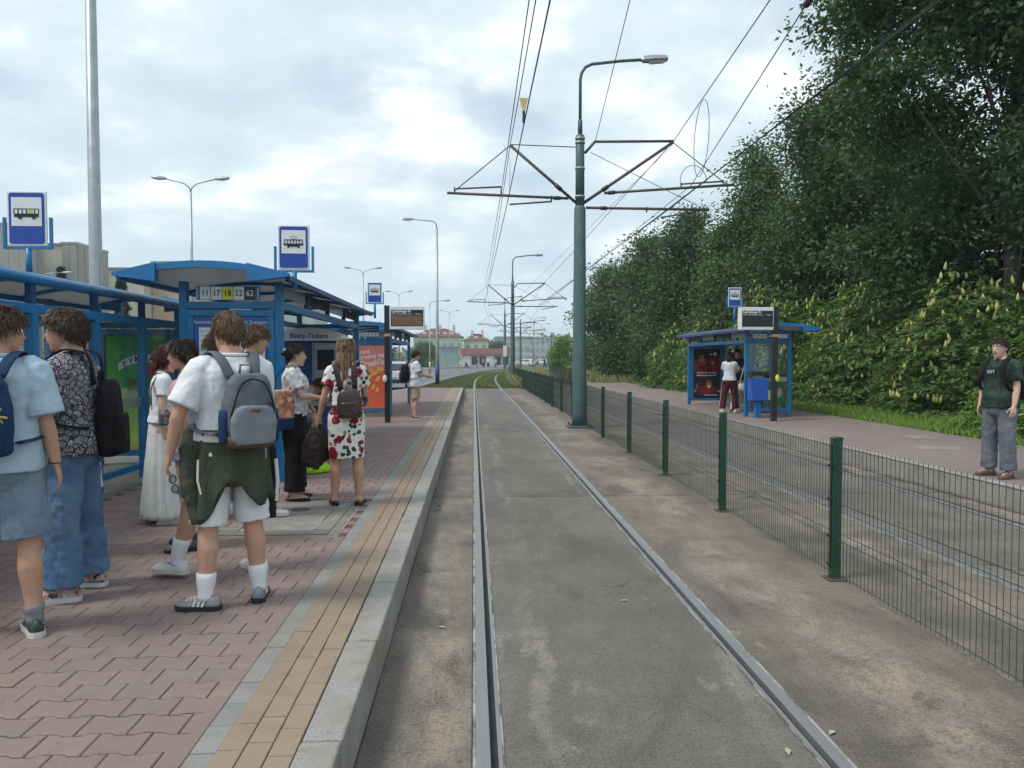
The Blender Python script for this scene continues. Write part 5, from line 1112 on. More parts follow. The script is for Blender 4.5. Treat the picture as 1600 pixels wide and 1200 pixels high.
def dirv(side, fwd, out): f, o = R(fwd), R(out); return np.array([side * math.sin(o), math.sin(f) * math.cos(o), -math.cos(f) * math.cos(o)])
def spline(pts, k=4):
    pts = [np.asarray(p, float) for p in pts]; out = []
    P = [2 * pts[0] - pts[1]] + pts + [2 * pts[-1] - pts[-2]]
    for i in range(1, len(P) - 2):
        for j in range(k):
            t = j / k; a, b, c, d = P[i - 1], P[i], P[i + 1], P[i + 2]; out.append(.5 * ((2 * b) + (-a + c) * t + (2 * a - 5 * b + 4 * c - d) * t * t + (-a + 3 * b - 3 * c + d) * t ** 3))
    return out + [pts[-1]]
def rlerp(rs, k): return list(np.interp(np.linspace(0, len(rs) - 1, (len(rs) - 1) * k + 1), range(len(rs)), rs))
class Person:
    def __init__(s, label, loc, yaw, Hh, female=False, armL=(2, 8, 10, 3), armR=(2, 8, 10, 3), legL=(0, 3, 0, 1), legR=(0, 3, 0, 1), lean=0, twist=0, head=(0, 0), feet=(8, -8), skin='skin', vox=.0065, handL=None, handR=None, curl=1.0, seat=None, wide=1.0, group=None, lift=0):
        s.k = Hh / 1.75; s.loc, s.yaw, s.fem, s.skin, s.vox, s.wide = loc, R(yaw), female, M[skin], vox, wide
        s.T = thing('person', label, 'person', loc, s.yaw, group); s.T.scale = (s.k,) * 3
        s.tab = TOR_F if female else TOR_M; s.lean, s.tw = R(lean), R(twist); s.head = (R(head[0]), R(head[1])); s.feet = feet
        hipw = .092; J = {}
        for sd, lg in ((-1, legL), (1, legR)):
            h = np.array([sd * hipw, 0, -.04]); kn = h + .43 * dirv(sd, lg[0], lg[1]); an = kn + .42 * dirv(sd, lg[2], lg[3]); J[sd] = [h, kn, an]
        s.zp = (seat / s.k + .10) if seat is not None else .078 - min(J[-1][2][2], J[1][2][2])
        s.pel = np.array([0, 0, s.zp]); s.leg = {sd: [p + s.pel for p in J[sd]] for sd in J}; s.dz = s.zp - .965
        shw = .150 if female else .172; s.arm = {}
        for sd, am in ((-1, armL), (1, armR)):
            sh = np.array([sd * shw, -.008, 1.425 + s.dz]); el = sh + .285 * dirv(sd, am[0], am[1]); wr_ = el + .245 * dirv(sd, am[2], am[3]); s.arm[sd] = [s.ub(sh), s.ub(el), s.ub(wr_)]
        s.curl = curl
    def ub(s, p):
        """upper-body bend and twist about the pelvis"""
        p = np.asarray(p, float) - s.pel; p = rotz(p, s.tw); f = np.clip(p[..., 2] / .25, 0, 1); q = rotx(p, -s.lean); f = np.asarray(f)[..., None]; return p * (1 - f) + q * f + s.pel
    def rings(s, tab): return [s.ub(ring(z + s.dz, hw, hd, yc)) for z, hw, hd, yc in tab]
    def hp(s, p):
        """head-local (chin at 0) to body"""
        p = np.asarray(p, float); p = rotx(p - np.array([0, -.01, .02]), -s.head[1]); p = rotz(p, s.head[0]); return s.ub(p + np.array([0, .012, 1.535 + s.dz]))
    def body(s):
        q = MB(); q.loft(s.rings([(z, hw * (.93 if z < 1.4 else 1), hd * (.92 if z < 1.4 else 1), yc) for z, hw, hd, yc in s.tab])); g = .86 if s.fem else 1.0
        for sd in (-1, 1):
            h, kn, an = s.leg[sd]; t = an - kn; L = [h + np.array([0, 0, .03]), h * .5 + kn * .5 + np.array([0, .012, 0]), h * .12 + kn * .88, kn * .9 + an * .1 + np.array([0, .004, 0]), kn * .68 + an * .32 + np.array([0, -.014, 0]), kn * .35 + an * .65, kn * .05 + an * .95, an + np.array([0, 0, -.03])]
            q.tube(spline(L, 3), rlerp([.086, .078, .062, .057, .061, .048, .037, .036], 3), 16)
            fy = R(s.feet[0] if sd < 0 else s.feet[1]); f = rotz(np.array([0, 1., 0]), fy); q.tube([an + f * -.05 + np.array([0, 0, -.035]), an + f * .05 + np.array([0, 0, -.03]), an + f * .14 + np.array([0, 0, -.05])], [.032, .034, .022], 10, flat=1.2)
            a, b, c = s.arm[sd]; q.tube(spline([a + (a - b) * .08, a, a * .55 + b * .45, b, b * .72 + c * .28, b * .35 + c * .65, c], 3), rlerp([.045 * g, .055 * g, .046 * g, .039 * g, .041 * g, .034 * g, .026 * g], 3), 14)
            s.hand(q, sd, g)
        # head
        tabh = [(0., .026, .028, .058), (.015, .040, .046, .044), (.045, .055, .068, .026), (.08, .063, .083, .014), (.11, .068, .091, .006), (.14, .073, .097, 0), (.17, .074, .097, -.002), (.20, .064, .085, -.004), (.22, .044, .06, -.004), (.234, .014, .02, -.004)]
        q.loft([s.hp(ring(z, hw, hd, yc, 24, 2.1)) for z, hw, hd, yc in tabh])
        q.tube([s.hp(p) for p in ((0, .088, .135), (0, .104, .105), (0, .112, .092), (0, .098, .082))], [.009, .013, .014, .008], 8); 
        for sd in (-1, 1):
            q.tube([s.hp(p) for p in ((sd * .072, -.012, .085), (sd * .078, -.016, .105), (sd * .080, -.018, .128), (sd * .073, -.012, .138))], [(.012, .008), (.016, .008), (.018, .008), (.010, .006)], 8, ref=(0, 1, 0))
            q.tube([s.hp(p) for p in ((sd * .012, .092, .142), (sd * .034, .088, .148), (sd * .055, .07, .143))], [.008, .009, .007], 6)
            q.tube([s.hp(p) for p in ((sd * .010, .094, .074), (sd * .026, .088, .072))], [.011, .010], 6)
        o = vol('body', q, s.skin, s.T, s.vox, 5, fac=.45)
        for sd in (-1, 1):
            e = MB(); c = s.hp((sd * .031, .0845, .126)); e.ell(c, (.0125,) * 3, 10, 8); eo = e.build('eye', M['eye_w'], s.T, smooth=True)
            e = MB(); d = s.hp((sd * .032, .0945, .126)); e.ell(d, (.0062,) * 3, 8, 6); e.build('iris', M['iris'], eo, smooth=True)
            e = MB(); e.tube([s.hp(p) for p in ((sd * .014, .0975, .146), (sd * .034, .095, .151), (sd * .054, .077, .145))], [.004, .005, .003], 6); e.build('eyebrow', s.hmat if hasattr(s, 'hmat') else H_BROWN, s.T)
        e = MB(); e.tube([s.hp(p) for p in ((-.024, .089, .056), (-.008, .1005, .058), (.008, .1005, .058), (.024, .089, .056))], [.003, .0065, .0065, .003], 8); e.build('lips', M['lip'], s.T, smooth=True)
        return o
    def hand(s, q, sd, g):
        a, b, c = s.arm[sd]; d = (c - b) / np.linalg.norm(c - b); n_ = np.array([-sd * 1., -.25, 0]); n_ = n_ - d * (n_ @ d)
        if np.linalg.norm(n_) < .25: n_ = np.array([0, 0, -1.]) - d * (-d[2])
        n_ /= np.linalg.norm(n_); t = np.cross(d, n_); 
        if t[1] < 0 and abs(d[2]) > .3: t = -t
        if abs(d[2]) <= .3 and t[2] < 0: t = -t
        g2 = g * .97
        q.tube([c - d * .02, c + d * .02, c + d * .055, c + d * .088], [(.026 * g2, .020 * g2), (.034 * g2, .017 * g2), (.042 * g2, .016 * g2), (.040 * g2, .013 * g2)], 12, ref=t)
        cu = s.curl
        for i, (off, ln) in enumerate(((.031, .070), (.0105, .078), (-.0105, .073), (-.031, .058))):
            p = c + d * (.082 - .004 * abs(i - 1)) + t * off; pts = [p]; ang = .22 * cu; 
            for seg in (.44, .31, .25):
                dd = d * math.cos(ang) + n_ * math.sin(ang); p = p + dd * ln * seg; pts.append(p); ang += .42 * cu
            q.tube(pts, [.0092 * g2, .0088 * g2, .0080 * g2, .0066 * g2], 8)
        p = c + d * .022 + t * .030; pts = [p]
        for ang, ln in ((.72, .036), (.42, .030), (.2, .024)): p = p + (d * math.cos(ang) + t * math.sin(ang) + n_ * .25 * cu) * ln; pts.append(p)
        q.tube(pts, [.0125 * g2, .0105 * g2, .0092 * g2, .0072 * g2], 8)
    # ---- hair
    def hair(s, style, mat, seed=1, dens=1.0):
        s.hmat = mat; g = np.random.default_rng(seed); q = MB(); n_az, K = 40, 15
        th = {'short': .014, 'messy': .024, 'curly': .030, 'long': .014, 'bob': .020, 'bun': .011}[style]
        low_b = {'short': .055, 'messy': .035, 'curly': .03, 'long': .0, 'bob': -.03, 'bun': .05}[style]; low_s = {'short': .125, 'messy': .105, 'curly': .10, 'long': .06, 'bob': .0, 'bun': .11}[style]
        def hl(az):                                   # hairline height; az 0 = front
            f = .5 + .5 * math.cos(az); 
            return low_b + (low_s - low_b) * min(1, f * 2) if f < .5 else low_s + (.188 - low_s) * ((f - .5) * 2) ** .8
        C0 = np.array([0, -.003, .128])
        def hs(u, extra):                             # point on the scalp in direction u
            r_ = np.array([.077 + extra, .101 + extra, .109 + extra]); return C0 + u * r_
        rings_ = []
        for i in range(K + 1):
            ph = R(2 + 148 * i / K); row = []
            for j in range(n_az):
                az = 2 * math.pi * j / n_az; u = np.array([math.sin(ph) * math.sin(az), math.sin(ph) * math.cos(az), math.cos(ph)]); e = th * (.8 + .5 * math.sin(az * 5 + ph * 7 + seed) * .4 + g.uniform(-.25, .25)); p = hs(u, e)
                if p[2] < .04: p[:2] = C0[:2] + u[:2] / max(1e-6, np.linalg.norm(u[:2])) * np.array([.064 + e, .085 + e])[:2] * .96
                if p[2] < hl(az): p = C0 + (p - C0) * .72; p[2] = max(p[2], hl(az) - .02)
                row.append(p)
            rings_.append(s.hp(np.array(row)))
        q.loft(rings_)
        nl = {'short': 1900, 'messy': 1700, 'curly': 1700, 'long': 800, 'bob': 1100, 'bun': 900}[style]; nl = int(nl * dens)
        for _ in range(nl):
            az = g.uniform(0, 2 * math.pi); ph = R(g.uniform(3, 125)); u = np.array([math.sin(ph) * math.sin(az), math.sin(ph) * math.cos(az), math.cos(ph)]); p = hs(u, th * .75)
            if p[2] < hl(az) + .004: continue
            dn = np.array([0, 0, -1.]) - u * (-u[2]); dn /= np.linalg.norm(dn) + 1e-6; tg = np.cross(u, dn)
            ln = {'short': .035, 'messy': .055, 'curly': .05, 'long': .07, 'bob': .07, 'bun': .05}[style] * g.uniform(.7, 1.3); lift_ = {'short': .16, 'messy': .3, 'curly': .5, 'long': .05, 'bob': .12, 'bun': .03}[style]
            cur = {'curly': .9, 'messy': .45}.get(style, .15); sw = g.normal() * cur; pts = [p]
            for m_ in range(3):
                dd = dn * (1 - .1 * m_) + u * lift_ * (1 - .65 * m_) + tg * (sw + g.normal() * cur * .5); dd /= np.linalg.norm(dd); p = p + dd * ln / 3; pts.append(p)
            q.tube([s.hp(x) for x in pts], [.0023, .0028, .0022, .0006], 3, caps=False)
        if style == 'bun': q.ell(s.hp((0, -.135, .13)), (.034, .034, .032), 12, 8)
        if style in ('long', 'bob'):
            zl, wd = (-.235, .092) if style == 'long' else (-.02, .088)
            for _ in range(260 if style == 'long' else 160):
                x = g.uniform(-1, 1) * wd; yb = -.102 + .05 * (x / wd) ** 2 + g.normal() * .006; zt = .16 + g.uniform(-.03, .04); ze = zl + g.normal() * .022
                pts = [(x * .75, yb * .8, zt), (x * .95, yb - .008, .08), (x * 1.0, yb - .012, .0), (x * (1.06 if style == 'bob' else .95) + g.normal() * .006, yb - .018, (ze * .55)), (x * .86 + g.normal() * .010, yb - .022, ze)]
                if style == 'bob': pts = pts[:3] + [(x * 1.05, yb * .9, ze)]
                q.tube([s.hp(p) for p in pts], [.006, .008, .009, .008, .002][:len(pts)], 4, caps=False)
        return q.build('hair', mat, s.T, smooth=True, fix=False)
    # ---- clothes
    def tee(s, mat, e=.026, zb=.86, sleeve=.62, sr=.085, flare=.0, name='t_shirt', wr=(.02, .09), neck=1.492):
        q = MB(); tab = []
        for z in np.linspace(zb, neck, 13):
            hw, hd, yc = tor_at(s.tab, z)
            if z < 1.22: h2, d2, _ = tor_at(s.tab, 1.24); t = min(1, (1.22 - z) / .12); hw = max(hw, hw * (1 - t) + h2 * t * (1 + flare * .5)); hd = max(hd, hd * (1 - t) + d2 * t)
            tab.append((z, hw + (e + (.014 if z < 1.06 else 0)) * (1 if z < 1.42 else .65), hd + (e + (.014 if z < 1.06 else 0)) * (1 if z < 1.42 else .6), yc))
        q.loft(s.rings(tab))
        for sd in (-1, 1):
            a, b, c = s.arm[sd]; st = s.ub(np.array([sd * .10, -.008, 1.435 + s.dz])); f = min(1.0, sleeve); end_ = a + (b - a) * f
            pts = [st, a + (b - a) * .02, a + (b - a) * f * .55, end_]; rr_ = [.058, .062 + e * .6, sr * .92, sr]
            if sleeve > 1: en2 = b + (c - b) * (sleeve - 1); pts = [st, a, b, en2]; rr_ = [.058, .062 + e * .5, sr * .85, sr * .7]
            q.tube(spline(pts, 3), rlerp(rr_, 3), 16)
        o = vol(name, q, mat, s.T, max(.008, s.vox), 5, wr)
        if neck > 1.48 and s.vox < .02:
            hw, hd, yc = tor_at(s.tab, 1.50); P = ring(1.497 + s.dz, hw + .014, hd + .012, yc - .002, 24, 2.1); P[:, 2] -= .022 * np.clip(P[:, 1] / hd, -.3, 1); P = s.ub(P); cq_ = MB(); cq_.tube(list(P) + [P[0]], [(.011, .007)] * 25, 6, ref=(0, 0, 1)); cq_.build('collar', mat, o, smooth=True)
        return o
    def legs(s, mat, f=.9, r=(.118, .108, .112), name='shorts', waist=1.04, e=.03, wr=(.02, .08), cuff=0):
        """f: 0..1 thigh, 1..2 shin"""
        q = MB(); tab = [(z, tor_at(s.tab, z)[0] + e, tor_at(s.tab, z)[1] + e, tor_at(s.tab, z)[2]) for z in (.80, .84, .88, .93, .98, waist)]; tab = [(.745, .06, .075, 0)] + tab
        q.loft([ring(z + s.dz, a, b, c) for z, a, b, c in tab])
        for sd in (-1, 1):
            h, kn, an = s.leg[sd]; top = h + np.array([0, 0, .05])
            if f <= 1: pts = [top, h + (kn - h) * f * .5, h + (kn - h) * f]; rr_ = [r[0] * .95, r[1], r[2]]
            else: pts = [top, h * .45 + kn * .55, kn, kn + (an - kn) * (f - 1) * .5, kn + (an - kn) * (f - 1)]; rr_ = list(r) if len(r) == 5 else [r[0], r[1], r[1] * .9, r[2], r[2]]
            q.tube(spline(pts, 4), rlerp(rr_, 4), 18)
        return vol(name, q, mat, s.T, max(.008, s.vox), 4, wr)
    def skirt(s, mat, zt, zbm, hw0, hw1, name='skirt', pleats=14, amp=.05, tiers=(), depth=.8, sway=(0, 0), follow=0.):
        q = MB(); rr_ = []; n_ = 84
        for i, t in enumerate(np.linspace(0, 1, 22)):
            z = zt + (zbm - zt) * t; a = np.arange(n_) * 2 * math.pi / n_; tt = t
            for (tz, bump_) in tiers: tt = tt + bump_ * (1 if t > tz else 0)
            w = hw0 + (hw1 - hw0) * (tt ** .8); w = min(w, hw1 * 1.15)
            m_ = 1 + amp * t * np.sin(a * pleats + .8 * np.sin(a * 3)) + amp * .4 * t * np.sin(a * (pleats // 2 + 1) + 2)
            rr_.append(np.stack([w * m_ * np.cos(a) + sway[0] * t, w * depth * m_ * np.sin(a) + sway[1] * t, np.full(n_, z + s.dz)], 1))
        q.loft(rr_); return q.build(name, mat, s.T, smooth=True)
    def socks(s, mat, h=.16):
        for sd in (-1, 1):
            kn, an = s.leg[sd][1:]; u = (kn - an) / np.linalg.norm(kn - an); q = MB(); L = [an - np.array([0, 0, .02]), an + u * .03, an + u * h * .55, an + u * h]; q.tube(spline(L, 2), rlerp([.043, .044, .046 + .055 * h, .047 + .075 * h], 2), 14); q.build('sock', mat, s.T, smooth=True)
    def shoes(s, up, sole, hi=.0, big=1.0, kind='sneaker', accent=None, stripes=None):
        for sd, fy in ((-1, s.feet[0]), (1, s.feet[1])):
            an = s.leg[sd][2]; gz = an[2] - .078; B = lambda p: rotz(np.asarray(p, float) * np.array([big, big, 1]), R(fy)) + np.array([an[0], an[1], gz])
            ys = [-.088, -.075, -.04, 0., .04, .08, .12, .155, .176]
            w = [.022, .034, .038, .037, .040, .046, .047, .038, .016]; hgt = [.075 + hi, .088 + hi, .092 + hi, .092 + hi, .082, .070, .058, .048, .034]
            if kind == 'flat': hgt = [.05, .055, .04, .034, .036, .042, .044, .04, .03]; 
            q = MB(); rr_ = []
            for y, ww, h in zip(ys, w, hgt):
                a = np.linspace(0, math.pi, 11); top = np.stack([ww * np.cos(a) * (1 - .28 * np.sin(a) ** 3 * (h > .06)), np.full(11, y), .016 + (h - .016) * np.sin(a) ** .75], 1); rr_.append(B(np.vstack([top, [(-ww * .5, y, .014), (ww * .5, y, .014)]])))
            q.loft(rr_); so = q.build('shoe', up, s.T, smooth=True)
            q = MB(); out = [(-w[0] * .9, ys[0] - .006)] + [(-ww - .005, y) for y, ww in zip(ys[1:-1], w[1:-1])] + [(-w[-1], ys[-1] + .004), (w[-1], ys[-1] + .004)] + [(ww + .005, y) for y, ww in list(zip(ys[1:-1], w[1:-1]))[::-1]] + [(w[0] * .9, ys[0] - .006)]
            hs_ = .030 if kind == 'sneaker' else .012; q.loft([B([(x, y, z) for x, y in out]) for z in (0.001, hs_)]); q.build('sole', sole, so)
            if kind == 'sneaker':
                lc = accent or sole
                for k_ in range(4): y = .035 + k_ * .022; z = .088 - k_ * .007; q = MB(); q.tube([B((-.028, y, z - .012)), B((0, y + .004, z + .004)), B((.028, y, z - .012))], .0045, 5); q.build('lace', lc, so)
                if stripes is not None:
                    for k_ in range(3):
                        for x_ in (-1, 1): y = -.005 + k_ * .026; q = MB(); q.add([B((x_ * .043, y, .03)), B((x_ * .045, y + .013, .03)), B((x_ * .036, y + .001, .072)), B((x_ * .034, y - .012, .072))], [(0, 1, 2, 3)]); q.build('stripe', stripes, so)
    # ---- things worn or carried: top-level, in the person's own frame
    def own(s, name, label, cat, group=None): t = thing(name, label, cat, s.loc, s.yaw, group); t.scale = (s.k,) * 3; return t
    def strap(s, T, pts, mat, w=.03, t=.006, name='strap', ref=(1, 0, 0)):
        q = MB(); P = spline([s.ub(np.array(p) + np.array([0, 0, s.dz])) for p in pts], 4); q.tube(P, [(w, t)] * len(P), 8, ref=ref); return q.build(name, mat, T, smooth=True)
    def backpack(s, label, mat, mat2, smat, zb=1.0, zt=1.44, w=.15, d=.075, yc=-.235, pocket=True, base=None, ofs=0., name='backpack', two=True, round_=2.8):
        T = s.own(name, label, 'backpack', 'bags worn by the waiting people'); q = MB(); rr_ = []
        for t, ww, dd in ((0, .80, .75), (.05, .97, .95), (.3, 1.03, 1.08), (.6, 1.0, 1.0), (.85, .86, .82), (.97, .62, .6), (1.0, .45, .4)): rr_.append(s.ub(ring(zb + (zt - zb) * t + s.dz, w * ww, d * dd, yc, 28, round_, ofs)))
        q.loft(rr_); vol('main_bag', q, mat, T, .008, 3, (.018, .10))
        if pocket:
            q = MB(); rr_ = []
            for t, ww in ((0.04, .72), (.1, .86), (.35, .9), (.52, .74), (.56, .5)): rr_.append(s.ub(ring(zb + (zt - zb) * t + s.dz, w * ww, .04, yc - d * .95, 24, 2.6, ofs)))
            q.loft(rr_); vol('front_pocket', q, mat2, T, .008, 3, (.012, .08))
        if base is not None:
            q = MB(); q.loft([s.ub(ring(zb - .006 + (zt - zb) * t + s.dz, w * ww, d * dd, yc, 28, round_, ofs)) for t, ww, dd in ((0, .82, .78), (.05, 1.0, 1.0), (.16, 1.04, 1.08), (.17, .9, .9))]); q.build('base_panel', base, T, smooth=True)
        q = MB(); q.tube([s.ub(np.array(p) + np.array([0, 0, s.dz])) for p in ((ofs - .035, yc + .05, zt - .01), (ofs - .03, yc + .045, zt + .045), (ofs + .03, yc + .045, zt + .045), (ofs + .035, yc + .05, zt - .01))], .008, 6); q.build('grab_loop', smat, T, smooth=True)
        for sd in ((-1, 1) if two else (1,)):
            s.strap(T, [(ofs * .6 + sd * .07, yc + .06, zt - .03), (sd * .095, -.135, 1.475), (sd * .112, -.06, 1.518), (sd * .115, .03, 1.508), (sd * .125, .125, 1.41), (sd * .15, .158, 1.27), (sd * .19, .10, 1.13), (sd * .21, -.03, 1.07), (sd * .15 + ofs * .5, yc + .07, 1.05)], smat)
        return T
# ================================================================== the waiting people
W_TEE = cloth('white_cotton', (.72, .73, .76), .85, .45, .03); LB = cloth('light_blue_cotton', (.40, .52, .62), .85, .4, .04); DENIM = cloth('denim_light', (.13, .19, .26), .9, .5, .12, (.21, .28, .345)); JEAN = cloth('denim_blue', (.09, .17, .30), .9, .45, .12, (.15, .25, .39))
NAVY = cloth('navy_cloth', (.014, .04, .10), .8, .4); BLACKC = cloth('black_cloth', (.012, .012, .014), .85, .4, .1); GREYP = cloth('grey_nylon', (.115, .125, .15), .6, .4, .08); GREYP2 = cloth('pale_grey_nylon', (.20, .22, .255), .6, .4, .08); BROWNC = cloth('brown_base', (.14, .09, .055), .7, .3); OLIVE = cloth('olive_jacket', (.062, .068, .05), .85, .9, .12); GREYS = cloth('grey_jersey', (.22, .23, .25), .9, .4); WHITE2 = cloth('off_white', (.66, .66, .64), .85, .4, .03)
KHAKI = cloth('khaki', (.36, .29, .20), .9, .4); MAROON = cloth('maroon', (.10, .018, .028), .8, .4); DGREY = cloth('grey_jeans', (.12, .13, .155), .9, .45, .15, (.18, .19, .215)); LEATHER = simple('brown_leather', (.045, .026, .024), .32, 0, .2, 8, .25, 30); BROWNJ = cloth('brown_jacket', (.035, .022, .022), .6, .7, .1); SOCK = cloth('white_sock', (.72, .73, .76), .9, .2, .03); PINK = cloth('pink_top', (.55, .34, .33), .85, .3)
SH_W = simple('white_shoe', (.66, .66, .64), .5, 0, .06, 20); SH_SOLE = simple('shoe_sole', (.58, .57, .53), .6, 0, .08, 20); SH_G = simple('dark_green_shoe', (.025, .05, .042), .6, 0, .15, 20); SH_K = simple('black_shoe', (.016, .016, .017), .45, 0, .1, 20); SH_GR = simple('grey_shoe', (.22, .24, .26), .6, 0, .3, 30); SH_DG = simple('dark_grey_shoe', (.06, .065, .065), .6, 0, .15, 20); SH_BR = simple('brown_shoe', (.17, .065, .035), .5, 0, .15, 20)
n = NT('paisley'); v1 = n.voro(26, n.co(), 'DISTANCE_TO_EDGE'); v2 = n.voro(46, feature='F1'); w = n.noise(30, 2, .5, dist=1.5); a = n.math('ADD', v1, n.math('MULTIPLY', w, .09)); st = n.math('SINE', n.math('MULTIPLY', n.math('ADD', v2, n.math('MULTIPLY', w, .4)), 24)); m1 = n.ramp(a, [(.10, 0), (.13, 1)]); m2 = n.ramp(st, [(.45, 0), (.6, 1)])
PAIS = n.pbr(n.mix(m1, (.04, .038, .05), n.mix(m2, (.07, .065, .08), (.60, .58, .62))), .85, 0, n.bump(n.noise(7, 3), .4, .03), .2)
n = NT('rose_print'); g = n.noise(11, 2, .5, color=True); mp = n.n('ShaderNodeVectorMath', operation='MULTIPLY_ADD'); n.l(g, mp.inputs[0]); mp.inputs[1].default_value = (.075, .075, .075); n.l(n.co(), mp.inputs[2]); vec = mp.outputs[0]
d1 = n.voro(8.5, vec, out='Distance'); c1 = n.voro(8.5, vec, out='Color'); d2 = n.voro(17, vec, out='Distance'); c2 = n.voro(17, vec, out='Color'); e1 = n.voro(30, vec)
ss = n.n('ShaderNodeSeparateColor'); n.l(c1, ss.inputs[0]); s2 = n.n('ShaderNodeSeparateColor'); n.l(c2, s2.inputs[0])
fl = n.ramp(ss.outputs[0], [(.0, (.42, .03, .07)), (.45, (.55, .10, .16)), (.55, (.50, .05, .09)), (1, (.62, .2, .24))], 'CONSTANT'); fl = n.mix(n.ramp(e1, [(.25, 0), (.4, 1)]), fl, (.24, .012, .035))
lf = n.ramp(s2.outputs[1], [(0, (.03, .055, .055)), (.5, (.05, .085, .06)), (.75, (.30, .19, .12))], 'CONSTANT')
col = n.mix(n.ramp(n.math('MULTIPLY', d2, 1.0), [(.40, 1), (.43, 0)]), (.74, .72, .70), n.mix(n.ramp(s2.outputs[0], [(.62, 0), (.63, 1)], 'CONSTANT'), lf, (.74, .72, .70))); col = n.mix(n.math('MULTIPLY', n.ramp(d1, [(.46, 1), (.49, 0)]), n.ramp(ss.outputs[1], [(.42, 0), (.43, 1)], 'CONSTANT')), col, fl)
ROSE = n.pbr(col, .85, 0, n.bump(n.noise(7, 3), .35, .03), .2)
def mottled(nm, cols, s_, rough=.85):
    n = NT(nm); wv = n.n('ShaderNodeVectorMath', operation='MULTIPLY_ADD'); n.l(n.noise(s_ * 1.3, 3, .6, color=True), wv.inputs[0]); wv.inputs[1].default_value = (1.4 / s_,) * 3; n.l(n.co(), wv.inputs[2]); v = n.voro(s_, wv.outputs[0], out='Color'); q = n.n('ShaderNodeSeparateColor'); n.l(v, q.inputs[0]); k = len(cols); return n.pbr(n.ramp(n.math('ADD', n.math('MULTIPLY', q.outputs[0], .6), n.math('MULTIPLY', n.noise(s_ * .7), .4)), [(.2 + .6 * i / max(1, k - 1), c) for i, c in enumerate(cols)]), rough, 0, n.bump(n.noise(8, 3), .35, .03), .25)
TOP8 = mottled('blossom_blouse', [(.62, .62, .62), (.70, .70, .68), (.30, .38, .48), (.66, .64, .62), (.55, .40, .36)], 26); TOTE = mottled('orange_print', [(.52, .42, .36), (.48, .16, .08), (.55, .36, .27), (.25, .07, .07)], 22); FLBAG = mottled('floral_bag', [(.10, .07, .08), (.32, .27, .26), (.07, .05, .06), (.25, .13, .12)], 30, .6); TIED = cloth('tie_dye', (.014, .024, .02), .85, .4, .3, (.045, .08, .058)); TIED_ = mottled('tie_dye_spots', [(.012, .02, .018), (.03, .06, .045), (.014, .02, .02), (.07, .11, .08), (.02, .03, .028)], 13); REDSH = mottled('red_white_black', [(.62, .6, .58), (.02, .02, .03), (.30, .03, .03), (.55, .54, .52), (.03, .03, .05)], 30, .5)

# -- boy with the grey backpack
p = Person('person from behind in white T-shirt, grey backpack on, olive jacket round the waist', (-1.43, 4.42, PZ), 36, 1.725, armL=(-4, 27, 14, 9), armR=(18, 6, 70, -20), legL=(2, 6, -3, 4), legR=(3, 5, -5, 3), feet=(48, -26), head=(6, 4))
p.hair('short', H_LIGHT, 3); p.body(); p.tee(W_TEE, .032, 1.0, .86, .092); p.legs(W_TEE, .98, (.110, .102, .108)); p.socks(SOCK, .14); p.shoes(SH_GR, SH_K, accent=SH_W, stripes=SH_W)
p.backpack('grey backpack with brown base on the back of the boy in white', GREYP, GREYP2, GREYP, .98, 1.40, .145, .085, -.245, base=BROWNC, ofs=.02)
bp = [o for o in bpy.data.objects if o.name.startswith('backpack')][0]
def bpt(x, y, z): return p.ub(np.array([x + .02, y, z + p.dz]))
q = MB(); q.tube([bpt(-.03, -.366, 1.19), bpt(.02, -.366, 1.19)], [(.012, .004)] * 2, 6, ref=(0, 0, 1)); q.build('logo_patch', BROWNC, bp)
for k_ in range(3): q = MB(); q.tube([bpt(.075, -.345, 1.24 - .05 * k_), bpt(.115, -.32, 1.215 - .05 * k_), bpt(.075, -.345, 1.19 - .05 * k_)], .004, 5); q.build('bungee_cord', cloth('bungee', (.14, .06, .06)) if k_ == 0 else bpy.data.materials['bungee'], bp)
q = MB(); P_ = spline([bpt(-.13, -.27, 1.06), bpt(-.115, -.325, 1.2), bpt(-.07, -.33, 1.33), bpt(0, -.325, 1.365), bpt(.07, -.33, 1.33), bpt(.115, -.325, 1.2), bpt(.13, -.27, 1.06)], 4); q.tube(P_, .0045, 5); q.build('zip_line', BLACKC, bp, smooth=True)
for sd in (-1, 1): q = MB(); q.loft([p.ub(ring(z + p.dz, .022 * w_, .05 * w_, -.245, 14, 2.5, .02 + sd * .145)) for z, w_ in ((1.0, .7), (1.02, 1), (1.15, 1), (1.19, .8))]); q.build('side_pocket', NAVY, bp, smooth=True)
jk = p.own('tied_jacket', 'olive jacket knotted round the waist of the boy with the grey backpack', 'jacket')
q = MB(); rr_ = []; nA = 72
for t in np.linspace(0, 1, 16):
    a = np.arange(nA) * 2 * math.pi / nA; drop = .40 + .06 * np.sin(a * 2 + 2.4) + .05 * np.sin(a * 5 + 1) + .16 * np.exp(-((a - 3.5) / .35) ** 2)
    w_ = .203 + .016 * t ** .7; m_ = 1 + (.06 * np.sin(a * 7 + 1.2 + t * 1.5) + .045 * np.sin(a * 13 - t)) * (.25 + t); rr_.append(np.stack([w_ * m_ * np.cos(a), w_ * .80 * m_ * np.sin(a) - .01, 1.07 + p.dz - drop * t], 1))
q.loft(rr_); q.build('body_panel', OLIVE, jk, smooth=True)
q = MB(); q.tube([(-.20, .10, 1.05), (-.235, .02, .93), (-.245, -.02, .74), (-.215, -.05, .52)], [(.05, .035), (.062, .04), (.058, .035), (.035, .03)], 12); vol('sleeve', q, OLIVE, jk, .008, 4, (.025, .07))
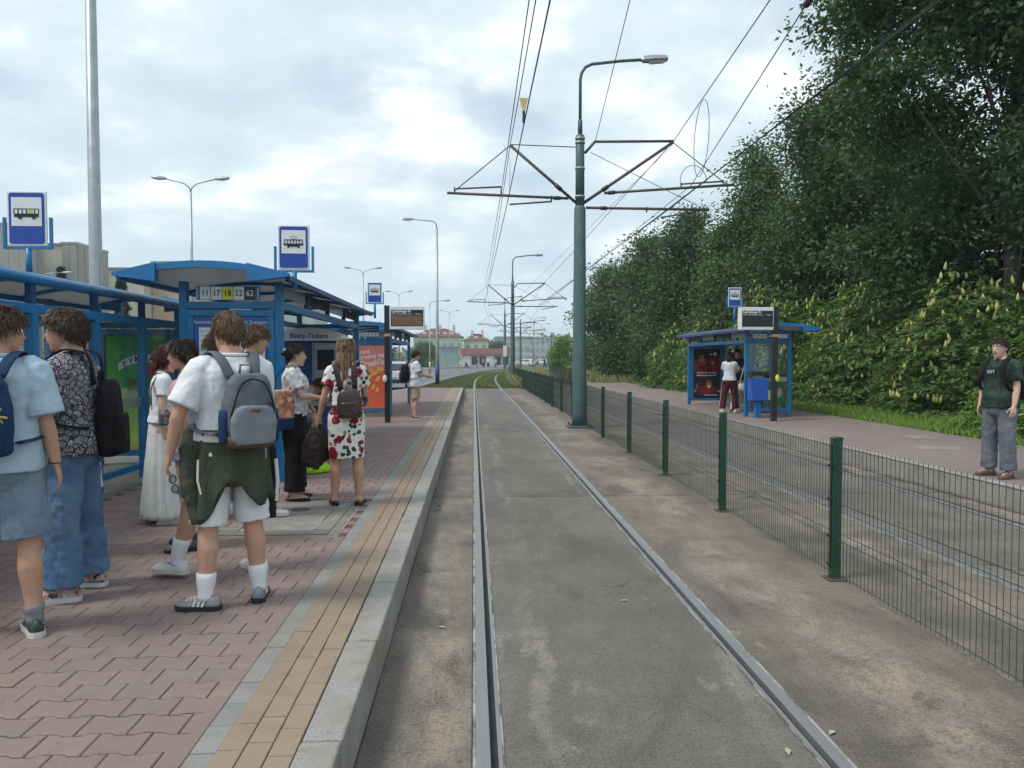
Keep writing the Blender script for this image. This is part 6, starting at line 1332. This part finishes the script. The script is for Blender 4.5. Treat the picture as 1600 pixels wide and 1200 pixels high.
q = MB(); q.tube([(.19, .10, 1.04), (.235, .05, .9), (.24, .0, .70), (.225, -.03, .50)], [(.045, .035), (.055, .035), (.05, .03), (.028, .02)], 12); vol('sleeve', q, BLACKC, jk, .008, 4, (.025, .07))
q = MB(); q.tube([(-.215, -.075, .90), (-.222, -.085, .78), (-.205, -.09, .70)], [(.007, .004)] * 3, 6); q.build('zip_edge', SH_W, jk); q = MB(); q.tube([(.262, -.02, .86), (.268, -.03, .72), (.255, -.035, .60)], [(.012, .006)] * 3, 6); q.build('white_trim', SH_W, jk)
sg = p.own('sunglasses', 'dark sunglasses dangling from the hand of the boy with the grey backpack', 'sunglasses'); hx = p.arm[-1][2]; d_ = (p.arm[-1][2] - p.arm[-1][1]); d_ /= np.linalg.norm(d_); hb = hx + d_ * .12 + np.array([.035, -.02, -.01])
for k_ in (0, 1):
    c0 = hb + np.array([.012 * k_, 0, -.028 - .056 * k_]); q = MB(); q.tube([c0 + np.array([.019 * math.cos(a), 0, .024 * math.sin(a)]) for a in np.linspace(0, 2 * math.pi, 17)], .0035, 5); q.build('rim', SH_K, sg); q = MB(); disc(q, c0[0], c0[2], .018, .023, c0[1]); q.build('lens', M['glass_d'], sg)
q = MB(); q.tube([hb + np.array([.0, .003, -.005]), hb + np.array([.02, .09, -.01])], .003, 5); q.build('temple', SH_K, sg)

# -- boy at the left edge
p = Person('person at the left edge in light blue T-shirt and denim shorts with a navy backpack', (-2.50, 4.0, PZ), 14, 1.72, armL=(0, 8, 10, 3), armR=(-2, 12, 6, 9), legL=(4, 7, 0, 6), legR=(-2, 6, -5, 4), feet=(20, 24), head=(-55, 4), handR=1, curl=.8)
p.hair('messy', H_BROWN, 5); p.body(); p.tee(LB, .04, .89, .88, .102); p.legs(DENIM, .93, (.118, .114, .124)); p.shoes(SH_G, SH_SOLE, accent=SH_W); p.socks(GREYS, .08)
p.backpack('navy backpack with yellow cord on the boy at the left edge', NAVY, NAVY, NAVY, .99, 1.42, .145, .085, -.25)
q = MB(); wr_ = p.arm[1][2] - (p.arm[1][2] - p.arm[1][1]) * .06; q.tube([wr_ + np.array([.031 * math.cos(a), .031 * math.sin(a), .004 * math.sin(a)]) for a in np.linspace(0, 2 * math.pi, 15)], .0035, 5); q.build('bracelet', SH_K, p.T)
yc_ = p.own('bag_cord', 'knotted yellow cord tied to the navy backpack', 'cord'); q = MB()
for pts in ([(-.02, -.345, 1.18), (.05, -.35, 1.185), (.10, -.335, 1.20)], [(.10, -.335, 1.20), (.12, -.33, 1.24)], [(.10, -.335, 1.20), (.145, -.32, 1.19)], [(.10, -.335, 1.20), (.125, -.325, 1.165)]): q.tube([np.array(a) + np.array([0, 0, p.dz]) for a in pts], .006, 6)
q.build('knot', cloth('yellow_cord', (.55, .40, .12)), yc_)
# -- boy in the patterned shirt
p = Person('person in black and white patterned shirt and wide blue jeans near the left edge', (-2.47, 4.66, PZ), 98, 1.74, armL=(14, 10, 55, 2), armR=(5, 6, 30, -5), legL=(3, 5, -2, 3), legR=(-2, 5, -4, 3), feet=(8, -14), head=(4, 4))
p.hair('curly', H_BROWN, 8); p.body(); p.tee(PAIS, .036, .88, .86, .098, name='shirt'); p.legs(JEAN, 1.96, (.112, .106, .102, .102, .108), name='jeans', wr=(.03, .09)); p.shoes(REDSH, SH_W)
p.backpack('slim black backpack hanging low on the boy in the patterned shirt', BLACKC, BLACKC, BLACKC, .86, 1.34, .115, .065, -.215)
# -- curly-haired person in white
p = Person('curly-haired person in white shirt and white shorts, half hidden behind the patterned shirt', (-2.94, 5.56, PZ), 150, 1.69, armL=(5, 8, 20, 0), armR=(5, 8, 40, -10), legL=(0, 5, 0, 3), legR=(2, 5, 0, 3), feet=(15, -20), head=(20, 10))
p.hair('curly', H_BROWN, 11); p.body(); p.tee(W_TEE, .045, .84, .85, .11); p.legs(WHITE2, .93, (.115, .115, .125)); p.socks(SOCK, .18); p.shoes(SH_W, SH_SOLE)
t_ = p.own('sling_strap', 'black bag strap across the white shirt of the curly-haired person', 'strap'); p.strap(t_, [(.10, -.13, 1.49), (.06, .12, 1.46), (-.06, .165, 1.25), (-.19, .10, 1.05)], BLACKC, .02)
# -- girl in the white skirt
p = Person('girl with red-brown hair in white T-shirt and long tiered white skirt', (-2.76, 6.70, PZ), -62, 1.555, True, armL=(5, 10, 60, -20), armR=(-5, 12, 75, -12), legL=(2, 3, 0, 2), legR=(0, 3, 0, 2), feet=(6, -6), head=(-25, 12), skin='skin_l')
p.hair('bob', H_RED, 13); p.body(); p.tee(W_TEE, .018, 1.0, .55, .062); p.skirt(WHITE2, 1.04, .06, .15, .245, 'long_skirt', 15, .055, ((.42, .05), (.74, .06)), .86); p.shoes(SH_W, SH_SOLE)
t_ = p.own('shoulder_bag', 'small floral shoulder bag on the girl in the long white skirt', 'handbag'); q = MB(); q.loft([p.ub(ring(z + p.dz, .125 * w_, .045 * w_, -.02, 24, 3, .20)) for z, w_ in ((.99, .75), (1.01, 1), (1.09, 1.0), (1.14, .9), (1.155, .7))]); b_ = vol('pouch', q, FLBAG, t_, .007, 3, (.015, .06)); b_.rotation_euler = (0, 0, 0)
p.strap(t_, [(.19, .08, 1.13), (.15, .10, 1.30), (.07, .06, 1.475), (.06, -.03, 1.49), (.12, -.115, 1.36), (.19, -.12, 1.14)], BLACKC, .012, .005)
# -- girl in pink top facing her
p = Person('girl in pink top and denim shorts, mostly hidden behind the boy with the grey backpack', (-2.20, 5.78, PZ), 105, 1.60, True, armL=(2, 6, 10, 0), armR=(4, 6, 16, 0), legL=(0, 4, 0, 2), legR=(0, 4, 0, 2), feet=(8, -10), head=(-5, 8))
p.hair('long', H_DARK, 15); p.body(); p.tee(PINK, .014, 1.0, .12, .062, name='top', neck=1.42); p.legs(DENIM, .42, (.115, .112, .118)); p.shoes(SH_DG, SH_K)
# -- boy in grey shorts hidden behind the backpack boy
p = Person('person in grey shorts and white trainers standing right behind the boy with the grey backpack', (-1.68, 5.05, PZ), 55, 1.63, armL=(6, 8, 30, -5), armR=(6, 8, 70, -20), legL=(20, 12, 10, 10), legR=(-6, 8, -8, 6), feet=(18, -6), head=(10, 6))
p.hair('messy', H_BROWN, 17); p.body(); p.tee(W_TEE, .034, .90, .8, .09); p.legs(GREYS, .88, (.112, .108, .115)); p.socks(SOCK, .17); p.shoes(SH_W, SH_SOLE, big=1.08)
# -- boy in dark tee with striped trousers
p = Person('person with tousled light hair in dark T-shirt and black trousers with white side stripe', (-2.06, 6.95, PZ), -70, 1.755, armL=(4, 8, 20, 0), armR=(2, 10, 14, 6), legL=(-6, 3, -8, 3), legR=(13, 4, 4, 3), feet=(4, -6), head=(-12, 14))
p.hair('curly', H_LIGHT, 19); p.body(); p.tee(NAVY, .034, .88, .82, .092); p.legs(BLACKC, 1.9, (.108, .098, .09, .086, .085), name='trousers'); p.shoes(SH_W, SH_SOLE)
q = MB(); h_, kn_, an_ = p.leg[1]; q.tube([h_ + np.array([.12, 0, -.02]), kn_ + np.array([.105, 0, 0]), kn_ * .4 + an_ * .6 + np.array([.094, 0, 0]), kn_ * .12 + an_ * .88 + np.array([.09, 0, 0])], [(.006, .013)] * 4, 8); q.build('side_stripe', SH_W, p.T)
t_ = p.own('satchel', 'dark navy satchel at the hip of the boy in striped trousers', 'bag'); q = MB(); q.loft([ring(z + p.dz, .05 * w_, .13 * w_, .02, 24, 3, .26) for z, w_ in ((.80, .8), (.82, 1), (.98, 1.05), (1.06, .9), (1.08, .6))]); vol('pouch', q, NAVY, t_, .008, 3, (.015, .08)); p.strap(t_, [(.26, -.08, 1.06), (.20, -.13, 1.25), (-.06, -.10, 1.50), (-.09, .03, 1.505), (.10, .155, 1.25), (.26, .11, 1.06)], NAVY, .016, .005, ref=(0, 1, 0))
# -- woman with folded arms
p = Person('woman with dark hair in a bun, pale blossom blouse and black trousers, arms folded', (-1.86, 7.72, PZ), -84, 1.60, True, armL=(24, 12, 78, -42), armR=(28, 14, 80, -45), legL=(1, 4, -1, 2), legR=(3, 4, -1, 2), feet=(5, -8), head=(8, 4), skin='skin_l', curl=.6)
p.hair('bun', H_BLACK, 21); p.body(); p.tee(TOP8, .030, .95, .72, .078, name='blouse'); p.legs(BLACKC, 1.93, (.130, .122, .112, .11, .118), name='trousers'); p.shoes(SH_K, SH_K, kind='flat')
q = MB(); q.ell(p.hp((0.02, -.128, .168)), (.022, .012, .016), 8, 6); q.build('hair_clip', SH_W, p.T)
t_ = p.own('tote_bag', 'orange patterned tote bag with dark base on the woman with folded arms', 'tote bag'); q = MB(); q.loft([ring(z + p.dz, .045 * w_, .135 * w_, -.10, 24, 3, .215) for z, w_ in ((.93, .9), (.95, 1), (1.1, 1), (1.24, .95), (1.25, .8))]); vol('bag', q, TOTE, t_, .008, 3, (.02, .09)); q = MB(); q.loft([ring(z + p.dz, .055 * w_, .145 * w_, -.11, 24, 3, .22) for z, w_ in ((.80, .75), (.82, .95), (.93, 1.02), (.94, .9))]); vol('dark_base', q, NAVY, t_, .008, 3, (.012, .08))
p.strap(t_, [(.235, -.20, 1.24), (.17, -.14, 1.42), (.10, -.05, 1.51), (.10, .03, 1.505), (.17, .03, 1.38), (.23, -.02, 1.24)], BLACKC, .011, .005)
# -- woman in the floral dress
p = Person('woman from behind in white dress with red flowers, long hair half up, leather backpack', (-1.27, 7.42, PZ), 4, 1.645, True, armL=(-3, 16, 14, 14), armR=(22, 8, 65, -20), legL=(2, 3, -2, 2), legR=(0, 3, -2, 2), feet=(12, -10), head=(-2, 2), curl=1.3)
p.hair('long', H_BLOND, 23); p.body()
q = MB(); tab = []
for z in np.linspace(.50, 1.475, 22):
    hw, hd, yc0 = tor_at(p.tab, max(z, .86))
    if z < .86: t = (.86 - z) / .36; hw, hd, yc0 = .172 - .010 * t, .122 - .004 * t, -.012 + .01 * t
    tab.append((z, hw + .022, hd + .022, yc0))
q.loft(p.rings(tab))
for sd in (-1, 1): a, b, c = p.arm[sd]; q.tube(spline([p.ub(np.array([sd * .09, -.008, 1.43 + p.dz])), a, a + (b - a) * .3, a + (b - a) * .6], 3), rlerp([.055, .066, .068, .070], 3), 14)
vol('dress', q, ROSE, p.T, .008, 4, (.016, .09))
p.shoes(SH_K, SH_K, kind='flat')
q = MB(); q.box(-.02, .02, -.012, .012, -.014, .014); hc = q.build('hair_clip', SH_K, p.T, bevel=.004); hc.location = p.hp((0, -.118, .155))
p.backpack('dark brown leather backpack worn low by the woman in the flowered dress', LEATHER, LEATHER, LEATHER, .93, 1.24, .125, .06, -.19, ofs=.05, round_=4)
t_ = p.own('held_jacket', 'dark brown jacket hanging from the hand of the woman in the flowered dress', 'jacket'); hx = p.arm[-1][2]; d_ = hx - p.arm[-1][1]; d_ /= np.linalg.norm(d_); hb = hx + d_ * .10; q = MB(); rr_ = []
for t in np.linspace(0, 1, 12): a = np.arange(40) * 2 * math.pi / 40; w_ = .03 + .10 * min(1, t * 1.8) ** .7; m_ = 1 + (.16 * np.sin(a * 4 + 1) + .09 * np.sin(a * 9)) * (.4 + .6 * t); rr_.append(np.stack([hb[0] + .01 - .05 * t + w_ * m_ * np.cos(a), hb[1] + w_ * .55 * m_ * np.sin(a), hb[2] + .03 - .44 * t + .05 * t * np.sin(a * 2 + 1)], 1))
q.loft(rr_); vol('cloth', q, BROWNJ, t_, .008, 3, (.03, .07))
# -- seated person
p = Person('person sitting bent forward on the shelter bench behind the standing women', (-3.02, 12.35, PZ), -88, 1.70, armL=(40, 8, 60, -8), armR=(40, 8, 62, -8), legL=(82, 8, 4, 3), legR=(84, 8, 2, 3), lean=42, head=(0, 22), feet=(6, -6), seat=.47, skin='skin', vox=.009)
p.hair('messy', H_BROWN, 27); p.body(); p.tee(cloth('grey_striped', (.34, .31, .31)), .03, .86, .7, .08); p.legs(DGREY, .95, (.12, .105, .11)); p.shoes(SH_DG, SH_SOLE); p.socks(SOCK, .12)
# -- man waiting further along the platform
p = Person('man in white T-shirt and khaki shorts waiting by the departure display', (-1.41, 17.75, PZ), -72, 1.63, armL=(22, 8, 75, -15), armR=(16, 8, 80, -10), legL=(2, 4, -2, 2), legR=(0, 4, -3, 2), feet=(6, -6), head=(4, 10), vox=.010)
p.hair('short', H_DARK, 29); p.body(); p.tee(W_TEE, .05, .84, .75, .095); p.legs(KHAKI, .92, (.115, .11, .115)); p.shoes(SH_DG, SH_SOLE)
p.backpack('black backpack on the man in khaki shorts', BLACKC, BLACKC, BLACKC, .96, 1.42, .15, .10, -.26)
# -- man on the far platform
p = Person('man in dark green tie-dye T-shirt and grey jeans standing on the far platform', (6.47, 8.72, PZ), 106, 1.70, armL=(4, 10, 14, 4), armR=(2, 9, 12, 3), legL=(3, 4, -1, 3), legR=(0, 4, -2, 3), feet=(10, -12), head=(6, 4), skin='skin_l')
p.hair('short', H_DARK, 31); p.body(); p.tee(TIED, .034, .88, .74, .088); p.legs(DGREY, 1.93, (.118, .104, .095, .092, .098), name='jeans'); p.shoes(SH_BR, SH_DG)
text('OST', .055, M['ad_w'], p.T, (0.0, .168, 1.335), (R(90), 0, R(180))); text('EAST', .045, M['ad_w'], p.T, (0.0, .168, 1.285), (R(90), 0, R(180))) if False else None
p.backpack('black and blue backpack on the man on the far platform', BLACKC, NAVY, BLACKC, .98, 1.44, .15, .09, -.245)
# -- couple by the far shelter
p = Person('person in white top and maroon striped trousers hugging someone at the far shelter', (6.93, 19.6, PZ), -38, 1.62, True, armL=(40, 20, 75, -25), armR=(40, 15, 80, -25), legL=(-8, 6, -12, 4), legR=(8, 5, 0, 3), feet=(35, 20), head=(-20, 10), vox=.010)
p.hair('bob', H_DARK, 33); p.body(); p.tee(W_TEE, .03, .94, .7, .08, name='top'); p.legs(MAROON, 1.92, (.122, .105, .092, .088, .085), name='trousers'); p.shoes(SH_W, SH_SOLE, big=1.05)
q = MB(); h_, kn_, an_ = p.leg[-1]; q.tube([h_ + np.array([-.125, 0, 0]), kn_ + np.array([-.102, 0, 0]), an_ + np.array([-.088, 0, .06])], [(.008, .014)] * 3, 8); q.build('side_stripe', SH_W, p.T)
p = Person('person in a dark top, hugged by the one in maroon trousers', (7.28, 19.95, PZ), 142, 1.70, False, armL=(45, 12, 70, -20), armR=(35, 22, 55, -30), legL=(0, 5, 0, 3), legR=(0, 5, 0, 3), feet=(12, -12), head=(0, 10), vox=.010)
p.hair('short', H_BLACK, 35); p.body(); p.tee(BLACKC, .03, .88, .7, .085); p.legs(PINK, .95, (.12, .11, .115)); p.shoes(SH_K, SH_SOLE); p.socks(SOCK, .14)
wb = thing('white_handbag', 'small white handbag with a long strap beside the hugging pair', 'handbag', (7.18, 19.2, PZ + .62)); q = MB(); q.loft([ring(z, .15 * w_, .05 * w_, 0, 24, 3.5) for z, w_ in ((0, .9), (.02, 1), (.15, 1), (.17, .9))]); q.build('pouch', SH_W, wb, smooth=True); q = MB(); q.tube(spline([(-.13, 0, .16), (-.06, 0, .42), (.02, .05, .58), (.08, .04, .42), (.13, 0, .16)], 4), .009, 6); q.build('strap', SH_W, wb, smooth=True)
# -- shoe of someone cut off by the left edge
p = Person('person almost wholly outside the left edge, only a white shoe and leg in view', (-3.46, 4.80, PZ), 160, 1.7, legL=(0, 19, 0, 17), legR=(0, 6, 0, 4), feet=(20, -10), vox=.01)
p.hair('short', H_BROWN, 37); p.body(); p.tee(GREYS, .03); p.legs(NAVY, .92); p.shoes(SH_W, SH_SOLE)
# -- distant pedestrians by the kiosk
far = [(-1.2, 122, 30, W_TEE, NAVY, 'tiny distant pedestrian in white by the glass pavilion'), (.6, 126, -60, NAVY, DENIM, 'tiny distant pedestrian in navy by the kiosk'), (1.7, 128, 100, PINK, BLACKC, 'tiny distant pedestrian in pink before the kiosk'), (2.6, 131, 170, W_TEE, BLACKC, 'tiny distant pedestrian in white and black before the kiosk'), (3.8, 127, -20, LB, DGREY, 'tiny distant pedestrian in light blue by the crossing'), (12.2, 126, 20, MAROON, NAVY, 'tiny distant pedestrian in maroon right of the masts'), (13.4, 131, -40, OLIVE, DENIM, 'tiny distant pedestrian in olive right of the masts')]
for i, (x, y, yw, a, b, lb) in enumerate(far):
    p = Person(lb, (x, y, .1), yw, 1.66 + .02 * (i % 4), legL=(12, 3, 4, 2), legR=(-10, 3, -16, 2), vox=.03, group='distant pedestrians'); p.hair('short', H_DARK, 40 + i, .1); p.body(); p.tee(a, .03, wr=None); p.legs(b, 1.9, name='trousers', wr=None); p.shoes(SH_DG, SH_SOLE)
bake_texts()
# -- lime bag on the ground
lb_ = thing('lime_bag', 'lime green drawstring bag slumped on the paving behind the black trousers', 'bag', (-2.10, 9.5, PZ)); q = MB(); q.loft([np.stack([.26 * w_ * (1 + .12 * np.sin(np.arange(36) * .7)) * np.cos(np.arange(36) * 2 * math.pi / 36), .18 * w_ * np.sin(np.arange(36) * 2 * math.pi / 36), np.full(36, z)], 1) for z, w_ in ((.0, .85), (.02, 1), (.06, .98), (.11, .75), (.15, .42), (.16, .2))]); vol('sack', q, cloth('lime_nylon', (.28, .58, .02), .6, .5), lb_, .01, 3, (.05, .07))
q = MB(); q.tube(spline([(-.10, -.12, .12), (-.02, -.17, .10), (.06, -.10, .15), (.12, -.12, .10)], 4), .007, 6); q.build('drawstring', SH_K, lb_)
# litter
for i, (x, y) in enumerate(((1.05, 5.05), (1.35, 3.05), (-.2, 4.6), (1.62, 3.2))):
    q = MB(); a = i * 1.3; c, s_ = math.cos(a), math.sin(a); q.add([(x + u * c - v * s_, y + u * s_ + v * c, .006 + w_) for u, v, w_ in ((-.03, 0, 0), (0, .014, .006), (.035, 0, .002), (0, -.014, .006))], [(0, 1, 2, 3)]); tag(q.build('fallen_leaf', simple('dry_leaf', (.34, .36, .24), .8)), ['small pale leaf between the rails, farther one', 'small pale leaf between the rails, nearest the bottom edge', 'small dry leaf between kerb and rail', 'small dry leaf lying by the second rail'][i], 'leaf', 'fallen leaves on the track')

# ================================================================== air
hzb = MB(); hzb.box(-900, 900, -45, 1500, -1.1, 22); hm = bpy.data.materials.new('air'); hm.use_nodes = True; hm.node_tree.nodes.clear()
ho = hm.node_tree.nodes.new('ShaderNodeOutputMaterial'); hv = hm.node_tree.nodes.new('ShaderNodeVolumePrincipled'); hv.inputs['Color'].default_value = (.86, .93, 1, 1); hv.inputs['Density'].default_value = HAZE; hm.node_tree.links.new(hv.outputs[0], ho.inputs['Volume'])
tag(hzb.build('haze', hm), 'thin summer haze over the whole place', 'haze', kind='stuff')
